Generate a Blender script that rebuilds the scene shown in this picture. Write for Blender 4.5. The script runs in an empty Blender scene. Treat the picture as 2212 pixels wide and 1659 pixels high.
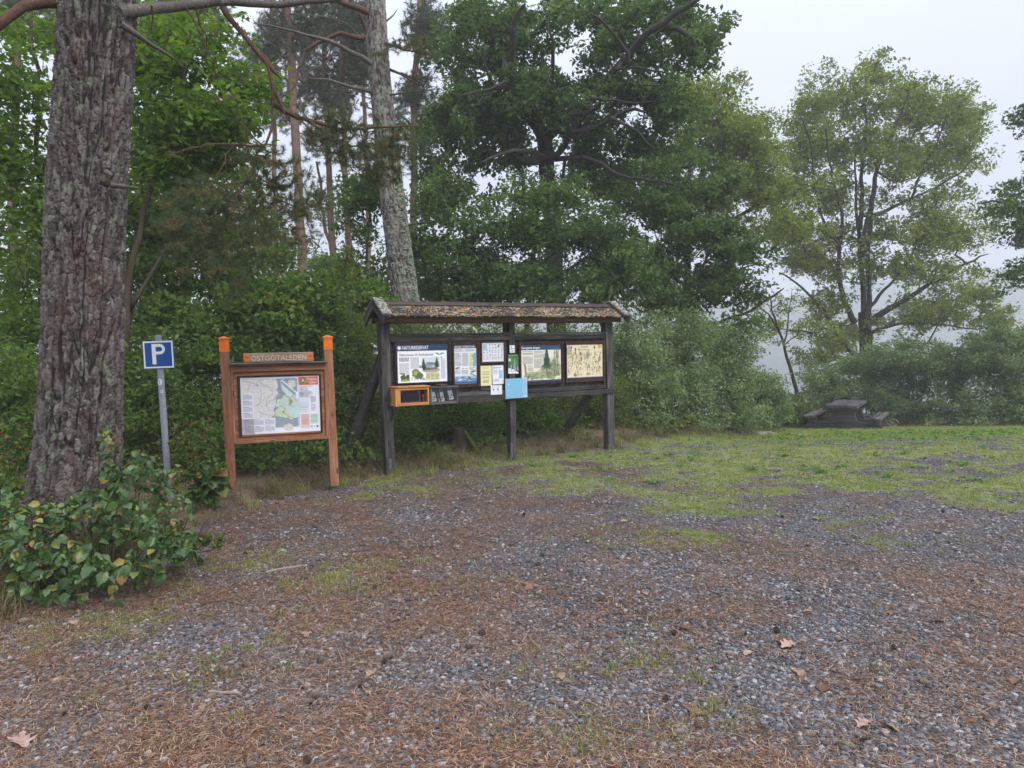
import bpy, bmesh, math, random
import numpy as np
from mathutils import Vector, Matrix

SC = bpy.context.scene
COL = SC.collection
RS = np.random.RandomState

# ------------------------------------------------------------------ camera
EYE = np.array([0.0, 0.0, 1.6])
LENS, PITCH, ROLL = 24.4, 3.4, 1.0
cam_d = bpy.data.cameras.new('camera'); cam_d.lens = LENS; cam_d.sensor_width = 36
cam_d.clip_start = 0.1; cam_d.clip_end = 3000
cam = bpy.data.objects.new('camera', cam_d); COL.objects.link(cam)
CM = Matrix.Rotation(math.radians(90 - PITCH), 4, 'X') @ Matrix.Rotation(math.radians(-ROLL), 4, 'Z')
cam.matrix_world = Matrix.Translation(EYE) @ CM
SC.camera = cam
CR = np.array(CM.to_3x3())
FP = LENS / 36 * 2212

# ------------------------------------------------------------------ sky, sun, exposure
W = bpy.data.worlds.new('World'); SC.world = W; W.use_nodes = True
wn = W.node_tree; wn.nodes.clear()
sky = wn.nodes.new('ShaderNodeTexSky'); sky.sky_type = 'NISHITA'; sky.sun_disc = False
SUN_EL, SUN_ROT = 44.0, 138.0
sky.sun_elevation = math.radians(SUN_EL); sky.sun_rotation = math.radians(SUN_ROT)
sky.air_density = 1.0; sky.dust_density = 3.0; sky.ozone_density = 1.0
hs = wn.nodes.new('ShaderNodeHueSaturation'); hs.inputs['Saturation'].default_value = 0.22
wn.links.new(sky.outputs[0], hs.inputs['Color'])
mx = wn.nodes.new('ShaderNodeMix'); mx.data_type = 'RGBA'
mx.inputs[0].default_value = 0.72
wn.links.new(hs.outputs[0], mx.inputs[6]); mx.inputs[7].default_value = (7.2, 7.75, 9.3, 1)   # level cloud layer
# an overcast sky is brighter overhead than at the horizon
tc0 = wn.nodes.new('ShaderNodeTexCoord'); sp0 = wn.nodes.new('ShaderNodeSeparateXYZ'); wn.links.new(tc0.outputs['Generated'], sp0.inputs[0])
mr0 = wn.nodes.new('ShaderNodeMapRange'); mr0.inputs[3].default_value = .84; mr0.inputs[4].default_value = 2.1; wn.links.new(sp0.outputs[2], mr0.inputs[0]); mr0.inputs[1].default_value = .1
nz0 = wn.nodes.new('ShaderNodeTexNoise'); nz0.inputs['Scale'].default_value = 2.2; nz0.inputs['Detail'].default_value = 3; wn.links.new(tc0.outputs['Generated'], nz0.inputs['Vector'])   # faint cloud tone
mr1 = wn.nodes.new('ShaderNodeMapRange'); wn.links.new(nz0.outputs[0], mr1.inputs[0]); mr1.inputs[1].default_value = .3; mr1.inputs[2].default_value = .7; mr1.inputs[3].default_value = .93; mr1.inputs[4].default_value = 1.05
mm0 = wn.nodes.new('ShaderNodeMath'); mm0.operation = 'MULTIPLY'; wn.links.new(mr0.outputs[0], mm0.inputs[0]); wn.links.new(mr1.outputs[0], mm0.inputs[1])
vm0 = wn.nodes.new('ShaderNodeVectorMath'); vm0.operation = 'SCALE'; wn.links.new(mx.outputs[2], vm0.inputs[0]); wn.links.new(mm0.outputs[0], vm0.inputs['Scale'])
bg = wn.nodes.new('ShaderNodeBackground'); bg.inputs[1].default_value = 0.094
wn.links.new(vm0.outputs[0], bg.inputs[0])
wo = wn.nodes.new('ShaderNodeOutputWorld'); wn.links.new(bg.outputs[0], wo.inputs[0])

sd = bpy.data.lights.new('sun', 'SUN'); sd.energy = 1.5; sd.angle = math.radians(35); sd.color = (1, .965, .92)
so = bpy.data.objects.new('sun', sd); COL.objects.link(so)
az = math.radians(SUN_ROT)
sdir = Vector((math.sin(az) * math.cos(math.radians(SUN_EL)), math.cos(az) * math.cos(math.radians(SUN_EL)), math.sin(math.radians(SUN_EL))))
so.rotation_euler = sdir.to_track_quat('Z', 'Y').to_euler()
so.location = (6, -4, 12)

SC.view_settings.view_transform = 'Standard'; SC.view_settings.look = 'None'
SC.view_settings.exposure = 0.45; SC.view_settings.gamma = 1.0
SC.view_settings.use_curve_mapping = False
cy = SC.cycles
cy.use_denoising = True
cy.max_bounces = 7; cy.diffuse_bounces = 4; cy.glossy_bounces = 2; cy.transmission_bounces = 4
cy.volume_bounces = 3; cy.transparent_max_bounces = 4
cy.sample_clamp_indirect = 4.0

# ------------------------------------------------------------------ helpers
def at(px, py, Y):
    """point seen at photo coordinates (2212 px wide frame) at distance Y down the view"""
    d = CR @ np.array([(px - 1106) / FP, -(py - 829.5) / FP, -1.0])
    return EYE + d * (Y / d[1])

def hashn(ix, iy, iz, seed):
    h = (ix.astype(np.int64) * 374761393 + iy.astype(np.int64) * 668265263 + iz.astype(np.int64) * 2147483647 + seed * 144665) & 0xFFFFFFFF
    h = ((h ^ (h >> 13)) * 1274126177) & 0xFFFFFFFF
    h = ((h ^ (h >> 16)) * 2246822519) & 0xFFFFFFFF
    return ((h ^ (h >> 15)) & 0xFFFFFF) / float(0xFFFFFF)

def vnoise(x, y, z=None, seed=0):
    if z is None: z = np.zeros_like(x)
    ix, iy, iz = np.floor(x), np.floor(y), np.floor(z)
    fx, fy, fz = x - ix, y - iy, z - iz
    fx, fy, fz = [t * t * (3 - 2 * t) for t in (fx, fy, fz)]
    r = 0
    for a in (0, 1):
        for b in (0, 1):
            for c in (0, 1):
                r = r + hashn(ix + a, iy + b, iz + c, seed) * (fx if a else 1 - fx) * (fy if b else 1 - fy) * (fz if c else 1 - fz)
    return r

def fbm(x, y, z=None, seed=0, o=4):
    r, a, t = 0, 1.0, 0
    for k in range(o):
        r = r + a * vnoise(x * 2 ** k, y * 2 ** k, None if z is None else z * 2 ** k, seed + k * 17); t += a; a *= .5
    return r / t

def sm(a, b, t):
    u = np.clip((t - a) / (b - a), 0, 1); return u * u * (3 - 2 * u)

def unit(v):
    return v / np.maximum(np.linalg.norm(v, axis=-1, keepdims=True), 1e-9)

def tag(o, label=None, cat=None, group=None, kind=None):
    if label: o['label'] = label
    if cat: o['category'] = cat
    if group: o['group'] = group
    if kind: o['kind'] = kind
    return o

def empty(name, loc=(0, 0, 0)):
    o = bpy.data.objects.new(name, None); o.empty_display_size = .1
    o.location = loc; COL.objects.link(o); o['_w'] = 1
    WM[o.name] = Matrix.Translation(loc)
    return o
WM = {}

def link(name, me, parent=None, M=None, kind=None):
    M = M if M is not None else Matrix.Identity(4)
    o = bpy.data.objects.new(name, me); COL.objects.link(o)
    if parent is not None:
        o.parent = parent; o.matrix_local = WM[parent.name].inverted() @ M
    else:
        o.matrix_local = M
    WM[o.name] = M.copy()
    if kind: o['kind'] = kind
    return o

def mesh(name, V, F, mat=None, smooth=False, attrs=None, dom='FACE', mats=None, mi=None):
    """V (n,3); F (m,k) array or ragged list"""
    me = bpy.data.meshes.new(name)
    if isinstance(F, np.ndarray):
        V = np.asarray(V, dtype=np.float32)
        m, k = F.shape
        me.vertices.add(len(V)); me.vertices.foreach_set('co', V.ravel())
        me.loops.add(m * k); me.loops.foreach_set('vertex_index', F.astype(np.int32).ravel())
        me.polygons.add(m); me.polygons.foreach_set('loop_start', np.arange(0, m * k, k, dtype=np.int32))
        me.update(calc_edges=True)
    else:
        me.from_pydata([tuple(v) for v in V], [], [tuple(f) for f in F])
    if attrs:
        for an, av in attrs.items():
            av = np.asarray(av, dtype=np.float32)
            if av.ndim == 1:
                a = me.attributes.new(an, 'FLOAT', dom); a.data.foreach_set('value', av)
            else:
                a = me.attributes.new(an, 'FLOAT_COLOR', dom); a.data.foreach_set('color', av.ravel())
    if mats:
        for m_ in mats: me.materials.append(m_)
        if mi is not None: me.polygons.foreach_set('material_index', np.asarray(mi, dtype=np.int32))
    elif mat: me.materials.append(mat)
    me.polygons.foreach_set('use_smooth', np.full(len(me.polygons), bool(smooth)))
    me.update()
    return me

class MB:
    """collects shapes in one mesh"""
    def __init__(s): s.V = []; s.F = []; s.A = []
    def add(s, V, F, a=0.5):
        b = len(s.V); s.V += [tuple(v) for v in V]; s.F += [tuple(i + b for i in f) for f in F]
        s.A += [a] * len(F)
    def box(s, x0, x1, y0, y1, z0, z1, a=.5):
        V = [(x, y, z) for x in (x0, x1) for y in (y0, y1) for z in (z0, z1)]
        s.add(V, [(0, 1, 3, 2), (4, 6, 7, 5), (0, 4, 5, 1), (2, 3, 7, 6), (0, 2, 6, 4), (1, 5, 7, 3)], a)
    def prism(s, poly, y0, y1, a=.5):
        n = len(poly)
        V = [(x, y0, z) for x, z in poly] + [(x, y1, z) for x, z in poly]
        F = [tuple(range(n)), tuple(range(2 * n - 1, n - 1, -1))] + [(i, i + n, (i + 1) % n + n, (i + 1) % n) for i in range(n)]
        s.add(V, F, a)
    def build(s, name, mat, parent=None, M=None, bevel=0, smooth=False, kind=None):
        me = mesh(name, s.V, s.F, mat, smooth, {'rnd': s.A})
        bm = bmesh.new(); bm.from_mesh(me)
        bmesh.ops.recalc_face_normals(bm, faces=bm.faces)
        if bevel: bmesh.ops.bevel(bm, geom=bm.edges[:], offset=bevel, segments=1, affect='EDGES', clamp_overlap=True)
        bm.to_mesh(me); bm.free()
        return link(name, me, parent, M, kind)

def plank(name, p0, p1, w, t, mat, parent, M, up=(0, 0, 1), bevel=.003, warp=0.0, cuts=0, seed=0, taper=1.0):
    """a board: local x runs along p0-p1, w along 'up', t across"""
    p0, p1, up = Vector(p0), Vector(p1), Vector(up)
    x = (p1 - p0); L = x.length; x.normalize()
    y = up.cross(x); y.normalize(); z = x.cross(y)
    R = Matrix((x, y, z)).transposed().to_4x4(); R.translation = (p0 + p1) / 2
    bm = bmesh.new(); bmesh.ops.create_cube(bm, size=1)
    for v in bm.verts: v.co = (v.co.x * L, v.co.y * t, v.co.z * w)
    if bevel: bmesh.ops.bevel(bm, geom=bm.edges[:], offset=bevel, segments=1, affect='EDGES')
    me = bpy.data.meshes.new(name); bm.to_mesh(me); bm.free(); me.materials.append(mat)
    return link(name, me, parent, M @ R)

def tube_np(P, r, n=6):
    """P (k,3), r (k) -> verts, quads"""
    P = np.asarray(P, float); k = len(P)
    T = np.zeros_like(P); T[1:-1] = P[2:] - P[:-2]; T[0] = P[1] - P[0]; T[-1] = P[-1] - P[-2]; T = unit(T)
    ref = np.array([0, 0, 1.0]) if abs(T[0, 2]) < .8 else np.array([1.0, 0, 0])
    u = np.cross(T[0], ref); u /= np.linalg.norm(u) + 1e-9
    a = np.arange(n) * 2 * math.pi / n; ca, sa = np.cos(a)[:, None], np.sin(a)[:, None]
    V = np.empty((k, n, 3))
    for i in range(k):
        u = u - T[i] * np.dot(u, T[i]); u /= np.linalg.norm(u) + 1e-9
        v = np.cross(T[i], u)
        V[i] = P[i] + r[i] * (ca * u + sa * v)
    i0 = (np.arange(k - 1)[:, None] * n + np.arange(n)[None, :]); i1 = (np.arange(k - 1)[:, None] * n + (np.arange(n)[None, :] + 1) % n)
    F = np.stack([i0, i1, i1 + n, i0 + n], -1).reshape(-1, 4)
    return V.reshape(-1, 3), F

class NB:
    """numpy builder for quads"""
    def __init__(s): s.V = []; s.F = []; s.n = 0
    def add(s, V, F): s.V.append(V); s.F.append(F + s.n); s.n += len(V)
    def get(s): return np.concatenate(s.V), np.concatenate(s.F)

# ------------------------------------------------------------------ materials
class NT:
    def __init__(s, name):
        s.m = bpy.data.materials.new(name); s.m.use_nodes = True; s.t = s.m.node_tree; s.t.nodes.clear()
        s.out = s.n('ShaderNodeOutputMaterial')
    def n(s, typ, ins=None, **kw):
        nd = s.t.nodes.new(typ)
        for k, v in kw.items(): setattr(nd, k, v)
        if ins:
            for k, v in ins.items():
                if isinstance(v, bpy.types.NodeSocket): s.t.links.new(v, nd.inputs[k])
                else: nd.inputs[k].default_value = v
        return nd
    def coords(s, kind='Object', scale=(1, 1, 1)):
        tc = s.n('ShaderNodeTexCoord')
        return s.n('ShaderNodeMapping', {'Vector': tc.outputs[kind], 'Scale': scale}).outputs[0]
    def noise(s, vec, scale, detail=4, rough=.55, dist=0, out='Fac'):
        return s.n('ShaderNodeTexNoise', {'Vector': vec, 'Scale': scale, 'Detail': detail, 'Roughness': rough, 'Distortion': dist}).outputs[out]
    def ramp(s, fac, stops, interp='LINEAR'):
        r = s.n('ShaderNodeValToRGB', {'Fac': fac}); e = r.color_ramp.elements; r.color_ramp.interpolation = interp
        while len(e) < len(stops): e.new(.5)
        for i, (p, c) in enumerate(stops):
            e[i].position = p; e[i].color = (*c, 1) if len(c) == 3 else c
        return r.outputs[0]
    def rf(s, fac, a, b, c=0, d=1):
        return s.n('ShaderNodeMapRange', {'Value': fac, 'From Min': a, 'From Max': b, 'To Min': c, 'To Max': d}).outputs[0]
    def mix(s, f, a, b, mode='MIX'):
        nd = s.n('ShaderNodeMix', data_type='RGBA', blend_type=mode)
        for i, v in ((0, f), (6, a), (7, b)):
            if isinstance(v, bpy.types.NodeSocket): s.t.links.new(v, nd.inputs[i])
            else: nd.inputs[i].default_value = v if i == 0 else ((*v, 1) if len(v) == 3 else v)
        return nd.outputs[2]
    def math(s, op, a, b=0.0):
        nd = s.n('ShaderNodeMath', operation=op)
        for i, v in ((0, a), (1, b)):
            if isinstance(v, bpy.types.NodeSocket): s.t.links.new(v, nd.inputs[i])
            else: nd.inputs[i].default_value = v
        return nd.outputs[0]
    def attr(s, name, out='Fac'):
        return s.n('ShaderNodeAttribute', attribute_name=name).outputs[out]
    def bump(s, h, strength=.5, dist=.01):
        return s.n('ShaderNodeBump', {'Height': h, 'Strength': strength, 'Distance': dist}).outputs[0]
    def finish(s, col, rough=.8, bump=None, spec=.3, metal=0, coat=0):
        b = s.n('ShaderNodeBsdfPrincipled')
        for k, v in (('Base Color', col), ('Roughness', rough), ('Specular IOR Level', spec), ('Metallic', metal), ('Coat Weight', coat)):
            if isinstance(v, bpy.types.NodeSocket): s.t.links.new(v, b.inputs[k])
            else: b.inputs[k].default_value = (*v, 1) if isinstance(v, tuple) and len(v) == 3 else v
        if bump is not None: s.t.links.new(bump, b.inputs['Normal'])
        s.b = b
        s.t.links.new(b.outputs[0], s.out.inputs[0]); return s.m

def wood(name, dark, mid, light, scale=1.0, rough=.8, knots=True, stain=None):
    t = NT(name)
    oi = t.n('ShaderNodeObjectInfo')
    tc = t.n('ShaderNodeTexCoord')
    off = t.n('ShaderNodeVectorMath', {0: tc.outputs['Object'], 1: oi.outputs['Random']}, operation='ADD').outputs[0]
    rs = t.n('ShaderNodeVectorMath', {0: oi.outputs['Random'], 1: (7.3, 3.1, 5.7)}, operation='MULTIPLY').outputs[0]
    off = t.n('ShaderNodeVectorMath', {0: tc.outputs['Object'], 1: rs}, operation='ADD').outputs[0]
    v = t.n('ShaderNodeMapping', {'Vector': off, 'Scale': (2.2 * scale, 38 * scale, 38 * scale)}).outputs[0]
    g = t.noise(v, 1.0, 5, .65, .6)
    v2 = t.n('ShaderNodeMapping', {'Vector': off, 'Scale': (6 * scale, 160 * scale, 160 * scale)}).outputs[0]
    fine = t.noise(v2, 1.0, 3, .6)
    big = t.noise(off, 3.0, 3, .5)
    f = t.math('ADD', t.math('MULTIPLY', g, .62), t.math('ADD', t.math('MULTIPLY', fine, .2), t.math('MULTIPLY', big, .18)))
    f = t.math('ADD', f, t.rf(oi.outputs['Random'], 0, 1, -.06, .06))
    c = t.ramp(f, [(.33, dark), (.5, mid), (.68, light)])
    if knots:
        kv = t.n('ShaderNodeMapping', {'Vector': off, 'Scale': (3.5, 11, 11)}).outputs[0]
        kn = t.n('ShaderNodeTexVoronoi', {'Vector': kv, 'Scale': 1.0}).outputs['Distance']
        c = t.mix(t.rf(kn, .10, .17, .8, 0), c, tuple(x * .35 for x in dark))
    if stain:
        sn = t.noise(off, 5.0, 5, .7)
        c = t.mix(t.rf(sn, .56, .66, 0, .7), c, stain)
    h = t.math('ADD', g, t.math('MULTIPLY', fine, .5))
    return t.finish(c, rough, t.bump(h, .5, .004), .25)

M_grey = wood('weathered_tarred_wood', (.012, .011, .011), (.052, .048, .046), (.16, .150, .142))
M_greyl = wood('silver_weathered_wood', (.05, .045, .04), (.13, .12, .11), (.27, .25, .235))
M_brown = wood('brown_stained_frame_wood', (.018, .009, .006), (.042, .021, .014), (.085, .048, .034))
M_larch = wood('oiled_larch_wood', (.13, .050, .026), (.285, .120, .062), (.45, .245, .145), stain=(.20, .15, .12))
M_larchg = wood('larch_header_board', (.20, .13, .09), (.36, .245, .18), (.50, .37, .28))
M_fresh = wood('fresh_pine_wood', (.36, .15, .045), (.56, .26, .085), (.68, .36, .14))
M_darkin = wood('dark_box_wood', (.05, .03, .02), (.11, .065, .04), (.20, .12, .08))
M_beam = wood('rafter_wood', (.05, .028, .015), (.12, .07, .038), (.21, .135, .08))

def plain(name, col, rough=.6, spec=.4, metal=0, nz=0.12, sc=20):
    t = NT(name)
    n = t.noise(t.coords(), sc, 5, .6)
    c = t.mix(t.rf(n, .3, .7), tuple(x * (1 - nz) for x in col), tuple(min(1, x * (1 + nz)) for x in col))
    return t.finish(c, rough, t.bump(n, .1, .002), spec, metal)
M_orange = plain('orange_paint', (.78, .17, .012), .5)
M_galv = plain('galvanised_steel', (.30, .33, .37), .5, .5, .35, .2, 60)
M_signback = plain('grey_sign_edge', (.05, .10, .16), .45, .5, .2)
M_pink = plain('pink_cloth', (.50, .09, .18), .9)
M_black = plain('black_plastic', (.008, .009, .010), .25, .5, 0, .3, 12)
M_red = plain('rose_hip_red', (.30, .010, .012), .3, .5)
M_hinge = plain('dull_bolt_steel', (.16, .17, .18), .45, .5, .7)

def printmat():
    t = NT('printed_sheet')
    c = t.attr('Col', 'Color')
    n = t.noise(t.coords(), 9, 4, .6)
    c = t.mix(t.rf(n, .4, .75, 0, .06), c, (.45, .44, .42))
    return t.finish(c, .32, None, .4, 0, .15)
M_print = printmat()

def bark(name, stops, sc=1.0, lichen=None, lt=(.56, .62), lichen_col=(.27, .30, .22), redtop=None, bstr=.8):
    t = NT(name)
    v = t.coords('Object', (1, 1, .22))
    n1 = t.noise(v, 26 * sc, 6, .65, .4)
    vo = t.n('ShaderNodeTexVoronoi', {'Vector': t.n('ShaderNodeVectorMath', {0: v, 1: t.n('ShaderNodeVectorMath', {0: t.noise(v, 14 * sc, 3, .6, 0, 'Color'), 1: (.05, .05, .05)}, operation='MULTIPLY').outputs[0]}, operation='ADD').outputs[0], 'Scale': 22 * sc}, feature='DISTANCE_TO_EDGE').outputs['Distance']
    v3 = t.coords('Object', (1, 1, .6))
    n2 = t.noise(v3, 6, 4, .6)
    f = t.math('ADD', t.math('MULTIPLY', n1, .6), t.math('MULTIPLY', n2, .4))
    c = t.ramp(f, stops)
    fl = t.noise(t.coords('Object', (1, 1, .9)), 70 * sc, 4, .7)
    c = t.mix(t.rf(fl, .35, .7, .0, .35), c, stops[-1][1])
    if lichen:
        ln = t.noise(t.coords('Object', (1, 1, .7)), lichen, 6, .75)
        c = t.mix(t.rf(ln, lt[0], lt[1], 0, .85), c, lichen_col)
    h = t.math('ADD', t.math('MULTIPLY', t.rf(vo, 0, .25), .6), t.math('MULTIPLY', n1, .5))
    h = t.math('ADD', h, t.math('MULTIPLY', fl, .25))
    return t.finish(c, .9, t.bump(h, bstr, .012 / sc), .2)

M_bark = bark('pine_bark', [(.3, (.055, .038, .034)), (.46, (.135, .095, .082)), (.56, (.20, .155, .14)), (.7, (.29, .25, .235))], 1.6, 9, (.60, .67))
M_bark2 = bark('lichened_pine_bark', [(.3, (.07, .058, .056)), (.5, (.18, .155, .148)), (.7, (.29, .265, .25))], 1.1, 4.5, (.50, .60))
M_barkr = bark('red_pine_bark', [(.3, (.075, .045, .036)), (.48, (.185, .105, .078)), (.62, (.27, .165, .125)), (.75, (.30, .24, .21))], .8)
M_limb = bark('red_pine_limb_bark', [(.3, (.035, .016, .011)), (.5, (.095, .045, .032)), (.7, (.19, .115, .09))], 3)
M_limbg = bark('grey_limb_bark', [(.3, (.035, .030, .026)), (.5, (.10, .09, .078)), (.7, (.19, .175, .155))], 3, 14, (.58, .66))
M_oakbark = bark('oak_bark', [(.3, (.014, .012, .010)), (.5, (.040, .035, .030)), (.7, (.095, .085, .072))], 1.2)
M_stem = bark('shrub_stem_bark', [(.3, (.025, .018, .012)), (.5, (.07, .052, .036)), (.7, (.13, .10, .07))], 4)

def leafmat(name, stops, rough=.5, trans=.42, tmul=(1.45, 1.6, .5), spec=.22, gain=1.0):
    t = NT(name)
    r = t.attr('rnd')
    c = t.ramp(r, [(p_, tuple(min(.7, v_ * gain) for v_ in c_)) for p_, c_ in stops])
    n = t.noise(t.coords('Object'), 1.3, 3, .6)
    c = t.mix(t.rf(n, .35, .65, .0, .6), c, t.mix(1.0, c, (.66, .70, .55), 'MULTIPLY'))
    b = t.finish(c, rough, None, spec)
    tr = t.n('ShaderNodeBsdfTranslucent', {'Color': t.mix(1.0, c, tmul, 'MULTIPLY')})
    ms = t.n('ShaderNodeMixShader', {0: trans, 1: t.b.outputs[0], 2: tr.outputs[0]})
    t.t.links.new(ms.outputs[0], t.out.inputs[0])
    return t.m
G = lambda r, g, b: (r, g, b)
L_oak = leafmat('dark_oak_leaves', [(0, G(.030, .058, .022)), (.5, G(.066, .112, .040)), (.93, G(.145, .20, .075)), (.985, G(.12, .14, .05)), (1, G(.30, .12, .035))], gain=1.3)
L_oak2 = leafmat('lime_oak_leaves', [(0, G(.095, .130, .034)), (.5, G(.175, .215, .055)), (.9, G(.27, .30, .085)), (.98, G(.33, .29, .07)), (1, G(.32, .18, .05))], gain=1.15)
L_alder = leafmat('yellow_green_leaves', [(0, G(.060, .115, .020)), (.5, G(.115, .20, .030)), (.92, G(.19, .28, .05)), (1, G(.30, .27, .05))], trans=.45)
L_thick = leafmat('thicket_leaves', [(0, G(.036, .066, .018)), (.5, G(.088, .145, .036)), (.9, G(.17, .235, .065)), (.96, G(.20, .19, .05)), (1, G(.24, .09, .03))], gain=1.3)
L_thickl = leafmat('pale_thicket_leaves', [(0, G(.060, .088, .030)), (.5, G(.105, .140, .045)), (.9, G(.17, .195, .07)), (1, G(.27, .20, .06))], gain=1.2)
L_willow = leafmat('grey_green_leaves', [(0, G(.070, .105, .055)), (.5, G(.155, .205, .115)), (.85, G(.28, .34, .21)), (.98, G(.34, .34, .16)), (1, G(.25, .15, .06))], .45, gain=1.25)
L_bush = leafmat('bramble_leaves', [(0, G(.040, .090, .030)), (.4, G(.080, .155, .050)), (.82, G(.145, .235, .085)), (.91, G(.20, .25, .06)), (.955, G(.36, .28, .07)), (1, G(.25, .12, .055))], .33, .3, spec=.5)
L_hip = leafmat('rose_leaves', [(0, G(.045, .090, .022)), (.5, G(.085, .145, .035)), (.85, G(.14, .19, .045)), (1, G(.40, .28, .04))])
L_pine = leafmat('pine_needles', [(0, G(.045, .070, .032)), (.5, G(.085, .120, .052)), (.74, G(.13, .16, .07)), (.82, G(.22, .13, .05)), (1, G(.34, .19, .08))], .5, .12)
L_pinef = leafmat('far_pine_needles', [(0, G(.055, .075, .050)), (.6, G(.085, .105, .070)), (.85, G(.12, .125, .075)), (1, G(.20, .13, .07))], .6, .15)
L_grass = leafmat('grass_blades', [(0, G(.11, .165, .035)), (.5, G(.24, .30, .065)), (.78, G(.36, .38, .12)), (.9, G(.48, .42, .21)), (1, G(.54, .45, .28))], .5, .35)
L_dry = leafmat('dry_grass', [(0, G(.08, .058, .034)), (.45, G(.17, .125, .075)), (.75, G(.28, .215, .13)), (.8, G(.12, .16, .05)), (1, G(.17, .22, .06))], .7, .25, (1, 1, .8))
L_needle = leafmat('fallen_needles', [(0, G(.07, .036, .028)), (.35, G(.20, .098, .062)), (.7, G(.38, .205, .130)), (.93, G(.56, .38, .26)), (1, G(.64, .50, .38))], .55, .05, (1, .9, .7))
L_dead = leafmat('fallen_leaves', [(0, G(.15, .085, .055)), (.5, G(.27, .155, .10)), (.8, G(.38, .25, .17)), (1, G(.46, .34, .20))], .6, .15, (1, .9, .7))
L_fern = leafmat('clover_leaves', [(0, G(.06, .14, .03)), (1, G(.14, .26, .06))], .4, .3)
def gravelmat():
    t = NT('gravel_stones')
    r = t.attr('rnd')
    c = t.ramp(r, [(0, (.024, .025, .030)), (.4, (.070, .069, .076)), (.75, (.140, .137, .148)), (.93, (.20, .20, .22)), (.98, (.42, .40, .40)), (1, (.30, .18, .14))])
    n = t.noise(t.coords('Object'), 160, 4, .7)
    c = t.mix(t.rf(n, .35, .7, 0, .25), c, (.22, .22, .23))
    return t.finish(c, .62, t.bump(n, .3, .002), .35)
M_gravel = gravelmat()
# ------------------------------------------------------------------ terrain
def ground_z(x, y, micro=True):
    x = np.asarray(x, float); y = np.asarray(y, float)
    w = sm(.5, 4.5, x - .12 * (y - 10))
    z = -.105 * np.maximum(0, y - 10) * w
    z = z - np.minimum(8.5, .17 * np.maximum(0, y - 26 - 4 * (1 - w)))
    z = np.maximum(z, -9.2)
    # low bank where the wood begins
    z = z + .10 * sm(0, 1.2, bank(x, y)) * (1 - sm(14, 24, y))
    z = z + .16 * np.exp(-(((x + 4.0) / .9) ** 2 + ((y - 5.3) / .9) ** 2))
    if micro:
        z = z + (fbm(x * .9, y * .9, seed=3, o=3) - .5) * .07 * sm(1.5, 4, y)
        z = z + (fbm(x * 4, y * 4, seed=9, o=3) - .5) * .018
    return z

def bank(x, y):
    """distance behind the line where gravel and lawn give way to the wood, + is inside the wood"""
    # line through (-9,2.8) (-3.6,5.4) (-3.2,7.2) (-1.5,8.8) (1.6,10.6) (3.2,12.2) (6,14) (8,19.5) (12,20.3) (24,21.5)
    lx = np.array([-60, -9, -2.95, -2.8, -2.75, -1.6, 1.6, 3.0, 5.0, 6.4, 8.0, 11, 14.0, 60])
    ly = np.array([2.0, 2.6, 4.2, 5.6, 7.0, 8.5, 10.5, 12.6, 14.6, 17.0, 20.3, 20.4, 18.6, 20])
    return y - np.interp(x, lx, ly)

def masks(x, y):
    x = np.asarray(x, float); y = np.asarray(y, float)
    n1 = fbm(x * 1.1 + 5, y * 1.6, seed=21, o=4); n2 = fbm(x * 3.2, y * 4.2, seed=33, o=4); n3 = fbm(x * .45, y * .6, seed=41, o=3)
    b = bank(x, y)
    litter = sm(-.35, .25, b + (n2 - .5) * .8)
    edge = 6.25 - .06 * np.clip(x - 2, 0, 10) + (n1 - .5) * 3.4
    g = sm(0, 1.1, y - edge) * sm(-.9, .8, x + .28 * (y - 7.4) + (n1 - .5) * 1.2)
    hole = sm(.53, .61, n2 * .55 + n1 * .45 + .05 * sm(3, 6, x) * (1 - sm(12, 15, y)))
    g = g * (1 - .88 * hole * (1 - .75 * sm(11.5, 15, y)))
    g = g * (.72 + .28 * sm(.35, .55, n3))
    # small green patches in the gravel
    for cx, cyy, rx, ry, s in ((-1.65, 4.75, .75, .45, .65), (-2.2, 4.0, .8, .5, .35), (.55, 3.05, .5, .4, .45), (-1.6, 7.6, .9, .5, .75), (-2.0, 3.3, .6, .4, .25), (1.35, 5.6, .7, .3, .6), (2.9, 5.3, .5, .25, .35), (-1.9, 8.1, .9, .3, .6), (.3, 2.7, .35, .25, .35)):
        g = np.maximum(g, s * np.exp(-(((x - cx) / rx) ** 2 + ((y - cyy) / ry) ** 2)) * sm(.42, .6, n2) * 1.6)
    g = np.clip(g * (1 - .8 * litter), 0, 1)
    nd = np.clip(.74 - .105 * (x + 1.6) - .02 * (y - 3) + (n1 - .5) * 1.6 + (n2 - .5) * .9, 0, 1)
    nd = nd * (1 - sm(9.5, 12, y) * .6)
    # a gravelly drift across the foreground
    nd = nd * (1 - .65 * np.exp(-((y - 3.35 + .25 * (x + .3) - .5 * (n3 - .5)) / .55) ** 2) * sm(-2.6, -1.2, x))
    return g, nd, litter

def axis(fine, lo, hi, outlo, outhi, gr=1.22):
    a = list(np.arange(lo, hi + fine, fine)); s = fine
    while a[-1] < outhi: s *= gr; a.append(a[-1] + s)
    s = fine; b = []
    c = lo
    while c > outlo: s *= gr; c -= s; b.append(c)
    return np.array(b[::-1] + a)

gx = axis(.075, -6.5, 13, -325, 405); gy = axis(.07, 1.6, 14, -22, 600, 1.12)
X, Y = np.meshgrid(gx, gy); nx, ny = len(gx), len(gy)
x, y = X.ravel(), Y.ravel()
z = ground_z(x, y)
g_, n_, l_ = masks(x, y)
i = (np.arange(ny - 1)[:, None] * nx + np.arange(nx - 1)[None, :]).ravel()
Fq = np.stack([i, i + 1, i + 1 + nx, i + nx], -1)

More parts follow.
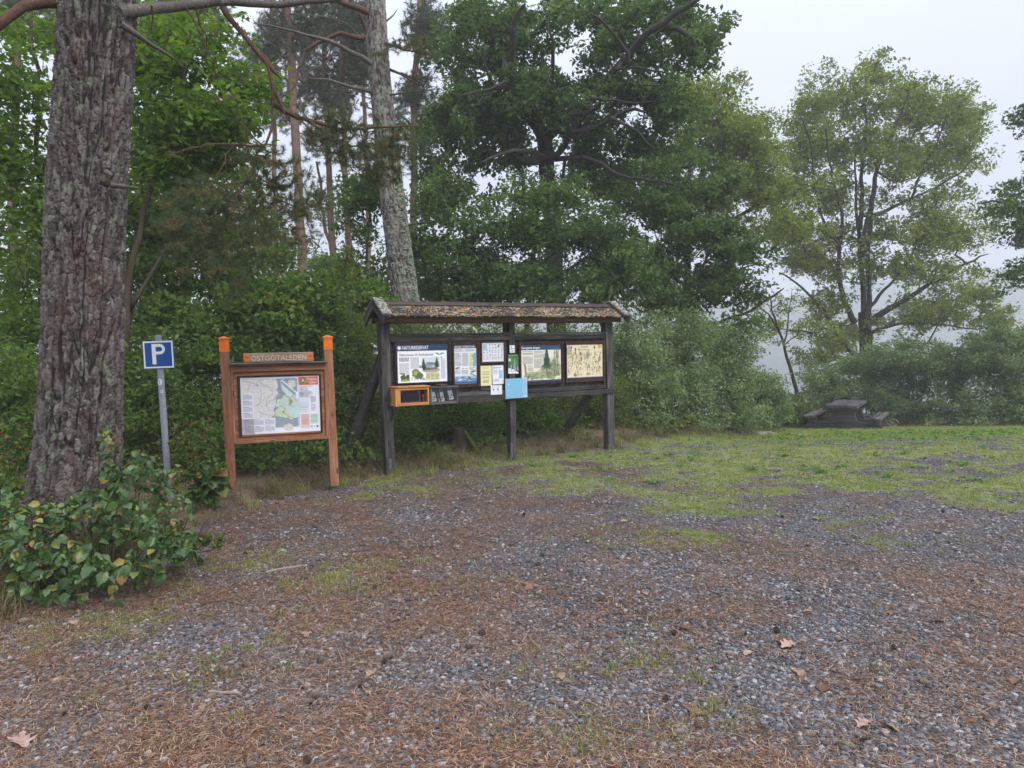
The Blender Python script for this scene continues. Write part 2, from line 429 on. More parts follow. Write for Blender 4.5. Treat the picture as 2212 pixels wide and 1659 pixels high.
def groundmat():
    t = NT('parking_ground')
    gA, nA, lA = t.attr('grass'), t.attr('needle'), t.attr('litter')
    P = t.coords('Object')
    vo = t.n('ShaderNodeTexVoronoi', {'Vector': P, 'Scale': 62.0})
    vd = vo.outputs['Distance']
    vr = t.n('ShaderNodeSeparateColor', {0: vo.outputs['Color']}).outputs[0]
    vo2 = t.n('ShaderNodeTexVoronoi', {'Vector': P, 'Scale': 130.0})
    vr2 = t.n('ShaderNodeSeparateColor', {0: vo2.outputs['Color']}).outputs[1]
    grav = t.ramp(vr, [(0, (.03, .032, .04)), (.5, (.085, .090, .108)), (.8, (.165, .17, .19)), (1, (.36, .35, .35))])
    gr2 = t.ramp(vr2, [(0, (.035, .032, .034)), (.6, (.095, .088, .090)), (1, (.25, .225, .215))])
    grav = t.mix(t.rf(vd, .35, .6), grav, gr2)
    big = t.noise(P, 1.1, 4, .6)
    soil = t.mix(t.noise(P, 40, 5, .7), (.026, .021, .020), (.150, .120, .112))
    grav = t.mix(t.rf(big, .35, .65, .25, .75), grav, soil)
    # matted needles
    m1 = t.noise(t.n('ShaderNodeMapping', {'Vector': P, 'Rotation': (0, 0, .5), 'Scale': (30, 260, 1)}).outputs[0], 1, 4, .65, 1.2)
    m2 = t.noise(t.n('ShaderNodeMapping', {'Vector': P, 'Rotation': (0, 0, -.7), 'Scale': (40, 300, 1)}).outputs[0], 1, 4, .65, 1.2)
    mm = t.math('MAXIMUM', m1, m2)
    ndl = t.ramp(mm, [(.44, (.030, .021, .019)), (.56, (.090, .058, .046)), (.66, (.23, .135, .095)), (.77, (.42, .29, .21))])
    mk = t.math('ADD', t.math('MULTIPLY', nA, .85), t.rf(t.noise(P, 16, 5, .7), .3, .7, -.45, .45))
    c = t.mix(t.rf(mk, .25, .75), grav, ndl)
    lit = t.ramp(t.noise(P, 38, 5, .7), [(.3, (.05, .033, .022)), (.5, (.14, .095, .06)), (.7, (.26, .19, .12))])
    c = t.mix(lA, c, lit)
    gm = t.math('ADD', gA, t.rf(t.noise(P, 24, 5, .7), .3, .7, -.3, .3))
    grn = t.ramp(t.noise(P, 60, 4, .7), [(.3, (.07, .09, .026)), (.5, (.19, .22, .06)), (.7, (.33, .33, .13))])
    c = t.mix(t.rf(gm, .3, .7, 0, .85), c, grn)
    far = t.n('ShaderNodeSeparateXYZ', {0: P}).outputs[1]
    c = t.mix(t.rf(far, 40, 70), c, (.16, .19, .10))
    h = t.math('ADD', t.math('MULTIPLY', t.rf(vd, .0, .7, 1, 0), .9), t.math('MULTIPLY', mm, .7))
    return t.finish(c, .78, t.bump(h, .6, .010), .3)
M_ground = groundmat()
me = mesh('ground', np.stack([x, y, z], -1), Fq, M_ground, True, {'grass': g_, 'needle': n_, 'litter': l_}, 'POINT')
ground = link('ground', me); tag(ground, kind='structure')

# lake far below the car park, seen through gaps on the right
t = NT('lake_water'); wv = t.noise(t.coords('Object', (.08, .5, 1)), 1.0, 4, .6)
M_water = t.finish((.02, .03, .035), .12, t.bump(wv, .12, .3), .5)
me = mesh('lake', [(-320, 90, -8.4), (400, 90, -8.4), (400, 590, -8.4), (-320, 590, -8.4)], [(0, 1, 2, 3)], M_water)
tag(link('lake', me), kind='structure')

# wooded ridge on the far shore
hx = np.linspace(-320, 400, 380); hy = np.linspace(400, 600, 60)
HX, HY = np.meshgrid(hx, hy); x, y = HX.ravel(), HY.ravel()
prof = np.interp(x, [-320, -100, 70, 160, 240, 320, 400], [34, 34, 30, 27, 36, 48, 52])
rise = sm(402, 520, y + 14 * (fbm(x * .03, y * .0, seed=5) - .5))
z = -9 + rise * prof + (fbm(x * .16, y * .16, seed=8, o=4)) * 10 * sm(402, 415, y) + fbm(x * .02, y * .02, seed=4) * 5 * rise
nx2 = len(hx); i = (np.arange(len(hy) - 1)[:, None] * nx2 + np.arange(nx2 - 1)[None, :]).ravel()
t = NT('far_woods'); M_hill = t.finish(t.ramp(t.noise(t.coords(), .12, 5, .7), [(.35, (.02, .035, .022)), (.65, (.07, .10, .05))]), .9)
tag(link('hill', mesh('hill', np.stack([x, y, z], -1), np.stack([i, i + 1, i + 1 + nx2, i + nx2], -1), M_hill)), kind='structure')

# ------------------------------------------------------------------ haze
t = NT('haze_air')
pv = t.n('ShaderNodeVolumePrincipled', {'Color': (.93, .95, 1, 1), 'Density': .0021, 'Anisotropy': 0.0})
t.t.links.new(pv.outputs[0], t.out.inputs['Volume'])
mb = MB(); mb.box(-330, 420, -24, 620, -11.5, 66)
hz = mb.build('haze', t.m); tag(hz, kind='stuff')

# ------------------------------------------------------------------ scatter (uncountable ground cover)
def scatter(name, pts, rot, scl, idx, variants):
    src = bpy.data.collections.new(name + '_source')
    for k, me in enumerate(variants):
        o = bpy.data.objects.new('%s_piece_%02d' % (name, k), me); src.objects.link(o)
    n = len(pts)
    me = bpy.data.meshes.new(name); me.vertices.add(n); me.vertices.foreach_set('co', np.asarray(pts, dtype=np.float32).ravel())
    a = me.attributes.new('rot', 'FLOAT_VECTOR', 'POINT'); a.data.foreach_set('vector', np.asarray(rot, dtype=np.float32).ravel())
    a = me.attributes.new('scl', 'FLOAT', 'POINT'); a.data.foreach_set('value', np.asarray(scl, dtype=np.float32))
    a = me.attributes.new('idx', 'INT', 'POINT'); a.data.foreach_set('value', np.asarray(idx, dtype=np.int32))
    o = link(name, me); tag(o, kind='stuff')
    ng = bpy.data.node_groups.new(name + '_nodes', 'GeometryNodeTree')
    ng.interface.new_socket('Geometry', in_out='INPUT', socket_type='NodeSocketGeometry')
    ng.interface.new_socket('Geometry', in_out='OUTPUT', socket_type='NodeSocketGeometry')
    gi, go = ng.nodes.new('NodeGroupInput'), ng.nodes.new('NodeGroupOutput')
    ci = ng.nodes.new('GeometryNodeCollectionInfo'); ci.inputs['Collection'].default_value = src
    ci.inputs['Separate Children'].default_value = True; ci.inputs['Reset Children'].default_value = True
    ip = ng.nodes.new('GeometryNodeInstanceOnPoints'); ip.inputs['Pick Instance'].default_value = True
    def na(nm, dt):
        q = ng.nodes.new('GeometryNodeInputNamedAttribute'); q.data_type = dt; q.inputs['Name'].default_value = nm
        return next(s for s in q.outputs if s.enabled and s.name == 'Attribute')
    ng.links.new(gi.outputs[0], ip.inputs['Points']); ng.links.new(ci.outputs[0], ip.inputs['Instance'])
    ng.links.new(na('idx', 'INT'), ip.inputs['Instance Index']); ng.links.new(na('rot', 'FLOAT_VECTOR'), ip.inputs['Rotation'])
    ng.links.new(na('scl', 'FLOAT'), ip.inputs['Scale']); ng.links.new(ip.outputs[0], go.inputs[0])
    md = o.modifiers.new('scatter', 'NODES'); md.node_group = ng
    return o

def blades(rng, n, rad, h, w, lean=.35, seg=2):
    """tuft of tapered bent blades"""
    V, F, A = [], [], []
    for k in range(n):
        a = rng.rand() * 6.28; r = rad * math.sqrt(rng.rand()); bx, by = r * math.cos(a), r * math.sin(a)
        d = rng.rand() * 6.28; L = h * (.45 + .75 * rng.rand()); ln = lean * (.3 + 1.2 * rng.rand())
        dx, dy = math.cos(d), math.sin(d); sx, sy = -dy * w / 2, dx * w / 2
        b = len(V)
        for s in range(seg + 1):
            q = s / seg; o = ln * L * q ** 2; zz = L * q * (1 - .25 * ln * q)
            ww = 1 - .85 * q if s < seg else 0.12
            V += [(bx + dx * o + sx * ww, by + dy * o + sy * ww, zz), (bx + dx * o - sx * ww, by + dy * o - sy * ww, zz)]
        rr = rng.rand()
        for s in range(seg): F.append((b + 2 * s, b + 2 * s + 1, b + 2 * s + 3, b + 2 * s + 2)); A.append(rr)
    return np.array(V), np.array(F), np.array(A)

def ground_pts(rng, n, y0, y1, dens, k=.82, pw=1.0):
    """random places on the ground in the field of view, kept with probability dens(x,y)"""
    u = rng.rand(n); y = y0 * (y1 / y0) ** (u ** pw)
    x = (rng.rand(n) * 2 - 1) * (y * k + .4)
    keep = rng.rand(n) < dens(x, y)
    return x[keep], y[keep]

rng = RS(5)
# --- gravel
gv = []
for k in range(8):
    V, F, A = [], [], []
    base = bmesh.new(); bmesh.ops.create_icosphere(base, subdivisions=1, radius=1); bv = np.array([v.co for v in base.verts]); bf = np.array([[v.index for v in f.verts] for f in base.faces]); base.free()
    for q in range(34):
        r = .0032 + .0078 * rng.rand() ** 2.8
        s = bv * (1 + .35 * (rng.rand(12, 1) - .5)) * r * np.array([1.25, .9, .72]) * (.8 + .4 * rng.rand(3))
        a = rng.rand() * 6.28; c, s_ = math.cos(a), math.sin(a)
        s = s @ np.array([[c, s_, 0], [-s_, c, 0], [0, 0, 1]])
        rr, aa = .13 * math.sqrt(rng.rand()), rng.rand() * 6.28
        V.append(s + np.array([rr * math.cos(aa), rr * math.sin(aa), r * .25])); F.append(bf + 12 * q); A += [rng.rand()] * len(bf)
    gv.append(mesh('gravel_patch', np.concatenate(V), np.concatenate(F), M_gravel, False, {'rnd': A}))
def dg(x, y):
    g, nd, l = masks(x, y)
    return (1 - .55 * nd) * (1 - .8 * l) * (1 - .65 * g)
x, y = ground_pts(rng, 19000, 2.35, 12.5, dg, pw=1.05)
n = len(x); P = np.stack([x, y, ground_z(x, y)], -1)
scatter('gravel', P, np.stack([np.zeros(n), np.zeros(n), rng.rand(n) * 6.28], -1), .65 + .9 * rng.rand(n) ** 2, rng.randint(0, 8, n), gv)
# --- fallen needles
nv = []
for k in range(8):
    V, F, A = [], [], []
    th0 = rng.rand() * 3.14
    for q in range(60):
        a = th0 + rng.randn() * .9; L = .018 + .028 * rng.rand(); w = .0008 + .0005 * rng.rand()
        rr, aa = .15 * math.sqrt(rng.rand()), rng.rand() * 6.28; c = np.array([rr * math.cos(aa), rr * math.sin(aa), .004 + .010 * rng.rand()])
        d = np.array([math.cos(a), math.sin(a), rng.randn() * .15]); s = np.array([-d[1], d[0], 0]); bow = s * rng.randn() * .004
        b = len(V)
        V += [c - d * L / 2 - s * w, c - d * L / 2 + s * w, c + bow - s * w, c + bow + s * w, c + d * L / 2 - s * w * .6, c + d * L / 2 + s * w * .6]
        F += [(b, b + 1, b + 3, b + 2), (b + 2, b + 3, b + 5, b + 4)]; r = rng.rand(); A += [r, r]
    nv.append(mesh('needle_patch', np.array(V), np.array(F), L_needle, False, {'rnd': A}))
def dn(x, y):
    g, nd, l = masks(x, y)
    return np.clip(.14 + .72 * nd, 0, 1) * (1 - .6 * l) * (1 - .7 * g) * (1 - .30 * sm(-1.5, 1.5, x))
x, y = ground_pts(rng, 16000, 2.35, 9.8, dn, pw=1.05)
n = len(x); P = np.stack([x, y, ground_z(x, y)], -1)
scatter('pine_needle_litter', P, np.stack([rng.randn(n) * .03, rng.randn(n) * .03, rng.rand(n) * 6.28], -1), .7 + .6 * rng.rand(n), rng.randint(0, 8, n), nv)
# --- grass
tv = [mesh('grass_tuft', *(lambda r: (r[0], r[1]))(q), L_grass, False, {'rnd': q[2]}) for q in (blades(rng, 26, .05, .045, .004, .7) for _ in range(6))]
def dgr(x, y):
    g, nd, l = masks(x, y)
    return np.clip(g * 1.1, 0, 1) * (bank(x, y) < .3)
x, y = ground_pts(rng, 70000, 2.4, 22, dgr, pw=.62)
n = len(x); P = np.stack([x, y, ground_z(x, y) - .003], -1)
scatter('grass', P, np.stack([rng.randn(n) * .08, rng.randn(n) * .08, rng.rand(n) * 6.28], -1), (.35 + .75 * rng.rand(n) ** 1.5) * (1 + .5 * sm(10, 16, y)), rng.randint(0, 6, n), tv)
# --- dry grass along the edge of the wood
dv = [mesh('dry_tuft', q[0], q[1], L_dry, False, {'rnd': q[2]}) for q in (blades(rng, 22, .07, .22, .005, 1.3, 3) for _ in range(6))]
def dd(x, y):
    b = bank(x, y)
    return np.where(b < .25, np.exp(-((b - .25) / .4) ** 2), np.exp(-((b - .25) / 1.5) ** 2)) * .9 * sm(.3, .5, fbm(x, y, seed=77) + .1) * (1 - .55 * sm(5, 8, x)) * (1 - .5 * sm(-1.5, 0, x))
x, y = ground_pts(rng, 20000, 3.2, 21.5, dd, pw=.8)
n = len(x); P = np.stack([x, y, ground_z(x, y) - .005], -1)
scatter('dry_grass', P, np.stack([rng.randn(n) * .2, rng.randn(n) * .2, rng.rand(n) * 6.28], -1), .5 + .8 * rng.rand(n), rng.randint(0, 6, n), dv)
gv2 = [mesh('long_grass_tuft', q[0], q[1], L_grass, False, {'rnd': q[2]}) for q in (blades(rng, 20, .06, .16, .005, .8, 3) for _ in range(4))]
def dl(x, y):
    b = bank(x, y)
    return (np.exp(-((b + .15) / .4) ** 2) * .5 + .55 * np.exp(-((b - .6) / .7) ** 2) * sm(-3.2, -2, x)) * sm(.42, .6, fbm(x * 1.4, y * 1.4, seed=78))
x, y = ground_pts(rng, 30000, 3.2, 21.5, dl, pw=.7)
n = len(x); P = np.stack([x, y, ground_z(x, y) - .005], -1)
scatter('long_grass', P, np.stack([rng.randn(n) * .1, rng.randn(n) * .1, rng.rand(n) * 6.28], -1), .4 + .7 * rng.rand(n), rng.randint(0, 4, n), gv2)
# ------------------------------------------------------------------ printed sheets
_txt = {}
def text_polys(s, bold=False):
    k = (s, bold)
    if k not in _txt:
        cu = bpy.data.curves.new('t', 'FONT'); cu.body = s; cu.size = 1; cu.resolution_u = 2
        if bold: cu.offset = .012
        o = bpy.data.objects.new('t', cu); me = o.to_mesh()
        V = np.array([v.co[:] for v in me.vertices]) if len(me.vertices) else np.zeros((0, 3)); F = [tuple(p.vertices) for p in me.polygons]
        o.to_mesh_clear(); bpy.data.objects.remove(o); bpy.data.curves.remove(cu)
        _txt[k] = (V, F)
    return _txt[k]

class Sheet:
    """flat print built of thin coloured pieces; x right, z up, printed side towards -y"""
    def __init__(s, seed=0): s.V = []; s.F = []; s.C = []; s.rng = RS(seed)
    def add(s, V, F, col, lay):
        b = len(s.V); s.V += [(v[0], -lay * .0005, v[1]) for v in V]; s.F += [tuple(i + b for i in f) for f in F]; s.C += [(*col, 1)] * len(F)
    def rect(s, x0, z0, x1, z1, col, lay=1): s.add([(x0, z0), (x1, z0), (x1, z1), (x0, z1)], [(0, 1, 2, 3)], col, lay)
    def poly(s, P, col, lay=2): s.add(P, [tuple(range(len(P)))], col, lay)
    def blob(s, cx, cz, rx, rz, col, lay=2, n=10, j=.3, rot=0):
        a = np.arange(n) * 6.283 / n; r = 1 + j * (s.rng.rand(n) * 2 - 1)
        u, v = rx * r * np.cos(a), rz * r * np.sin(a); c, q = math.cos(rot), math.sin(rot)
        s.add([(cx, cz)] + list(zip(cx + u * c - v * q, cz + u * q + v * c)), [(0, k + 1, (k + 1) % n + 1) for k in range(n)], col, lay)
    def text(s, st, x, z, h, col, lay=3, w=None, bold=False):
        V, F = text_polys(st, bold)
        if not len(V): return
        x0, x1 = V[:, 0].min(), V[:, 0].max(); sx = sz = h / .70
        if w: sx = w / (x1 - x0)
        s.add([(x + (v[0] - x0) * sx, z + v[1] * sz) for v in V], F, col, lay)
    def lines(s, x0, x1, z1, z0, pitch, col, lay=2, fill=.5, para=.12):
        """rows of small print as broken dashes"""
        z = z1
        while z - pitch > z0:
            x = x0; e = x1 - (x1 - x0) * (.05 * s.rng.rand() + (.4 * s.rng.rand() if s.rng.rand() < para else 0))
            while x < e:
                w = min((.3 + .9 * s.rng.rand()) * pitch * 3.2, e - x)
                s.rect(x, z - pitch * fill, x + w, z, col, lay); x += w + pitch * .35
            z -= pitch * (1.9 if s.rng.rand() < para * .4 else 1)
    def way(s, P, w, col, lay=3):
        for a, b in zip(P[:-1], P[1:]):
            d = np.array(b) - np.array(a); L = np.linalg.norm(d) + 1e-9; n_ = np.array([-d[1], d[0]]) / L * w / 2; e = d / L * w * .3
            a_, b_ = np.array(a) - e, np.array(b) + e
            s.add([a_ - n_, b_ - n_, b_ + n_, a_ + n_], [(0, 1, 2, 3)], col, lay)
    def fish(s, cx, cz, L, col, lay=4, ang=0):
        P = [(-.5, 0), (-.25, .16), (.1, .17), (.35, .05), (.5, .18), (.46, 0), (.5, -.18), (.35, -.05), (.1, -.15), (-.25, -.13)]
        c, q = math.cos(ang), math.sin(ang)
        s.add([(cx + L * (x * c - z * q), cz + L * (x * q + z * c)) for x, z in P], [(0, 1, 9), (1, 8, 9), (1, 2, 8), (2, 3, 8), (3, 7, 8), (3, 4, 5), (3, 5, 7), (5, 6, 7)], col, lay)
    def build(s, name, parent, M, th=.002, body=None):
        me = mesh(name, s.V, s.F, M_print); a = me.attributes.new('Col', 'FLOAT_COLOR', 'FACE')
        a.data.foreach_set('color', np.array(s.C, dtype=np.float32).ravel())
        return link(name, me, parent, M)

WHITE, CREAM, NAVY, INK = (.86, .88, .92), (.82, .77, .60), (.012, .045, .115), (.10, .10, .12)
TXT = (.30, .31, .34)

def T(x, y, z): return Matrix.Translation((x, y, z))

# ------------------------------------------------------------------ large roofed notice board
bo = Vector((-1.51, 8.50, 0)); bu = Vector((2.96, 1.60, 0)).normalized(); bb = Vector((0, 0, 1)).cross(bu)
BF = Matrix((bu, bb, Vector((0, 0, 1)))).transposed().to_4x4(); BF.translation = bo
board = empty('notice_board', bo); tag(board, 'long dark weathered timber notice board with a narrow lichen covered saddle roof and three posts', 'notice board')
def bp(name, x0, x1, y0, y1, z0, z1, mat=M_grey, parent=board, fr=BF, axis='x', bevel=.004, up=None):
    cx, cy_, cz = (x0 + x1) / 2, (y0 + y1) / 2, (z0 + z1) / 2
    if axis == 'x': return plank(name, (x0, cy_, cz), (x1, cy_, cz), z1 - z0, y1 - y0, mat, parent, fr, (0, 0, 1), bevel)
    if axis == 'z': return plank(name, (cx, cy_, z0), (cx, cy_, z1), y1 - y0, x1 - x0, mat, parent, fr, (0, 1, 0), bevel)
    return plank(name, (cx, y0, cz), (cx, y1, cz), z1 - z0, x1 - x0, mat, parent, fr, (0, 0, 1), bevel)
def post(x, w, d, z0, z1, tx=0, y0=-.001, parent=board, fr=BF, mat=M_grey):
    return plank('post', (x + tx, y0 + d / 2, z0), (x, y0 + d / 2, z1), d, w, mat, parent, fr, (0, 1, 0), .006)
post(-.036, .122, .13, -.06, 1.90, .034); post(1.731, .085, .13, -.05, 1.93, -.004); post(3.332, .125, .13, -.05, 1.90, .035)
for sx in (1.68, 1.78): bp('post', sx - .03, sx + .02, .06, .12, .80, 1.93, axis='z')
for px_, tz in ((.02, 0), (1.728, .05), (3.37, .06)):
    m = MB(); m.box(px_ - .055 if px_ > 1 else px_ - .052, px_ - .02 if px_ > 1 else px_ - .015, -.009, -.0025, tz, tz + .20); a = m.build('steel_strap', M_hinge, board, BF, .002)
    for zz in (.05, .15):
        m = MB(); m.box(px_ - .045, px_ - .028, -.016, -.0095, tz + zz - .008, tz + zz + .008); m.build('bolt', M_hinge, a, BF, .003)
# rails
for x0, x1 in ((.035, 1.685), (1.778, 3.268)):
    bp('top_rail', x0, x1, -.012, .035, 1.705, 1.735); bp('rail', x0, x1, .004, .05, 1.636, 1.702)
    bp('rail', x0, x1, -.004, .04, .915, .968)
bp('bottom_rail', -.095 + .13, 1.905, -.03, .03, .838, .910); bp('bottom_rail', 1.91, 3.395, -.028, .03, .838, .905)
bp('rail', -.02, .028, -.002, .04, .97, 1.634, axis='z'); bp('rail', 3.205 + .03, 3.265, .004, .04, .97, 1.634, axis='z')
# slanting back boards, clipped to each bay
def clip(poly, ax, v, keep_gt):
    out = []
    for i in range(len(poly)):
        a, b = poly[i], poly[(i + 1) % len(poly)]; ia = (a[ax] > v) == keep_gt; ib = (b[ax] > v) == keep_gt
        if ia: out.append(a)
        if ia != ib:
            t_ = (v - a[ax]) / (b[ax] - a[ax]); out.append((a[0] + t_ * (b[0] - a[0]), a[1] + t_ * (b[1] - a[1])))
    return out
for x0, x1 in ((.03, 1.67), (1.80, 3.27)):
    d = np.array([math.cos(.86), math.sin(.86)]); n_ = np.array([d[1], -d[0]]); s_ = -.9
    while s_ < 2.4:
        c0 = np.array([x0, .97]) + n_ * s_; w = .098
        P = [tuple(c0 - d * 2.5), tuple(c0 - d * 2.5 + n_ * w), tuple(c0 + d * 3 + n_ * w), tuple(c0 + d * 3)]
        for ax, v, k in ((0, x0, True), (0, x1, False), (1, .93, True), (1, 1.66, False)): P = clip(P, ax, v, k) if len(P) > 2 else P
        if len(P) > 2:
            ar = abs(sum(P[i][0] * P[(i + 1) % len(P)][1] - P[(i + 1) % len(P)][0] * P[i][1] for i in range(len(P)))) / 2
            if ar > .0015:
                cx, cz = sum(p[0] for p in P) / len(P), sum(p[1] for p in P) / len(P)
                R = Matrix.Rotation(-.86, 4, 'Y'); L = T(cx, 0, cz) @ R; Li = L.inverted()
                Q = [(Li @ Vector((p[0], 0, p[1]))) for p in P]; jy = .003 * RS(int((s_ + 5) * 100)).rand()
                m = MB(); m.prism([(q.x, q.z) for q in Q], .045 + jy, .062 + jy); m.build('back_plank', M_grey, board, BF @ L, .0015)
        s_ += .1015
# roof: purlins, sloping boards, ridge board, gable boards
bp('roof_beam', -.13, 3.44, -.14, -.095, 1.868, 1.945, M_beam); bp('roof_beam', -.13, 3.44, .20, .245, 1.868, 1.945, M_beam)
for x in (.0, .86, 1.73, 2.55, 3.33): bp('rafter', x - .022, x + .022, -.10, .20, 1.89, 1.935, M_beam, axis='y')
ya, yb, yc, ze, zr = -.245, .065, .375, 1.93, 2.095
def roofmat():
    t = NT('lichened_roof_felt'); P = t.coords('Object')
    n1 = t.noise(P, 26, 6, .75, .4); n2 = t.noise(P, 3.4, 3, .6); v = t.n('ShaderNodeTexVoronoi', {'Vector': P, 'Scale': 48}).outputs['Color']
    vr = t.n('ShaderNodeSeparateColor', {0: v}).outputs[0]
    base = t.ramp(t.noise(P, 60, 5, .7), [(.35, (.022, .017, .016)), (.7, (.075, .060, .055))])
    lc = t.ramp(vr, [(0, (.34, .33, .25)), (.45, (.42, .40, .33)), (.60, (.36, .34, .20)), (.72, (.55, .22, .035)), (.9, (.62, .30, .05)), (1, (.30, .30, .07))], 'CONSTANT')
    m = t.rf(t.math('ADD', n1, t.math('MULTIPLY', n2, .35)), .70, .74)
    return t.finish(t.mix(m, base, lc), .9, t.bump(t.math('ADD', m, n1), .8, .008), .15)
M_roof = roofmat()
M_ridge = wood('ridge_board_wood', (.022, .015, .013), (.050, .036, .032), (.095, .072, .062))
M_tlich = NT('trunk_lichen'); M_tlich = M_tlich.finish(M_tlich.ramp(M_tlich.attr('rnd'), [(0, (.14, .16, .115)), (1, (.27, .30, .22))]), .95, None, .1)
def moss(name, pts, mat, parent, M, seed, r0=.012, fz=.45, fy=1.0):
    """small cushions of moss or lichen"""
    rg = RS(seed); m = MB(); bm = bmesh.new(); bmesh.ops.create_icosphere(bm, subdivisions=1, radius=1)
    bv = [v.co.copy() for v in bm.verts]; bf = [tuple(v.index for v in f.verts) for f in bm.faces]; bm.free()
    for p in pts:
        r = r0 * (.5 + rg.rand()); s = [1 + .5 * rg.rand(), fy * (1 + .5 * rg.rand()), fz]
        m.add([(p[0] + v.x * r * s[0] * (.8 + .4 * rg.rand()), p[1] + v.y * r * s[1] * (.8 + .4 * rg.rand()), p[2] + v.z * r * s[2]) for v in bv], bf, rg.rand())
    return m.build(name, mat, parent, M, kind='stuff')
def lichmat(name, stops):
    t = NT(name); return t.finish(t.ramp(t.attr('rnd'), stops), .95, t.bump(t.noise(t.coords(), 200, 3), .5, .003), .1)
M_lich = lichmat('lichen_flakes', [(0, (.30, .30, .22)), (.5, (.46, .44, .36)), (.68, (.50, .40, .20)), (.8, (.62, .27, .05)), (.92, (.58, .20, .03)), (1, (.33, .36, .20))])
M_moss = lichmat('moss_cushions', [(0, (.14, .15, .02)), (.6, (.27, .26, .035)), (1, (.36, .34, .06))])
M_plich = lichmat('pale_lichen', [(0, (.34, .36, .29)), (.6, (.50, .52, .44)), (1, (.60, .61, .52))])
rg = RS(3)
for side, (y0, y1) in enumerate(((ya, yb), (yc, yb))):
    V = [(-.10, y0, ze), (3.46, y0, ze), (3.46, y1, zr), (-.10, y1, zr)]; n_ = Vector((0, (ze - zr) if side == 0 else (zr - ze), (y1 - y0) * (1 if side == 0 else -1))).normalized() * .022
    if n_.z < 0: n_ = -n_
    V2 = [(v[0], v[1] + n_.y, v[2] + n_.z) for v in V]
    m = MB(); m.add(V + V2, [(0, 3, 2, 1), (4, 5, 6, 7), (0, 1, 5, 4), (1, 2, 6, 5), (2, 3, 7, 6), (3, 0, 4, 7)])
    rf = m.build('roof_slope', M_roof, board, BF, .002)
    if side == 0:
        pts, pm = [], []
        for q in range(1150):
            u = rg.rand(); x_ = -.08 + 3.5 * rg.rand(); v = rg.rand() ** .9 * .80
            if fbm(np.array([x_ * 5]), np.array([v * 4]), seed=12)[0] < .44: continue
            pts.append((x_, y0 + (y1 - y0) * v + n_.y, ze + (zr - ze) * v + n_.z + .001))
        moss('lichen', pts, M_lich, rf, BF, 4, .008)
        for cx in (-.0, 1.18, 1.44, 1.50, 3.11, 1.9, 2.2):
            for q in range(7): pm.append((cx + rg.randn() * .018, y0 + (y1 - y0) * (.80 + .05 * rg.randn()) + n_.y, ze + (zr - ze) * .8 + n_.z + .004))
        for q in range(170): pm.append((1.75 + 1.0 * rg.rand() ** 1.3, y0 - .004 + rg.rand() * .02, ze + .016 + .012 * rg.rand()))
        for q in range(40): pm.append((-.05 + 3.4 * rg.rand(), y0 - .004 + rg.rand() * .02, ze + .018 + .01 * rg.rand()))
        moss('moss', pm, M_moss, rf, BF, 6, .013)
plank('ridge_board', (-.06, yb - .042, zr + .012), (3.42, yb - .042, zr + .012), .10, .02, M_ridge, board, BF, (0, .86, .45), .002)
plank('ridge_board', (-.06, yb + .042, zr + .012), (3.42, yb + .042, zr + .012), .10, .02, M_ridge, board, BF, (0, -.86, .45), .002)
for xg, ex in ((-.145, 0), (3.475, 0)):
    zt = 2.155
    for s_, y0 in ((-1, -.315), (1, .445)):
        g = plank('gable_board', (xg, y0, 1.895), (xg, yb, zt - .045), .115, .026, M_grey if xg < 0 else M_greyl, board, BF, (0, -s_ * .5, .8), .003)
        # flat cap board on the slope above, overgrown
        cp = plank('cap_board', (xg + (.045 if xg < 0 else -.045), y0 - .01 * s_ * -1, 1.955), (xg + (.045 if xg < 0 else -.045), yb + .006 * s_, zt + .012), .020, .125, M_greyl, board, BF, (0, -s_ * .5, .8), .002)
        if s_ < 0:
            pl = [(xg + (.045 if xg < 0 else -.045) + .055 * (rg.rand() * 2 - 1), y0 + (yb - y0) * u - .006, 1.968 + (zt + .012 - 1.955) * u + .004) for u in rg.rand(150 if xg < 0 else 110)]
            moss('lichen', pl, M_plich, cp, BF, 8, .010)
# raking braces behind
def world_plank(name, a, b, w, t_, mat, parent, up=(0, 0, 1)): return plank(name, a, b, w, t_, mat, parent, Matrix.Identity(4), up, .004)
world_plank('brace', (-2.22, 8.95, -.02), (-1.60, 8.72, 1.50), .11, .10, M_grey, board, (.3, .9, 0))
world_plank('brace', (.74, 11.2, -.02), (1.33, 10.22, 1.12), .11, .10, M_grey, board, (.9, .4, 0))

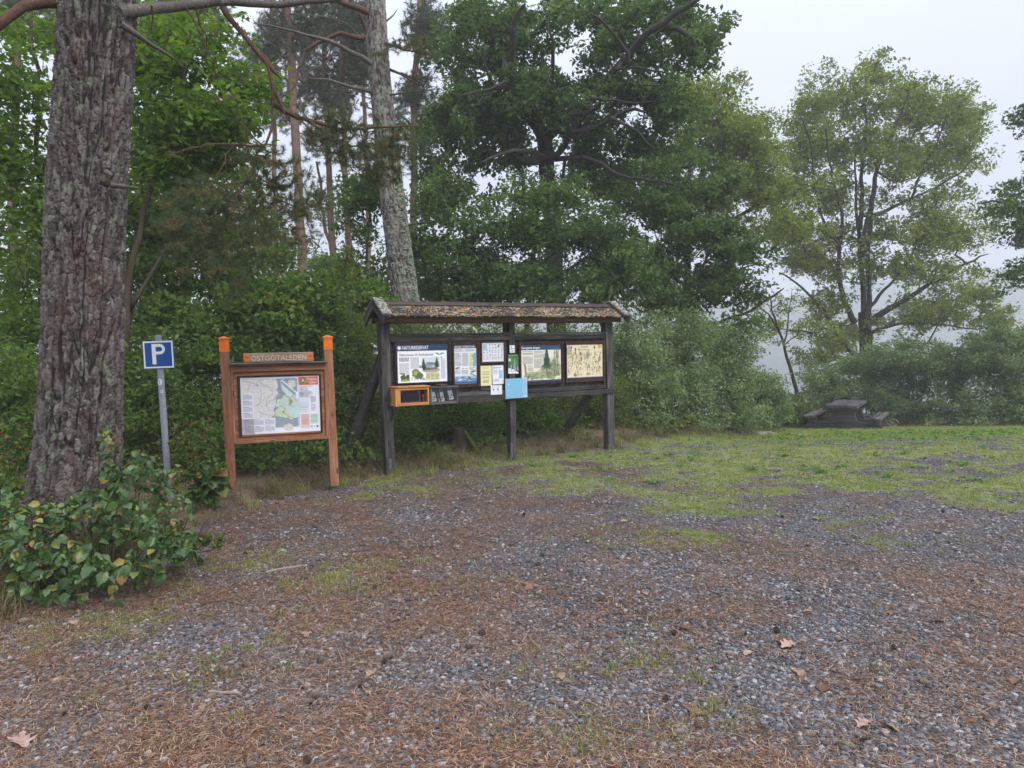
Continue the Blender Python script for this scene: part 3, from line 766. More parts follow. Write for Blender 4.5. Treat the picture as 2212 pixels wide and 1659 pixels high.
# framed posters (lift-off panels hung on the board)
def framed(name, label, cat, x0, x1, z0, z1, s0, s1, t0, t1, sheet, ears=0, top=M_brown):
    """frame x0..x1 z0..z1 ; sheet s0..s1 t0..t1 with print built in local sheet coordinates"""
    e = empty(name, BF @ Vector((x0, 0, z0))); tag(e, label, cat)
    bp('frame_side', x0, s0, -.020, .012, z0 - ears, z1, M_brown, e, axis='z', bevel=.002); bp('frame_side', s1, x1, -.020, .012, z0 - ears, z1, M_brown, e, axis='z', bevel=.002)
    bp('frame_top', s0 + .001, s1 - .001, -.018, .010, t1, z1 - .002, top, e, bevel=.002); bp('frame_bottom', s0 + .001, s1 - .001, -.018, .010, z0, t0, M_brown, e, bevel=.002)
    m = MB(); m.box(s0 + .001, s1 - .001, -.0055, .004, t0 + .001, t1 - .001); pn = m.build('panel', M_print, e, BF)
    a = pn.data.attributes.new('Col', 'FLOAT_COLOR', 'FACE'); a.data.foreach_set('color', np.tile(np.array((*sheet.base, 1), dtype=np.float32), len(pn.data.polygons)))
    sheet.build('print', pn, BF @ T(s0, -.0060, t0))
    m = MB()
    for sx in ((x0 + s0) / 2, (x1 + s1) / 2):
        for sz in (z0 + .03, (z0 + z1) / 2, z1 - .03): m.box(sx - .003, sx + .003, -.0225, -.0195, sz - .003, sz + .003)
    m.build('screws', M_galv, e, BF, kind='stuff')
    return e

def pine_tree(s, cx, z0, h, w, col, trunk=(.08, .06, .04), lay=4, tiers=7):
    s.rect(cx - w * .03, z0, cx + w * .03, z0 + h * .9, trunk, lay)
    for k in range(tiers):
        u = k / tiers; ww = w * (1 - u * .85) * (.8 + .4 * s.rng.rand()) / 2; zz = z0 + h * (.2 + .8 * u)
        s.poly([(cx - ww, zz - h * .05), (cx + ww, zz - h * .06), (cx + ww * .2, zz + h * .14), (cx - ww * .2, zz + h * .14)], tuple(c * (.7 + .6 * s.rng.rand()) for c in col), lay + 1)

# 1 nature reserve
w, h = .690, .490
s = Sheet(1); s.base = NAVY
s.rect(.013, .012, w - .022, h - .085, (.88, .90, .92), 1)
for k in range(6): 
    a = k * math.pi / 3; c, q = math.cos(a), math.sin(a); s.poly([(.038 + c * .008 - q * .007, h - .045 + q * .008 + c * .007), (.038 + c * .027 - q * .006, h - .045 + q * .027 + c * .006), (.038 + c * .027 + q * .006, h - .045 + q * .027 - c * .006), (.038 + c * .008 + q * .007, h - .045 + q * .008 - c * .007)], WHITE, 3)
s.blob(.038, h - .045, .010, .010, WHITE, 3, 10, 0)
s.text('NATURRESERVAT', .078, h - .066, .044, WHITE, 3, .345, True)
s.text('Välkommen till Åsvikelandet', .034, h - .147, .030, (.10, .11, .14), 3, .455, True)
s.lines(.034, .165, h - .165, h - .225, .0105, INK, 2, .6); s.lines(.034, .165, h - .235, h - .385, .0095, TXT, 2)
s.lines(.180, .295, h - .165, h - .315, .0095, TXT, 2)
s.rect(.325, h - .345, .570, h - .165, (.66, .74, .74), 2); s.blob(.445, h - .255, .075, .028, (.20, .36, .52), 3, 12, .2); s.poly([(.40, h - .235), (.53, h - .238), (.53, h - .250), (.42, h - .252)], (.10, .12, .08), 4)
s.blob(.450, h - .322, .125, .036, (.42, .38, .33), 3, 16, .25); s.blob(.40, h - .315, .06, .018, (.16, .12, .09), 4); s.blob(.49, h - .31, .05, .014, (.20, .16, .12), 4, 9)
for cx, hh in ((.352, .13), (.53, .15)): pine_tree(s, cx, h - .315, hh, .085, (.045, .095, .045), lay=5)
s.blob(.355, h - .300, .022, .022, (.03, .03, .025), 7)
s.blob(.265, h - .375, .072, .055, (.20, .27, .10), 3, 14, .25, -.5); s.blob(.25, h - .36, .035, .028, (.42, .42, .12), 4); s.blob(.30, h - .40, .05, .04, (.10, .15, .09), 4, 9, .4); s.blob(.34, h - .43, .045, .018, (.35, .46, .55), 3, 9, .3, -.5)
s.blob(.305, h - .285, .008, .018, (.06, .05, .05), 4)
s.rect(.048, .030, .165, .085, (.18, .30, .07), 2); s.blob(.085, .085, .038, .035, (.06, .11, .04), 3); s.blob(.14, .085, .022, .032, (.05, .09, .04), 3); s.rect(.05, .028, .165, .05, (.30, .42, .10), 4)
s.fish(.07, .125, .06, (.20, .15, .12))
for k in range(3): s.lines(.185 + k * .04, .205 + k * .04, .075, .03, .010, TXT, 3)
s.rect(.380, .028, .565, .135, (.72, .70, .40), 2); s.text('Föreskrifter', .395, .120, .009, INK, 3, .08)
for k in range(3): s.lines(.388 + k * .060, .440 + k * .060, .112, .034, .0088, (.22, .22, .16), 3)
s.lines(.375, .560, h - .352, h - .372, .0088, TXT, 2); s.rect(.578, .030, .580, .32, (.55, .6, .8), 2); s.rect(.586, .310, .604, .325, (.10, .14, .25), 2)
s.lines(.586, .650, .300, .035, .0092, (.30, .28, .42), 2); s.poly([(.505, h - .115), (.545, h - .112), (.575, h - .128), (.605, h - .110), (.64, h - .120), (.585, h - .140), (.555, h - .140)], (.22, .28, .34), 3); s.blob(.573, h - .136, .016, .008, (.45, .6, .7), 4)
framed('nature_reserve_poster', 'framed white poster headed NATURRESERVAT above a drawn pine shore and text columns', 'poster', .081, .838, 1.118, 1.640, .104, .794, 1.112 + .002, 1.602, s)
# 2 coastal fish
w, h = .318, .504
s = Sheet(2); s.base = (.82, .84, .86)
s.rect(0.002, h - .045, w - .002, h - .003, NAVY, 1); s.text('KUSTFISK I ÖSTERGÖTLAND', .010, h - .035, .022, WHITE, 3, .285, True)
s.rect(.002, .003, w - .002, .095, (.10, .25, .48), 1); s.rect(.002, .07, w - .002, .10, (.35, .52, .70), 2); s.rect(.002, .10, w - .002, .12, (.66, .76, .84), 2)
s.rect(.002, .003, w - .002, .03, (.03, .12, .32), 2)
s.lines(.012, .15, h - .055, h - .095, .0085, TXT); s.lines(.16, .29, h - .055, h - .095, .0085, TXT)
s.lines(.010, .105, h - .105, .225, .0085, TXT); s.lines(.115, .205, h - .105, .225, .0085, TXT)
s.rect(.215, .225, .310, h - .105, (.20, .36, .56), 2); s.poly([(.215, .225), (.262, .225), (.275, .30), (.255, .36), (.285, h - .105), (.215, h - .105)], (.66, .66, .30), 3)
for zz in (.36, .31, .26): s.fish(.25, zz, .018, INK, 4)
s.lines(.010, .095, .180, .120, .0085, TXT); s.lines(.105, .20, .180, .120, .0085, TXT); s.lines(.215, .305, .215, .17, .0085, TXT)
for cx, cz, L, c, a in ((.045, .205, .075, (.26, .17, .12), .2), (.125, .20, .035, (.25, .25, .25), -.2), (.17, .20, .03, (.2, .2, .2), 0), (.265, .155, .085, (.20, .18, .12), .2), (.24, .125, .05, (.22, .12, .10), 0), (.28, .105, .06, (.25, .25, .25), -.4), (.12, .085, .075, (.22, .20, .16), .1), (.04, .085, .05, (.25, .22, .2), 0), (.08, .052, .085, (.62, .66, .68), .1), (.15, .055, .04, (.6, .6, .6), 0), (.215, .075, .07, (.12, .10, .08), -.5), (.265, .07, .03, (.35, .2, .15), .7), (.21, .04, .06, (.45, .44, .3), 0)): s.fish(cx, cz, L, c, 5, a)
framed('coastal_fish_poster', 'narrow framed poster headed KUSTFISK I ÖSTERGÖTLAND with fish over a blue foot', 'poster', .846, 1.243, 1.032, 1.632, .874, 1.192, 1.080, 1.584, s)
# 3 birds
w, h = .322, .252
s = Sheet(3); s.base = (.80, .83, .86); s.rect(.004, .004, w - .004, h - .004, (.66, .70, .76), 1); s.rect(.009, .009, w - .009, h - .009, (.74, .78, .82), 2)
s.rect(.015, .012, w - .015, .038, (.80, .82, .84), 3); s.lines(.018, w - .02, .036, .014, .008, TXT, 4); s.rect(.012, .150, .08, .235, (.50, .58, .68), 3); s.blob(.04, .20, .02, .03, (.38, .48, .60), 4)
for r in range(6):
    for c in range(7):
        if r > 3 and c < 2: continue
        cx, cz = .03 + c * .043 + s.rng.randn() * .004, .055 + r * .033 + s.rng.randn() * .004; k = (.10 + .25 * s.rng.rand())
        s.blob(cx, cz, .012, .0045, (k, k * 1.1, k * 1.35), 4, 7, .3, s.rng.rand() * 1.2 - .4); s.blob(cx - .010, cz + .006, .003, .006, (k * .7, k * .8, k), 5, 5)
        if s.rng.rand() < .4: s.poly([(cx, cz), (cx + .018, cz + .012), (cx + .006, cz + .001)], (k, k, k * 1.2), 5)
        s.rect(cx - .012, cz - .011, cx + .010, cz - .009, TXT, 4)
s.poly([(.225, .200), (.262, .235), (.255, .205), (.270, .198)], (.10, .13, .20), 5)
framed('bird_chart_poster', 'small framed blue-grey chart of many seabird drawings above the yellow notice', 'poster', 1.249, 1.622, 1.328, 1.625, 1.273, 1.595, 1.354, 1.606, s)
# 4 old forest
w, h = .638, .496
s = Sheet(4); s.base = (.80, .77, .64); s.rect(0, h - .062, w, h - .002, (.015, .075, .16), 1); s.rect(0, .002, w, .022, (.015, .06, .17), 1)
s.text('Den gamla skogen', .010, h - .046, .032, WHITE, 3, .285, True)
s.lines(.022, .19, h - .080, h - .135, .0115, INK, 2, .5); s.lines(.022, .19, h - .150, h - .255, .0115, TXT, 2); s.lines(.205, .375, h - .080, h - .175, .0115, TXT, 2); s.lines(.205, .325, h - .185, h - .315, .0105, TXT, 2); s.lines(.10, .19, h - .27, h - .36, .0105, TXT, 2)
GR = [(.16, .22, .10), (.24, .30, .14), (.33, .35, .18), (.12, .17, .10), (.38, .36, .22), (.20, .17, .12)]
s.blob(.33, .085, .30, .050, (.40, .44, .24), 2, 18, .25); s.blob(.48, .17, .15, .12, (.46, .50, .30), 2, 16, .25)
for k in range(150):
    u = s.rng.rand(); cx = .04 + .57 * u; top = .10 + .26 * sm(.25, .75, u); cz = .035 + (top - .035) * s.rng.rand() ** 1.2
    s.blob(cx, cz, .004 + .020 * s.rng.rand(), .003 + .009 * s.rng.rand(), GR[s.rng.randint(6)], 3 + (k % 3), 6, .5, s.rng.randn() * .6)
for k in range(40):
    cx = .30 + .31 * s.rng.rand(); z0 = .08 + .10 * s.rng.rand(); s.way([(cx, z0), (cx + s.rng.randn() * .006, z0 + .06 + .16 * s.rng.rand())], .0035, GR[s.rng.randint(6)], 6)
pine_tree(s, .405, .13, .32, .155, (.045, .12, .085), lay=7, tiers=10)
for cx in (.56, .585, .53): s.way([(cx, .10), (cx - .01, .25), (cx + .012, .46)], .009, (.16, .14, .12), 7)
for k in range(14): cx, cz = .575 + s.rng.randn() * .02, .30 + .15 * s.rng.rand(); s.way([(cx, cz), (cx + s.rng.randn() * .035, cz + .03)], .003, (.20, .18, .15), 7)
s.way([(.075, .06), (.065, .20), (.055, .24)], .028, (.30, .25, .18), 6); s.blob(.07, .06, .02, .018, (.62, .42, .38), 7)
for cx, cz in ((.295, .055), (.375, .08), (.51, .20), (.50, .095)): s.blob(cx, cz, .015, .019, (.66, .52, .36), 8, 10, .1); s.blob(cx, cz, .009, .012, (.22, .20, .12), 9, 10, .1)
s.blob(.60, .036, .006, .010, INK, 5)
framed('old_forest_poster', 'framed cream poster headed Den gamla skogen with a painted spruce wood', 'poster', 1.828, 2.544, 1.022, 1.610, 1.858, 2.497, 1.062, 1.560, s, .0, M_brown)
# 5 meadow plants
w, h = .616, .480
s = Sheet(5); s.base = (.80, .72, .49); s.rect(0, .001, w, .016, (.03, .04, .22), 1)
s.text('Östergötlands', .235, h - .045, .024, (.16, .13, .10), 4, .13); s.text('ängs- och hagmarker', .195, h - .082, .022, (.16, .13, .10), 4, .20)
PC = [(.10, .08, .06), (.18, .20, .09), (.30, .30, .12), (.26, .14, .08), (.40, .20, .10), (.20, .18, .24), (.55, .42, .10), (.34, .28, .20)]
s.blob(.045, h - .09, .045, .075, (.42, .40, .36), 2, 12, .3); s.blob(.36, h - .15, .035, .06, (.36, .33, .30), 2, 12, .3); s.blob(.565, h - .035, .045, .025, (.60, .42, .08), 3, 12, .4)
for k in range(230):
    cx, cz = .02 + (w - .04) * s.rng.rand(), .03 + (h - .14) * s.rng.rand() ** .9; c = PC[s.rng.randint(8)]
    s.way([(cx, cz - .02), (cx + s.rng.randn() * .006, cz + .012 + .03 * s.rng.rand())], .0022, (.24, .26, .12), 3)
    s.blob(cx, cz + .01, .003 + .009 * s.rng.rand() ** 2, .003 + .010 * s.rng.rand() ** 2, c, 4 + k % 2, 6, .5, s.rng.rand() * 3)
for cx, cz, rx, rz, c in ((.235, h - .13, .013, .030, (.34, .05, .06)), (.245, h - .20, .012, .035, (.10, .18, .06)), (.10, h - .15, .018, .022, (.58, .42, .05)), (.205, h - .06, .014, .018, (.62, .36, .05)), (.20, h - .265, .03, .02, (.60, .50, .12)), (.145, .05, .03, .02, (.45, .16, .05)), (.36, .06, .03, .022, (.58, .22, .10)), (.475, h - .045, .014, .02, (.16, .03, .04)), (.08, h - .04, .012, .02, (.25, .08, .06)), (.15, h - .065, .014, .022, (.07, .06, .05))):
    s.blob(cx, cz, rx, rz, c, 6, 9, .3); s.way([(cx, cz), (cx + .004, cz - .09)], .003, (.14, .22, .08), 5)
framed('meadow_plants_poster', 'framed yellow-cream chart of meadow flowers and birds, right-hand end of the notice board', 'poster', 2.572, 3.248, 1.028, 1.614, 2.590, 3.206, 1.079, 1.559, s, .012)

# loose notices
def notice(name, label, x0, x1, z0, z1, sheet, y=-.0035, th=.0015, tilt=0, cat='notice'):
    M = BF @ T((x0 + x1) / 2, y, (z0 + z1) / 2) @ Matrix.Rotation(tilt, 4, 'Y') @ T(-(x1 - x0) / 2, 0, -(z1 - z0) / 2)
    m = MB(); m.box(0, x1 - x0, 0, th, 0, z1 - z0)
    o = m.build(name, M_print, None, M); a = o.data.attributes.new('Col', 'FLOAT_COLOR', 'FACE'); a.data.foreach_set('color', np.tile(np.array((*sheet.base, 1), dtype=np.float32), 6))
    tag(o, label, cat); sheet.build('print', o, M @ T(0, -.0002, 0)); return o
w, h = .168, .264
s = Sheet(6); s.base = (.80, .76, .42); s.text('LÖSGÅENDE', .030, h - .092, .016, (.16, .15, .08), 1, .106, True); s.text('BETESDJUR', .034, h - .122, .016, (.16, .15, .08), 1, .098, True)
s.lines(.035, .125, h - .030, h - .040, .008, INK, 1); s.lines(.030, .135, .118, .090, .0075, (.25, .24, .14), 1); s.lines(.040, .125, .075, .030, .0085, (.25, .24, .14), 1)
bp('backing_board', 1.252, 1.64, .012, .030, .975, 1.31, M_grey)
notice('yellow_notice', 'pale yellow paper reading LÖSGÅENDE BETESDJUR under the bird chart', 1.249, 1.417, 1.041, 1.306, s, .006, tilt=.01)
w, h = .166, .254
s = Sheet(7); s.base = (.74, .76, .80); s.rect(.006, .010, w - .006, h - .010, (.82, .84, .88), 1); s.text('Fiskeförbud', .042, h - .038, .015, (.12, .16, .3), 2, .085, True); s.text('1 april – 31 maj', .050, h - .055, .009, (.15, .18, .3), 2, .065)
s.blob(.026, h - .034, .012, .014, (.10, .14, .22), 2, 12, 0); s.blob(.026, h - .034, .006, .008, WHITE, 3, 12, 0); s.lines(.015, .08, h - .065, h - .125, .008, TXT, 2); s.rect(.095, .075, .155, h - .065, (.42, .60, .72), 2); s.way([(.118, .09), (.116, .17), (.130, .17), (.132, .09), (.118, .09)], .0025, (.15, .3, .45), 3); s.lines(.015, .10, .07, .025, .009, TXT, 2); s.blob(.148, .045, .004, .009, INK, 3)
notice('fishing_ban_notice', 'white laminated notice with a narrow light blue map strip beside the yellow paper', 1.427, 1.593, 1.052, 1.307, s, .006, tilt=-.008)
w, h = .168, .125
s = Sheet(8); s.base = (.80, .80, .84); s.lines(.02, .07, h - .018, h - .04, .007, TXT, 1); s.lines(.085, .13, h - .018, h - .036, .007, TXT, 1); s.blob(.042, .066, .011, .015, (.08, .10, .14), 1, 8, .4); s.rect(.096, .054, .116, .080, (.05, .14, .16), 1); s.blob(.106, .067, .005, .006, (.5, .65, .65), 2); s.blob(.140, .030, .008, .004, INK, 1); s.lines(.11, .13, .034, .024, .006, TXT, 1)
notice('small_white_notice', 'small plain white paper with two dark emblems pinned lowest on the board', 1.392, 1.560, .917, 1.041, s, -.008, tilt=.005)
w, h = .078, .100
s = Sheet(9); s.base = (.82, .82, .80)
s.blob(.026, .080, .005, .005, INK, 1, 8, 0); s.way([(.026, .074), (.024, .055), (.018, .042)], .006, INK, 1); s.way([(.024, .056), (.031, .043)], .004, INK, 1); s.way([(.026, .068), (.040, .060), (.048, .058)], .0025, INK, 1); s.blob(.056, .054, .010, .004, INK, 1, 8, .2); s.rect(.048, .043, .051, .054, INK, 1); s.rect(.062, .043, .065, .054, INK, 1); s.blob(.067, .059, .005, .003, INK, 1)
s.lines(.022, .060, .034, .026, .007, INK, 1); s.lines(.010, .070, .024, .008, .006, INK, 1)
notice('dog_leash_sign', 'tiny white plate with a black figure walking a dog, on the middle post', 1.688, 1.766, 1.467, 1.567, s, -.006, .003, cat='sign')
w, h = .162, .260
s = Sheet(10); s.base = (.035, .10, .025)
s.rect(.001, .001, w - .001, h - .030, (.06, .17, .025), 1); s.rect(.05, .10, w - .02, .19, (.09, .24, .03), 2); s.text('Följ med på guidade turer', .010, h - .020, .011, (.6, .72, .6), 3, .135, True); s.text('i naturen', .012, h - .036, .007, (.5, .62, .5), 3, .05); s.rect(.010, h - .092, .042, h - .056, (.70, .74, .72), 3)
for cx, z0, z1, r in ((.100, .050, .195, .020), (.045, .055, .120, .016), (.148, .050, .115, .012)):
    s.rect(cx - .002, z0 - .02, cx + .002, z1, (.10, .2, .05), 3); zz = z0
    while zz < z1:
        u = (zz - z0) / (z1 - z0); rr = r * (1 - u * .8)
        for q in (-1, 0, 1): s.blob(cx + q * rr * .7, zz, rr * .42, .006, [(.22, .20, .52), (.34, .30, .66), (.50, .46, .74)][s.rng.randint(3)], 4, 6, .3)
        zz += .0095
P = [(.002, .002), (w - .002, .002)] + [(w - .002 - (w - .004) * u, .012 + .060 * math.sin(u * 1.57)) for u in np.linspace(0, 1, 9)]
s.poly(P, (.82, .84, .84), 6); s.blob(.020, .038, .007, .008, (.05, .1, .25), 7); s.blob(.048, .052, .006, .008, (.05, .1, .25), 7); s.text('Naturskyddsområde', .045, .030, .010, INK, 7, .075, True); s.lines(.045, .125, .024, .014, .007, TXT, 7)
notice('lupin_poster', 'narrow green poster of purple lupin spikes on the middle post', 1.658, 1.820, 1.185, 1.445, s, -.006, .002, .012, 'poster')
w, h = .335, .268
s = Sheet(11); s.base = (.28, .55, .72); s.rect(.002, .002, w - .060, h - .002, (.22, .50, .70), 1); s.rect(w - .058, .002, w - .002, h - .002, (.42, .66, .80), 1)
for k in range(300):
    cx, cz = .01 + (w - .08) * s.rng.rand(), .01 + (h - .02) * s.rng.rand()
    if cx > .17 and s.rng.rand() < .6: continue
    s.blob(cx, cz, .0015 + .004 * s.rng.rand() ** 2, .001 + .0022 * s.rng.rand(), [(.10, .24, .34), (.14, .30, .40), (.36, .60, .74), (.55, .72, .78)][s.rng.randint(4)], 2, 5, .4, s.rng.rand() * 3)
for k in range(9): s.way([(.02 + .22 * s.rng.rand(), .03 + .2 * s.rng.rand())] + [(.02 + .22 * s.rng.rand(), .03 + .2 * s.rng.rand())], .0008, (.16, .36, .50), 2)
s.blob(.05, .19, .014, .010, (.60, .78, .86), 3); s.blob(.045, .11, .010, .008, (.60, .78, .86), 3); s.lines(w - .052, w - .010, h - .02, .03, .0065, (.20, .38, .50), 2)
notice('blue_sea_chart', 'light blue archipelago sea chart overlapping the bottom rail at the middle post', 1.597, 1.932, .856, 1.122, s, -.034, .002, -.008, 'map')

# ------------------------------------------------------------------ boxes on the board
def openbox(name, label, x0, x1, z0, z1, y0, y1, mat, lid, cat, back=M_darkin, over=.012):
    e = empty(name, BF @ Vector((x0, y0, z0))); tag(e, label, cat); th = .020
    bp('side_panel', x0, x0 + th, y0, y1, z0, z1, mat, e, axis='z', bevel=.002); bp('side_panel', x1 - th, x1, y0, y1, z0, z1, mat, e, axis='z', bevel=.002)
    bp('bottom_panel', x0 + th + .001, x1 - th - .001, y0 + .002, y1, z0 + .001, z0 + th, mat, e); bp('back_panel', x0 + th + .001, x1 - th - .001, y1 - .012, y1 - .002, z0 + th + .001, z1, back, e)
    bp('lid', x0 - over, x1 + over, y0 - over, y1 + .004, z1 + .001, z1 + .019, lid, e)
    return e
bxo = openbox('orange_wooden_box', 'fresh orange pine box with an open front holding a black pane and pink cloth', .005, .440, .855, 1.075, -.215, -.034, M_fresh, M_fresh, 'box')
bp('front_rail', .026, .419, -.213, -.199, .876, .892, M_fresh, bxo); bp('front_rail', .026, .419, -.213, -.199, 1.046, 1.0745, M_fresh, bxo); bp('front_post', .026, .072, -.213, -.196, .8925, 1.0455, M_fresh, bxo, axis='z')
c = MB(); c.box(.075, .345, -.150, -.148, .890, 1.045); c = c.build('pink_cloth', M_pink, None, BF); tag(c, 'crumpled pink cloth lining inside the orange pine box', 'cloth')
m = MB(); m.prism([(.085, .900), (.335, .900), (.338, .99), (.300, 1.035), (.125, 1.038), (.083, .985)], -.158, -.152); o = m.build('black_pane', M_black, None, BF, .001); tag(o, 'black glossy pane with cut corners inside the orange pine box', 'pane')
m = MB(); m.box(.375, .392, -.17, -.10, .8765, .95); m.box(.368, .398, -.16, -.11, .951, .985); o = m.build('small_ornament', M_darkin, None, BF, .006); tag(o, 'small dark brown ornament standing at the right in the orange pine box', 'ornament')
bxl = openbox('leaflet_box', 'weathered grey leaflet box with sloping dividers beside the orange box', .462, .832, .850, 1.052, -.200, -.034, M_greyl, M_grey, 'leaflet box')
for xa, xb in ((.575, .615), (.688, .722)): plank('divider', (xb, -.11, .872), (xa, -.11, 1.048), .14, .008, M_darkin, bxl, BF, (0, 1, 0), .001)
bp('front_rail', .483, .811, -.198, -.190, .871, .886, M_greyl, bxl); bp('lid_cleat', .60, .70, -.19, -.02, 1.072, 1.096, M_darkin, bxl)
tglass = NT('clear_pane'); gb = tglass.n('ShaderNodeBsdfTransparent'); gg = tglass.n('ShaderNodeBsdfGlossy', {'Roughness': .08}); lw = tglass.n('ShaderNodeLayerWeight', {'Blend': .25})
gm_ = tglass.n('ShaderNodeMixShader', {0: tglass.rf(lw.outputs['Facing'], 0, 1, .05, .5), 1: gb.outputs[0], 2: gg.outputs[0]}); tglass.t.links.new(gm_.outputs[0], tglass.out.inputs[0])
M_glass = tglass.m
m = MB(); m.box(.483, .811, -.1875, -.1855, .887, 1.050); m.build('clear_front', M_glass, bxl, BF)
for k, (cx, dz, lb) in enumerate(((.520, .0, 'leaflet with a painted shore and dark heading in the left slot of the grey box'), (.628, -.004, 'leaflet with a painted shore leaning in the middle slot of the grey box'), (.752, .012, 'leaflet with a painted shore standing highest in the right slot of the grey box'))):
    s = Sheet(20 + k); s.base = (.70, .77, .80); w, h = .078, .150
    s.rect(0, h - .032, w, h, (.035, .05, .055), 1); s.lines(.006, .05, h - .008, h - .028, .009, (.5, .55, .55), 2); s.rect(0, .05, w, h - .032, (.60, .72, .78), 1); s.rect(0, .04, w, .058, (.36, .48, .55), 2); s.blob(.04, .028, .042, .014, (.62, .60, .56), 3, 12, .3); s.blob(.03, .024, .02, .007, (.25, .22, .2), 4)
    for cx_ in (.015, .058): pine_tree(s, cx_, .035, .045, .026, (.10, .17, .13), lay=5, tiers=5)
    M = BF @ T(cx, -.165, .888 + dz) @ Matrix.Rotation(-.12, 4, 'Y') @ Matrix.Rotation(-.25, 4, 'X') @ T(-w / 2, 0, 0)
    m = MB(); m.box(0, w, .0002, .004, 0, h); o = m.build('leaflet', M_print, None, M); a = o.data.attributes.new('Col', 'FLOAT_COLOR', 'FACE'); a.data.foreach_set('color', np.tile(np.array((*s.base, 1), dtype=np.float32), 6))
    tag(o, lb, 'leaflet', 'leaflets in the grey box'); s.build('print', o, M)

# ------------------------------------------------------------------ orange-capped trail board
to = Vector((-3.0, 7.3, 0)); tu = Vector((.98, .35, 0)).normalized(); tb = Vector((0, 0, 1)).cross(tu)
TF = Matrix((tu, tb, Vector((0, 0, 1)))).transposed().to_4x4(); TF.translation = to
tr = empty('trail_board', to); tag(tr, 'reddish larch trail board with two orange-topped posts and a header reading ÖSTGÖTALEDEN', 'trail board')
def tp(name, *a, **k): return bp(name, *a, parent=k.pop('parent', tr), fr=TF, **k)
for xb, xt, zb in ((.005, -.014, -.04), (1.070, 1.046, .04)):
    p = plank('post', (xb, .048, zb), (xt, .048, 1.556), .096, .092, M_larch, tr, TF, (0, 1, 0), .004)
    m = MB(); d_ = .049
    m.box(xt - .0475, xt + .0475, -.0015, .0975, 1.5565, 1.688); cp = m.build('orange_cap', M_orange, p, TF, .003)
    m = MB(); m.add([(xt - .056, -.010, 1.6885), (xt + .056, -.010, 1.6885), (xt + .056, .106, 1.6885), (xt - .056, .106, 1.6885), (xt - .056, -.010, 1.703), (xt + .056, -.010, 1.703), (xt + .056, .106, 1.703), (xt - .056, .106, 1.703), (xt, .048, 1.722)], [(0, 3, 2, 1), (0, 1, 5, 4), (1, 2, 6, 5), (2, 3, 7, 6), (3, 0, 4, 7), (4, 5, 8), (5, 6, 8), (6, 7, 8), (7, 4, 8)]); m.build('cap_top', M_orange, cp, TF)
    m = MB(); m.box(xb - .052, xb - .047, .02, .075, -.02 + max(0, zb), .20 + max(0, zb)); m.build('steel_shoe', M_hinge, p, TF, .001)
# boarded panel: horizontal planks, frame strips
z = .607; k = 0
while z < 1.385:
    tp('panel_board', .064, .992, .022, .040, z, min(z + .1085, 1.388), mat=M_larch, bevel=.002); z += .110
tp('frame_side', .040, .063, .000, .044, .600, 1.395, mat=M_larch, axis='z'); tp('frame_side', .993, 1.016, .000, .044, .600, 1.395, mat=M_larch, axis='z')
tp('bottom_rail', .045, 1.022, -.006, .030, .575, .606, mat=M_larch); tp('frame_top', .050, 1.010, -.004, .021, 1.342, 1.396, mat=M_larch); tp('frame_top', .046, 1.000, -.028, .044, 1.397, 1.418, mat=M_larch)
tp('frame_lath', .100, .127, -.002, .021, .648, 1.298, mat=M_brown, axis='z'); tp('frame_lath', .937, .958, -.002, .021, .648, 1.298, mat=M_brown, axis='z')
tp('frame_lath', .128, .936, -.002, .021, 1.280, 1.298, mat=M_brown); tp('frame_lath', .128, .936, -.002, .021, .648, .668, mat=M_larch)
tp('shelf', .036, 1.030, -.075, .060, 1.419, 1.436, mat=M_greyl); hd = tp('header_board', .170, .885, -.002, .024, 1.437, 1.538, mat=M_larchg)
V, F = text_polys('ÖSTGÖTALEDEN', False); x0, x1 = V[:, 0].min(), V[:, 0].max(); sx = .565 / (x1 - x0)
M_carve = plain('carved_letter_wood', (.62, .52, .42), .8)
me = mesh('letters', [((v[0] - x0) * sx + .247, -.0028, v[1] * .078 + 1.456) for v in V], F, M_carve); link('letters', me, hd, TF)
for cx in (.203, .852):
    m = MB(); m.box(cx - .029, cx + .029, -.006, -.0025, 1.458, 1.522); mk = m.build('trail_marker', M_orange, hd, TF, .001)
    s = Sheet(1); s.way([(.014, .018), (.014, .046), (.046, .046), (.046, .020)], .003, (.25, .04, .01), 1)
    for q in (.026, .034): s.rect(q - .002, .022, q + .002, .036, (.03, .02, .02), 1); s.blob(q, .040, .0028, .0028, (.03, .02, .02), 1, 8, 0)
    s.build('print', mk, TF @ T(cx - .029, -.0065, 1.458))
# trail map
mx0, mx1, mz0, mz1 = .1285, .9355, .6695, 1.279; w, h = mx1 - mx0, mz1 - mz0
s = Sheet(30); s.base = (.84, .86, .93)
s.rect(.015, .06, .575, h - .018, (.66, .70, .74), 1)
def ip(P): return [(p[0] * w, (1 - p[1]) * h) for p in P]
s.rect(.015, .06, .60, h - .018, (.62, .70, .82), 1)
s.poly(ip([(.02, .04), (.44, .04), (.47, .14), (.45, .24), (.48, .30), (.44, .36), (.43, .50), (.40, .58), (.42, .66), (.36, .72), (.02, .72)]), (.76, .75, .72), 2)
for q in range(240): 
    cx, cz = .02 + .42 * s.rng.rand(), .05 + .66 * s.rng.rand(); k = .66 + .16 * s.rng.rand(); s.blob(cx * w, (1 - cz) * h, .010 * s.rng.rand() + .002, .008 * s.rng.rand() + .002, (k, k * .99, k * .95), 3, 6, .5)
s.poly(ip([(.50, .10), (.80, .52), (.74, .72), (.62, .78), (.50, .62), (.43, .52), (.46, .40), (.60, .38), (.52, .24)]), (.56, .72, .72), 2)
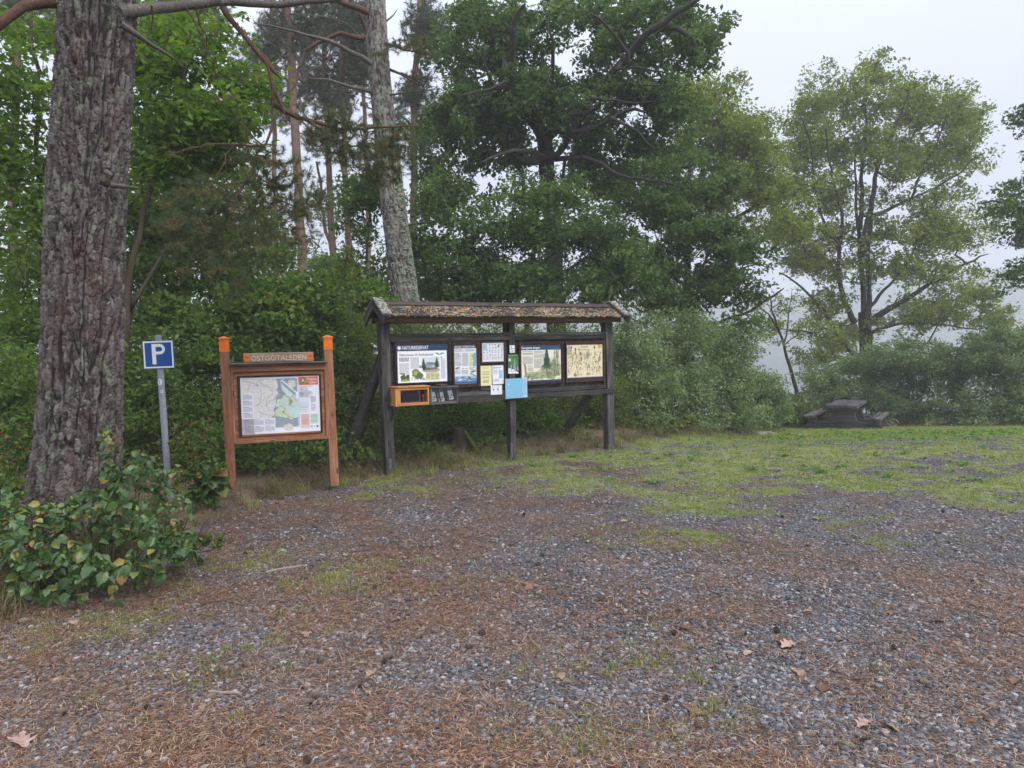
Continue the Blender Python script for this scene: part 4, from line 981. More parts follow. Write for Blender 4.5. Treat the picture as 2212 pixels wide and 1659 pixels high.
s.poly(ip([(.45, .46), (.55, .34), (.66, .44), (.62, .52), (.50, .54)]), (.58, .68, .55), 3); s.poly(ip([(.40, .62), (.50, .52), (.58, .62), (.64, .72), (.56, .74), (.44, .70)]), (.60, .69, .47), 3); s.poly(ip([(.60, .40), (.66, .34), (.70, .46), (.66, .54), (.60, .52)]), (.60, .69, .50), 3)
s.blob(.64 * w, .87 * h, .045, .040, (.66, .66, .62), 2, 14, .3); s.blob(.585 * w, .10 * h, .055, .035, (.66, .65, .58), 2, 14, .25); s.blob(.21 * w, .86 * h, .015, .012, (.30, .45, .72), 4)
s.poly(ip([(.50, .06), (.53, .06), (.80, .40), (.80, .44)]), (.74, .78, .88), 3)
for q in range(420):
    cx, cz = .03 + .72 * s.rng.rand(), .05 + .88 * s.rng.rand()
    if cx > .74 - .3 * (cz > .8) and cx < .3: continue
    if cx < .16 and cz > .26: continue
    if cz > .73 and cx < .42: continue
    c = (.36, .43, .58) if cx > .44 else (.42, .42, .42); L = .006 + .014 * s.rng.rand(); s.rect(cx * w, (1 - cz) * h, cx * w + L, (1 - cz) * h + .0018, c, 5)
def road(P, wd, c, l=5):
    Q = []
    for a, b in zip(P[:-1], P[1:]):
        for u in np.linspace(0, 1, 5)[:-1]: Q.append((a[0] + (b[0] - a[0]) * u + s.rng.randn() * .005, a[1] + (b[1] - a[1]) * u + s.rng.randn() * .005))
    Q.append(P[-1]); s.way(ip(Q), wd, c, l)
for P in ([(.03, .06), (.12, .08), (.20, .12), (.25, .05)], [(.25, .10), (.36, .18), (.40, .30), (.33, .36), (.32, .40)], [(.32, .40), (.31, .50), (.36, .60), (.42, .62)], [(.12, .10), (.08, .24)], [(.22, .45), (.26, .35), (.24, .20)], [(.17, .52), (.27, .42), (.30, .34)], [(.20, .60), (.30, .66), (.40, .70)], [(.24, .05), (.27, .14), (.40, .20)]): road(P, .0028, (.30, .27, .25))
road([(.32, .48), (.36, .42), (.42, .40), (.44, .32), (.50, .28), (.56, .34), (.62, .38), (.65, .34), (.70, .44)], .004, (.42, .26, .16), 6); road([(.42, .60), (.45, .54), (.52, .52), (.55, .58), (.52, .64), (.58, .70), (.66, .76), (.72, .74)], .004, (.30, .36, .14), 6); road([(.62, .44), (.60, .52), (.66, .56), (.70, .50)], .003, (.35, .45, .15), 6)
for q in range(40): a = (.17 + .27 * s.rng.rand(), .08 + .62 * s.rng.rand()); road([a, (a[0] + s.rng.randn() * .04, a[1] + s.rng.randn() * .04)], .0013, (.46, .45, .43), 4)
s.blob(.527 * w, .375 * h, .008, .008, (.40, .06, .03), 8, 10, .1)
for cx, cz in ((.52, .35), (.46, .62), (.62, .39), (.64, .53), (.53, .56), (.76, .40)): s.rect(cx * w, (1 - cz) * h, cx * w + .05, (1 - cz) * h + .010, (.84, .85, .88), 6); s.rect(cx * w + .004, (1 - cz) * h + .003, cx * w + .046, (1 - cz) * h + .006, TXT, 7)
PB = (.80, .81, .88)
s.rect(.0, .0, .155 * w, .725 * h, PB, 6); s.rect(.0, .0, .42 * w, .275 * h, PB, 6); s.rect(.735 * w, .0, w, h - .0, PB, 6) ; s.rect(.69 * w, .60 * h, .90 * w, .72 * h, PB, 6)
s.rect(.735 * w, .34 * h, .86 * w, .62 * h, (.60, .68, .80), 7); s.rect(.735 * w, .52 * h, .86 * w, .62 * h, (.68, .72, .84), 8)
for k in range(4): s.rect(.025 * w, (.70 - k * .107) * h - .004, .10 * w, (.70 - k * .107) * h, (.12, .12, .16), 8); s.lines(.025 * w, .143 * w, (.685 - k * .107) * h, (.61 - k * .107) * h, .0062, (.40, .40, .50), 8, .5, 0)
for r in range(2):
    for c in range(3): s.rect((.03 + .13 * c) * w, (.255 - .115 * r) * h - .003, (.09 + .13 * c) * w, (.255 - .115 * r) * h, (.12, .12, .16), 8); s.lines((.03 + .13 * c) * w, (.148 + .13 * c) * w, (.24 - .115 * r) * h, (.155 - .115 * r) * h, .0062, (.40, .40, .50), 8, .5, 0)
s.lines(.03 * w, .35 * w, .045 * h, .03 * h, .006, TXT, 8)
s.rect(.735 * w, .838 * h, .985 * w, .985 * h, (.62, .12, .025), 8); s.blob(.79 * w, .912 * h, .026, .036, (.05, .26, .07), 9, 12, .25)
for q in (.783, .797): s.rect(q * w - .003, .905 * h, q * w + .003, .930 * h, WHITE, 10); s.blob(q * w, .938 * h, .0035, .0035, WHITE, 10, 8, 0)
s.rect(.755 * w, .900 * h, .97 * w, .9035 * h, WHITE, 10); s.text('Östgöta', .835 * w, .925 * h, .026, WHITE, 10, .135 * w); s.text('leden', .875 * w, .860 * h, .026, WHITE, 10, .092 * w)
s.text('2:41 ÅSVIKELANDET', .745 * w, .808 * h, .0085, (.40, .08, .05), 9, .165 * w, True)
for k, (tx, ww) in enumerate((('ÅSVIK 5 km', .09), ('ÅNSVÅRD 10 km', .11), ('FYRUDDEN', .11), ('Breviksängen 7,1 km', .13), ('Väsmaren 7 km', .11), ('Tyrislöt 6,4 km', .12))): s.text(tx, .745 * w, (.782 - k * .024) * h, .0085, (.10, .10, .14) if k < 3 else (.30, .32, .42), 9, ww * w, k < 3)
s.lines(.885 * w, .955 * w, .63 * h, .36 * h, .0062, (.38, .34, .40), 9, .5, .5); s.rect(.748 * w, .355 * h, .855 * w, .465 * h, (.30, .34, .46), 9); s.rect(.750 * w, .358 * h, .853 * w, .462 * h, (.82, .83, .88), 10); s.lines(.757 * w, .846 * w, .455 * h, .365 * h, .0062, TXT, 11, .5, .1)
s.rect(.748 * w, .065 * h, .862 * w, .315 * h, (.76, .56, .52), 9); s.lines(.757 * w, .853 * w, .305 * h, .12 * h, .0062, (.50, .28, .26), 10, .5, .1); s.rect(.872 * w, .135 * h, .975 * w, .315 * h, (.60, .74, .66), 9); s.lines(.880 * w, .968 * w, .305 * h, .15 * h, .0062, (.32, .44, .38), 10, .5, .1)
s.blob(.886 * w, .085 * h, .007, .008, (.06, .12, .12), 10); s.blob(.925 * w, .085 * h, .006, .006, (.3, .34, .42), 10); s.rect(.950 * w, .068 * h, .975 * w, .098 * h, (.02, .04, .25), 10)
m = MB(); m.box(0, w, 0, .003, 0, h); M = TF @ T(mx0, .0125, mz0); mp = m.build('trail_map', M_print, None, M); a = mp.data.attributes.new('Col', 'FLOAT_COLOR', 'FACE'); a.data.foreach_set('color', np.tile(np.array((*s.base, 1), dtype=np.float32), 6))
tag(mp, 'large white trail map sheet with an orange Östgötaleden logo set in the larch board', 'map'); s.build('print', mp, M @ T(0, -.0006, 0))

# ------------------------------------------------------------------ parking sign
pk = empty('parking_sign', (-3.335, 6.63, 0)); tag(pk, 'blue square parking sign with a white P on a leaning grey steel pole', 'parking sign')
V, F = tube_np([(-3.320, 6.63, -.1), (-3.345, 6.63, .9), (-3.362, 6.63, 1.73)], [.030] * 3, 20)
me = mesh('pole', V, F, M_galv, True); link('pole', me, pk)
me = mesh('pole_cap', *tube_np([(-3.362, 6.63, 1.71), (-3.363, 6.63, 1.725), (-3.363, 6.63, 1.733)], [.0325, .0325, .006], 20), M_galv); link('pole_cap', me, pk)
PF = T(-3.482, 6.575, 1.413) @ Matrix.Rotation(.09, 4, 'Z') @ Matrix.Rotation(-.045, 4, 'Y') @ Matrix.Rotation(math.radians(1.5), 4, 'Y')
m = MB(); m.box(0, .278, .0, .022, 0, .262); sg = m.build('sign_panel', M_signback, pk, PF, .003)
s = Sheet(40); s.base = WHITE; w, h = .278, .262
t_ = NT('sign_print'); t_.finish(t_.attr('Col', 'Color'), .3, None, .5)
s.rect(.003, .003, w - .003, h - .003, (.78, .82, .88), 1); s.rect(.018, .018, w - .018, h - .018, (.006, .075, .30), 2)
s.rect(.082, .040, .117, h - .030, (.84, .86, .90), 3)
ro, ri, cxx, czz = .0495, .0215, .155, h - .0795
A = np.linspace(math.pi / 2, -math.pi / 2, 12)
O = [(cxx + ro * .95 * math.cos(a), czz + ro * math.sin(a)) for a in A]; I = [(cxx + ri * math.cos(a), czz + ri * math.sin(a)) for a in A]
s.add(O + I, [(k, k + 12, k + 13, k + 1) for k in range(11)], (.84, .86, .90), 3)
s.rect(.117, czz + ri, cxx, czz + ro, (.84, .86, .90), 3); s.rect(.117, czz - ro, cxx, czz - ri, (.84, .86, .90), 3)
lt = s.build('letter', sg, PF @ T(0, -.0006, 0)); lt.data.materials[0] = t_.m
m = MB(); m.box(.09, .15, .0225, .085, .02, .045); m.box(.09, .15, .0225, .085, .215, .24); m.build('bracket', M_hinge, pk, PF, .002)
def sticker(nm, cz, r, draw, lb):
    s = Sheet(41); draw(s, r); me = mesh(nm, [(-3.345 - .0195 * (cz - .9) + .0312 * math.sin(v[0] / .0312), 6.63 - (.0312 - v[1] * .4) * math.cos(v[0] / .0312), cz + v[2]) for v in s.V], s.F, t_.m)
    a = me.attributes.new('Col', 'FLOAT_COLOR', 'FACE'); a.data.foreach_set('color', np.array(s.C, dtype=np.float32).ravel()); o = link(nm, me); tag(o, lb, 'sticker')
def d1(s, r): s.blob(0, 0, r * .85, r * 1.25, (.45, .66, .74), 1, 16, 0); s.blob(0, .004, r * .7, r * 1.0, (.80, .83, .82), 2, 16, 0); s.blob(0, .008, .007, .010, (.2, .24, .26), 3, 6, .3); s.blob(.0, -.012, .007, .006, (.15, .2, .22), 3, 6, .3)
def d2(s, r): s.blob(.012, 0, r, r, (.82, .82, .80), 1, 14, 0); s.blob(.012, .001, r * .65, r * .55, (.62, .03, .06), 2, 6, .2)
sticker('round_sticker', 1.285, .026, d1, 'large oval blue and white sticker just under the parking sign'); sticker('red_sticker', 1.195, .013, d2, 'small white sticker with a red shape lower on the pole')

# ------------------------------------------------------------------ picnic table
pc = at(1738, 924, 19.75); zt = ground_z(pc[0] + .9, 19.8).item() + .0
PT = T(pc[0], 19.75, pc[2] + .005) @ Matrix.Rotation(-.60, 4, 'Z')
pt = empty('picnic_table', PT.translation); tag(pt, 'heavy weathered timber picnic table with attached benches standing on the grass', 'picnic table')
def pp(name, a, b, w_, t__, up=(0, 0, 1), mat=M_greyl, bv=.008): return plank(name, a, b, w_, t__, mat, pt, PT, up, bv)
M_table = wood('old_table_timber', (.022, .018, .018), (.080, .071, .071), (.20, .185, .18), .6)
for yy in (0.0, 1.22):
    for z0, z1, i0, i1 in ((.0, .105, -.02, 2.04), (.108, .205, .035, 1.985)):
        m = MB(); m.prism([(i0, z0), (i1, z0), (i1 - .05, z1), (i0 + .05, z1)], yy, yy + .09); m.build('base_timber', M_table, pt, PT, .006)
    # waisted pedestal of stacked timbers
    prof = [(.208, .38), (.30, .335), (.40, .30), (.50, .325), (.615, .40)]
    for (za, ha), (zb, hb) in zip(prof[:-1], prof[1:]):
        m = MB(); m.prism([(1.0 - ha, za), (1.0 + ha, za), (1.0 + hb, zb - .003), (1.0 - hb, zb - .003)], yy + .002, yy + .088); m.build('pedestal_timber', M_table, pt, PT, .004)
    for x0, x1 in ((.06, .32), (1.66, 1.94)):
        m = MB(); m.box(x0, x1, yy + .001, yy + .089, .208, .315); m.build('bench_block', M_table, pt, PT, .006)
for k in range(3): pp('table_plank', (.735 + k * .265, -.32, .66), (.735 + k * .265, 1.62, .66), .085, .255, mat=M_table)
for x0 in (.06, .205, 1.72, 1.865): pp('seat_plank', (x0 + .04, -.30, .350), (x0 + .04, 1.60, .350), .065, .135, mat=M_table)
# ------------------------------------------------------------------ trees and shrubs
def zm(ox, oy, s):
    """coordinates read off an enlarged detail of the photograph -> frame coordinates"""
    return lambda P: [(ox + p[0] * s, oy + p[1] * s) for p in P]
zA, zB, zC = zm(288, 0, .3125), zm(749, 0, .382), zm(1440, 115, .4514)

class Tree:
    def __init__(s, seed): s.rng = RS(seed); s.P = []; s.par = []; s.r = []; s.sk = []
    def line(s, pts, Y, r0, r1, step=.3, wob=.02, join=True, world=False):
        """limb given by points (px,py) at distance Y (scalar, pair or list), tapering r0..r1"""
        n = len(pts)
        if world: Q = [np.array(p, float) for p in pts]
        else:
            Ys = np.linspace(Y[0], Y[1], n) if isinstance(Y, tuple) else ([Y] * n if not isinstance(Y, list) else Y)
            Q = [at(p[0], p[1], q) for p, q in zip(pts, Ys)]
        Q = np.array(Q); seg = np.linalg.norm(np.diff(Q, axis=0), axis=1); cum = np.r_[0, np.cumsum(seg)]
        k = max(2, int(cum[-1] / step) + 1); u = np.linspace(0, cum[-1], k)
        # smooth resample
        R = np.stack([np.interp(u, cum, Q[:, j]) for j in range(3)], -1)
        for _ in range(2): R[1:-1] = .25 * R[:-2] + .5 * R[1:-1] + .25 * R[2:]
        R[1:-1] += s.rng.randn(k - 2, 3) * wob
        rr = r0 + (r1 - r0) * np.linspace(0, 1, k) ** .8
        prev = -1
        if s.P and join:
            A = np.array(s.P); d = np.linalg.norm(A - R[0], axis=1); prev = int(d.argmin())
            if d[prev] > .02: pass
            R[0] = R[0]
        for i in range(k):
            s.P.append(R[i]); s.par.append(prev); s.r.append(rr[i]); prev = len(s.P) - 1
        s.ns = len(s.P)
    def grow(s, T, step=.35, bend=.2, rt=.006, pw=.5, up=.12, jit=.03, near=0.0):
        """join every twig end in T to the nearest wood already there"""
        T = np.asarray(T); A = np.array(s.P); d = np.array([np.linalg.norm(A - t, axis=1).min() for t in T])
        s.tip = []
        cnt = {}
        P = np.zeros((len(A) + len(T) * 14, 3)); P[:len(A)] = A; n = len(A)
        for q in np.argsort(d):
            t = T[q]; dd = np.linalg.norm(P[:n] - t, axis=1); j = int(dd.argmin()); L = dd[j]
            a = P[j]; pj = s.par[j]; dirp = unit(a - P[pj]) if pj >= 0 else np.array([0, 0, 1.0])
            c = a + dirp * L * bend + np.array([0, 0, up * L]); k = int(min(12, max(1, round(L / step)))); prev = j
            for i in range(1, k + 1):
                u = i / k; p = (1 - u) ** 2 * a + 2 * u * (1 - u) * c + u * u * t + (s.rng.randn(3) * jit * min(1, L) if i < k else 0)
                P[n] = p; s.P.append(p); s.par.append(prev); s.r.append(0); prev = n; n += 1
            s.tip.append(prev)
        # girth from the number of twigs carried
        m = len(s.P); w = np.zeros(m)
        for i in s.tip: w[i] += 1
        for i in range(m - 1, -1, -1):
            if s.par[i] >= 0: w[s.par[i]] += w[i]
        rp = rt * np.maximum(w, .5) ** pw
        r = np.array(s.r); s.R = np.where(r > 0, r, rp)
        for i in range(m):
            if r[i] == 0 and s.par[i] >= 0: s.R[i] = min(s.R[i], s.R[s.par[i]] * .85)
        return s
    def wood(s, nseg=(10, 6, 3), skip=0, rmin=0.0):
        """tube mesh of all wood (nodes from index skip on)"""
        m = len(s.P); P = np.array(s.P); R = s.R if hasattr(s, 'R') else np.array(s.r)
        ch = [[] for _ in range(m)]
        for i, p in enumerate(s.par):
            if p >= 0: ch[p].append(i)
        nb = NB(); started = np.zeros(m, bool)
        for i in range(m):
            if started[i]: continue
            c = [i]; started[i] = True; j = i
            while ch[j]:
                nx_ = [q for q in ch[j] if not started[q]]
                if not nx_: break
                b = max(nx_, key=lambda q: R[q]); c.append(b); started[b] = True; j = b
            pts = P[c]; rr = R[c].copy(); p0 = s.par[i]
            if p0 >= 0: pts = np.vstack([P[p0], pts]); rr = np.r_[min(rr[0] * 1.25, R[p0]), rr]
            if len(pts) < 2 or rr.max() < rmin: continue
            rr[-1] *= .5
            n = nseg[0] if rr.max() > .06 else (nseg[1] if rr.max() > .02 else nseg[2])
            nb.add(*tube_np(pts, rr, n))
        return nb.get()

def leaf_arrays(rng, C, size, aspect=.55, up=.7, crnd=None, fold=.25, droop=0.0, sj=.55):
    n = len(C); N = unit(rng.randn(n, 3) * .75 + np.array([0, 0, up]))
    d = rng.randn(n, 3); d[:, 2] -= droop; d = unit(d - N * np.sum(d * N, 1, keepdims=True)); s_ = np.cross(N, d)
    L = size * (1 + sj * (rng.rand(n, 1) * 2 - 1)); Wd = L * aspect
    V = np.empty((n, 4, 3)); V[:, 0] = C - d * L / 2; V[:, 2] = C + d * L / 2
    V[:, 1] = C + s_ * Wd / 2 + N * Wd * fold + d * L * .04; V[:, 3] = C - s_ * Wd / 2 + N * Wd * fold + d * L * .04
    b = np.arange(n)[:, None] * 4; F = np.stack([b + [0, 1, 2], b + [0, 2, 3]], 1).reshape(-1, 3)
    r = rng.rand(n) if crnd is None else np.clip(.5 * rng.rand(n) + .5 * crnd, 0, 1)
    return V.reshape(-1, 3), F, np.repeat(r, 2)

def spread(rng, T, per, rad, flat=.6):
    """leaf places round twig ends; fewer and larger groups with ragged edges"""
    n = len(T); cnt = np.maximum(1, (per * (.4 + 1.2 * rng.rand(n))).astype(int)); idx = np.repeat(np.arange(n), cnt)
    m = len(idx); r = rng.rand(m, 1) ** .55; v = unit(rng.randn(m, 3)) * r * rad * (.7 + .6 * rng.rand(n))[idx][:, None]; v[:, 2] *= flat
    return T[idx] + v, rng.rand(n)[idx]

def blobs(rng, E, n, edge=.45):
    """points in a union of ellipsoids (px,py,rx,ry,Y,dY)"""
    w = np.array([e[2] * e[3] * (e[6] if len(e) > 6 else 1) for e in E], float); w /= w.sum(); out = []
    for k in rng.choice(len(E), n, p=w):
        e = E[k]; v = unit(rng.randn(3)) * rng.rand() ** edge
        out.append(at(e[0] + e[2] * v[0], e[1] + e[3] * v[1], e[4] + e[5] * v[2]))
    return np.array(out)

def crown(name, rng, C, mat, parent, size, **k):
    V, F, r = leaf_arrays(rng, C, size, **k)
    return link(name, mesh(name, V, F, mat, False, {'rnd': r}), parent, kind='stuff')

def wood_obj(name, t, mat, parent, **k):
    V, F = t.wood(**k); return link(name, mesh(name, V, F, mat, True), parent)

def tree(name, label, cat, seed, lines, E, ntw, per, rad, size, lmat, bmat, group=None, step=.35, flat=.6, rt=.006, aspect=.55, up=.7, edge=.45, droop=0, bend=.2, upb=.12, partnames=('trunk', 'crown'), minz=None, grp=5, grad=None):
    grad = grad or rad * 1.7
    t = Tree(seed)
    for l in lines: t.line(*l[0], **(l[1] if len(l) > 1 else {}))
    base = Vector(t.P[0]); e = empty(name, base); tag(e, label, cat, group)
    if grp > 1:
        Cc = blobs(t.rng, E, max(3, int(ntw / grp)), edge); k_ = np.repeat(np.arange(len(Cc)), grp)
        T_ = Cc[k_] + unit(t.rng.randn(len(k_), 3)) * (t.rng.rand(len(k_), 1) ** .5) * np.array([1, 1, .6]) * grad
    else: T_ = blobs(t.rng, E, ntw, edge)
    if minz is not None: T_ = T_[T_[:, 2] > ground_z(T_[:, 0], T_[:, 1]) + minz]
    t.grow(T_, step, bend, rt, .5, upb)
    wood_obj(partnames[0], t, bmat, e)
    C, cr = spread(t.rng, T_, per, rad, flat)
    if minz is not None:
        k = C[:, 2] > ground_z(C[:, 0], C[:, 1], False) + .03; C, cr = C[k], cr[k]
    crown(partnames[1], t.rng, C, lmat, e, size, crnd=cr, aspect=aspect, up=up, droop=droop)
    return e, t

def tufts(name, rng, T, D, mat, parent, L, w, n, cone=.9):
    """needle sprays: n slender triangles from each twig end T pointing round direction D"""
    m = len(T); idx = np.repeat(np.arange(m), n); k = len(idx)
    d = unit(unit(D)[idx] * (1 - cone * .55) + rng.randn(k, 3) * cone * .55); back = -D[idx] * (rng.rand(k, 1) * L * 1.3)
    o = T[idx] + unit(D)[idx] * -(rng.rand(k, 1) * L * 1.2); s_ = unit(np.cross(d, rng.randn(k, 3))) * w / 2; l = L * (.6 + .6 * rng.rand(k, 1))
    V = np.stack([o - s_, o + s_, o + d * l], 1).reshape(-1, 3); F = np.arange(k * 3).reshape(-1, 3)
    tr_ = rng.rand(m); r = np.clip(.45 * rng.rand(k) + .55 * tr_[idx], 0, 1)
    return link(name, mesh(name, V, F, mat, False, {'rnd': r}), parent, kind='stuff')

# ---- near pine trunk with real plated bark
def bark_trunk(name, pts, radii, Y, mat, parent, na, nh, amp, seed, flare=0.0, zplate=3.6, cell=1.0):
    Q = np.array([at(p[0], p[1], Y) for p in pts]); o = np.argsort(Q[:, 2]); Q = Q[o]; radii = np.array(radii)[o] - amp * .25
    z = np.linspace(Q[0, 2], Q[-1, 2], nh); c = np.stack([np.interp(z, Q[:, 2], Q[:, 0]), np.interp(z, Q[:, 2], Q[:, 1]), z], -1)
    for _ in range(6): c[1:-1] = .25 * c[:-2] + .5 * c[1:-1] + .25 * c[2:]
    R = np.interp(z, Q[:, 2], radii); k = np.ones(9) / 9; R[4:-4] = np.convolve(R, k, 'valid')
    a = np.arange(na) * 2 * math.pi / na; A, Z = np.meshgrid(a, z); RR = R[:, None] * np.ones_like(A)
    fl = np.exp(-(Z - z[0]) / .28) * flare; RR = RR * (1 + fl * (.5 + .7 * np.sin(A * 3 + 1) ** 2))
    x, y = np.cos(A) * RR.mean(), np.sin(A) * RR.mean()
    wx = (fbm(x * 9, y * 9, Z * 3.5, seed, 3) - .5) * .045; wz = (fbm(x * 7, y * 7, Z * 3, seed + 5, 3) - .5) * .10
    # stretched cells: plates parted by long fissures
    def cells(cs, zs, sd):
        px_, py_, pz_ = (x + wx) / cs, (y + wx) / cs, (Z + wz) / (cs * zs)
        ix, iy, iz = np.floor(px_), np.floor(py_), np.floor(pz_); d1 = np.full(x.shape, 9.); d2 = d1.copy(); idm = np.zeros(x.shape)
        for i in (-1, 0, 1):
            for j in (-1, 0, 1):
                for l in (-1, 0, 1):
                    jx, jy, jz = ix + i, iy + j, iz + l
                    q = (jx + hashn(jx, jy, jz, sd) - px_) ** 2 + (jy + hashn(jx, jy, jz, sd + 1) - py_) ** 2 + (jz + hashn(jx, jy, jz, sd + 2) - pz_) ** 2
                    nw = q < d1; d2 = np.where(nw, d1, np.minimum(d2, q)); idm = np.where(nw, hashn(jx, jy, jz, sd + 3), idm); d1 = np.where(nw, q, d1)
        return np.sqrt(d2) - np.sqrt(d1), idm
    # long wandering fissures where stretched noise crosses its middle value, plates between them
    f1 = np.abs(fbm((x + wx) * 11 * cell, (y + wx) * 11 * cell, (Z + wz) * 1.5 * cell, seed + 41, 3) - .5) * 2
    f2 = np.abs(fbm((x + wx) * 19 * cell, (y + wx) * 19 * cell, (Z + wz) * 3.2 * cell, seed + 43, 3) - .5) * 2
    e1, i1 = cells(.026 / cell, zplate, seed + 11); e2, i2 = cells(.0115 / cell, 2.0, seed + 31)
    fiss = np.minimum(sm(.0, .11, f1), .30 + .70 * sm(.0, .10, f2))
    h = fiss * (.30 + .42 * i1 + .34 * sm(.02, .14, e1)) + .26 * fiss * sm(0, .2, e2) * (.2 + i2) + .16 * (fbm(x * 70, y * 70, Z * 30, seed + 3, 3) - .5)
    RR = RR + amp * (h - .55)
    V = np.stack([c[:, 0:1] + np.cos(A) * RR, c[:, 1:2] + np.sin(A) * RR, Z], -1).reshape(-1, 3)
    i = (np.arange(nh - 1)[:, None] * na + np.arange(na)[None, :]); j = (np.arange(nh - 1)[:, None] * na + (np.arange(na)[None, :] + 1) % na)
    F = np.stack([i, j, j + na, i + na], -1).reshape(-1, 4)
    return link(name, mesh(name, V, F, mat, True, {'plate': np.clip(h, 0, 1.3).ravel(), 'tone': i1.ravel()}, 'POINT'), parent), c, R

def plated(name, red=.5, lich=(.54, .64), lcol=(.22, .25, .175), grey=(.205, .180, .172), k=1.0):
    t = NT(name); pl, tn = t.attr('plate'), t.attr('tone')
    P = t.coords('Object', (1, 1, .35)); f = t.noise(P, 60, 5, .7); n2 = t.noise(P, 7, 4, .6)
    c = t.ramp(t.math('ADD', t.math('MULTIPLY', tn, .5), t.math('MULTIPLY', f, .5)), [(.2, (.080, .064, .060)), (.42, (.150, .126, .120)), (.6, grey), (.8, (.33, .305, .295))])
    c = t.mix(t.rf(n2, .54, .70, 0, red), c, (.185, .105, .078))
    c = t.mix(t.rf(pl, .12, .48, .85, 0), c, (.026, .019, .017)); c = t.mix(1.0, c, (k, k * .96, k * .94), 'MULTIPLY')
    ln = t.noise(t.coords('Object', (1, 1, .8)), 11, 6, .75); c = t.mix(t.rf(ln, lich[0], lich[1], 0, .8), c, lcol)
    fl = t.noise(t.coords('Object', (1, 1, .5)), 140, 3, .7)
    return t.finish(c, .88, t.bump(t.math('ADD', f, t.math('MULTIPLY', fl, 1.4)), .9, .007), .2)
M_nearpine, M_midpine = plated('near_pine_bark', .6, k=.70), plated('mid_pine_bark', .25, (.50, .58), (.30, .33, .25), (.25, .225, .215), .85)

gbase = at(160, 1130, 5.35)
near = empty('pine_tree', gbase); tag(near, 'massive plated pine trunk rising out of the brambles in the left foreground', 'pine tree')
YP = 5.35
NP = [(152, 1290, 112), (156, 1180, 104), (158, 1080, 95), (169, 970, 88), (176, 850, 84), (181, 700, 82), (185, 500, 80), (190, 380, 79), (203, 200, 78), (209, 60, 77.5), (213, -60, 77), (219, -300, 74)]
trk, cN, rN = bark_trunk('trunk', [(p[0], p[1]) for p in NP], [p[2] * (.945 if p[1] > 900 else .915) / FP * YP for p in NP], YP, M_nearpine, near, 340, 1150, .034, 5, .10)
# lichen tufts, knot hole and branch stubs
rg = RS(11); pts = []
for q in range(150):
    px_ = [150, 235, 195, 120][q % 4] + rg.randn() * 22; py_ = [880, 880, 930, 760][q % 4] + rg.randn() * 55
    if q % 9 == 0: px_, py_ = 150 + rg.randn() * 22, 515 + rg.randn() * 4
    if q % 9 == 1: px_, py_ = 133 + rg.randn() * 6, 110 + 300 * rg.rand()
    p = at(px_, py_, YP); c_ = np.array([np.interp(p[2], cN[:, 2], cN[:, 0]), YP]); r_ = np.interp(p[2], cN[:, 2], rN) + .006
    dx = p[0] - c_[0]
    if abs(dx) < r_: pts.append((p[0] * 1.0, YP - math.sqrt(r_ ** 2 - dx ** 2) + .004, p[2]))
pts = [(p[0] * (p[1] / YP), p[1], EYE[2] + (p[2] - EYE[2]) * (p[1] / YP)) for p in pts]
moss('lichen', pts[::4], M_tlich, near, Matrix.Identity(4), 12, .006, .9, .35)
def limb(name, parent, seed, lines, mat, tips=None, **k):
    t = Tree(seed)
    for l in lines: t.line(*l[0], **(l[1] if len(l) > 1 else {}))
    if tips is not None: t.grow(tips, **k)
    return wood_obj(name, t, mat, parent), t
fr = YP - .2
for nm, ln, mt in (('limb', [(zA([(-110, 85), (0, 72), (150, 74), (300, 36), (600, 20), (1000, 26), (1330, 6), (1600, -60)]), (5.25, 6.3), .052, .020)], M_limbg),
                   ('limb', [([(175, 8), (130, 4), (90, -2), (55, 8), (20, 35), (-30, 75), (-90, 150)], (5.3, 4.9), .048, .022)], M_limb),
                   ('limb', [(zA([(-90, 165), (0, 222), (80, 290), (170, 338), (250, 395), (325, 435)]), (5.2, 5.6), .026, .007)], M_limbg),
                   ('limb_stub', [([(240, 400), (276, 405), (305, 407)], (5.2, 5.2), .022, .012)], M_limbg), ('limb_stub', [([(150, 262), (112, 238), (98, 226), (88, 218)], (5.2, 5.1), .024, .006)], M_limbg),
                   ('limb_stub', [([(230, 372), (238, 374), (243, 380)], (5.10, 5.04), .022, .016)], M_limbg)):
    limb(nm, near, 7, [((l[0], l[1], l[2], l[3]), {'step': .12, 'wob': .006}) for l in ln], mt)
# knot hole: a dark collar with a recessed eye
def collar(px_, py_, r1, Yc):
    c_ = at(px_, py_, Yc); V, F = tube_np([c_ + np.array([0, .01, 0]), c_ + np.array([0, -.018, 0]), c_ + np.array([0, -.022, 0]), c_ + np.array([0, -.004, 0]), c_ + np.array([0, .004, 0])], [r1 * 1.5, r1 * 1.25, r1 * .8, r1 * .55, r1 * .05], 12)
    link('knot_hole', mesh('knot_hole', V, F, M_stem, True), near)
collar(227, 393, .024, YP - .262)
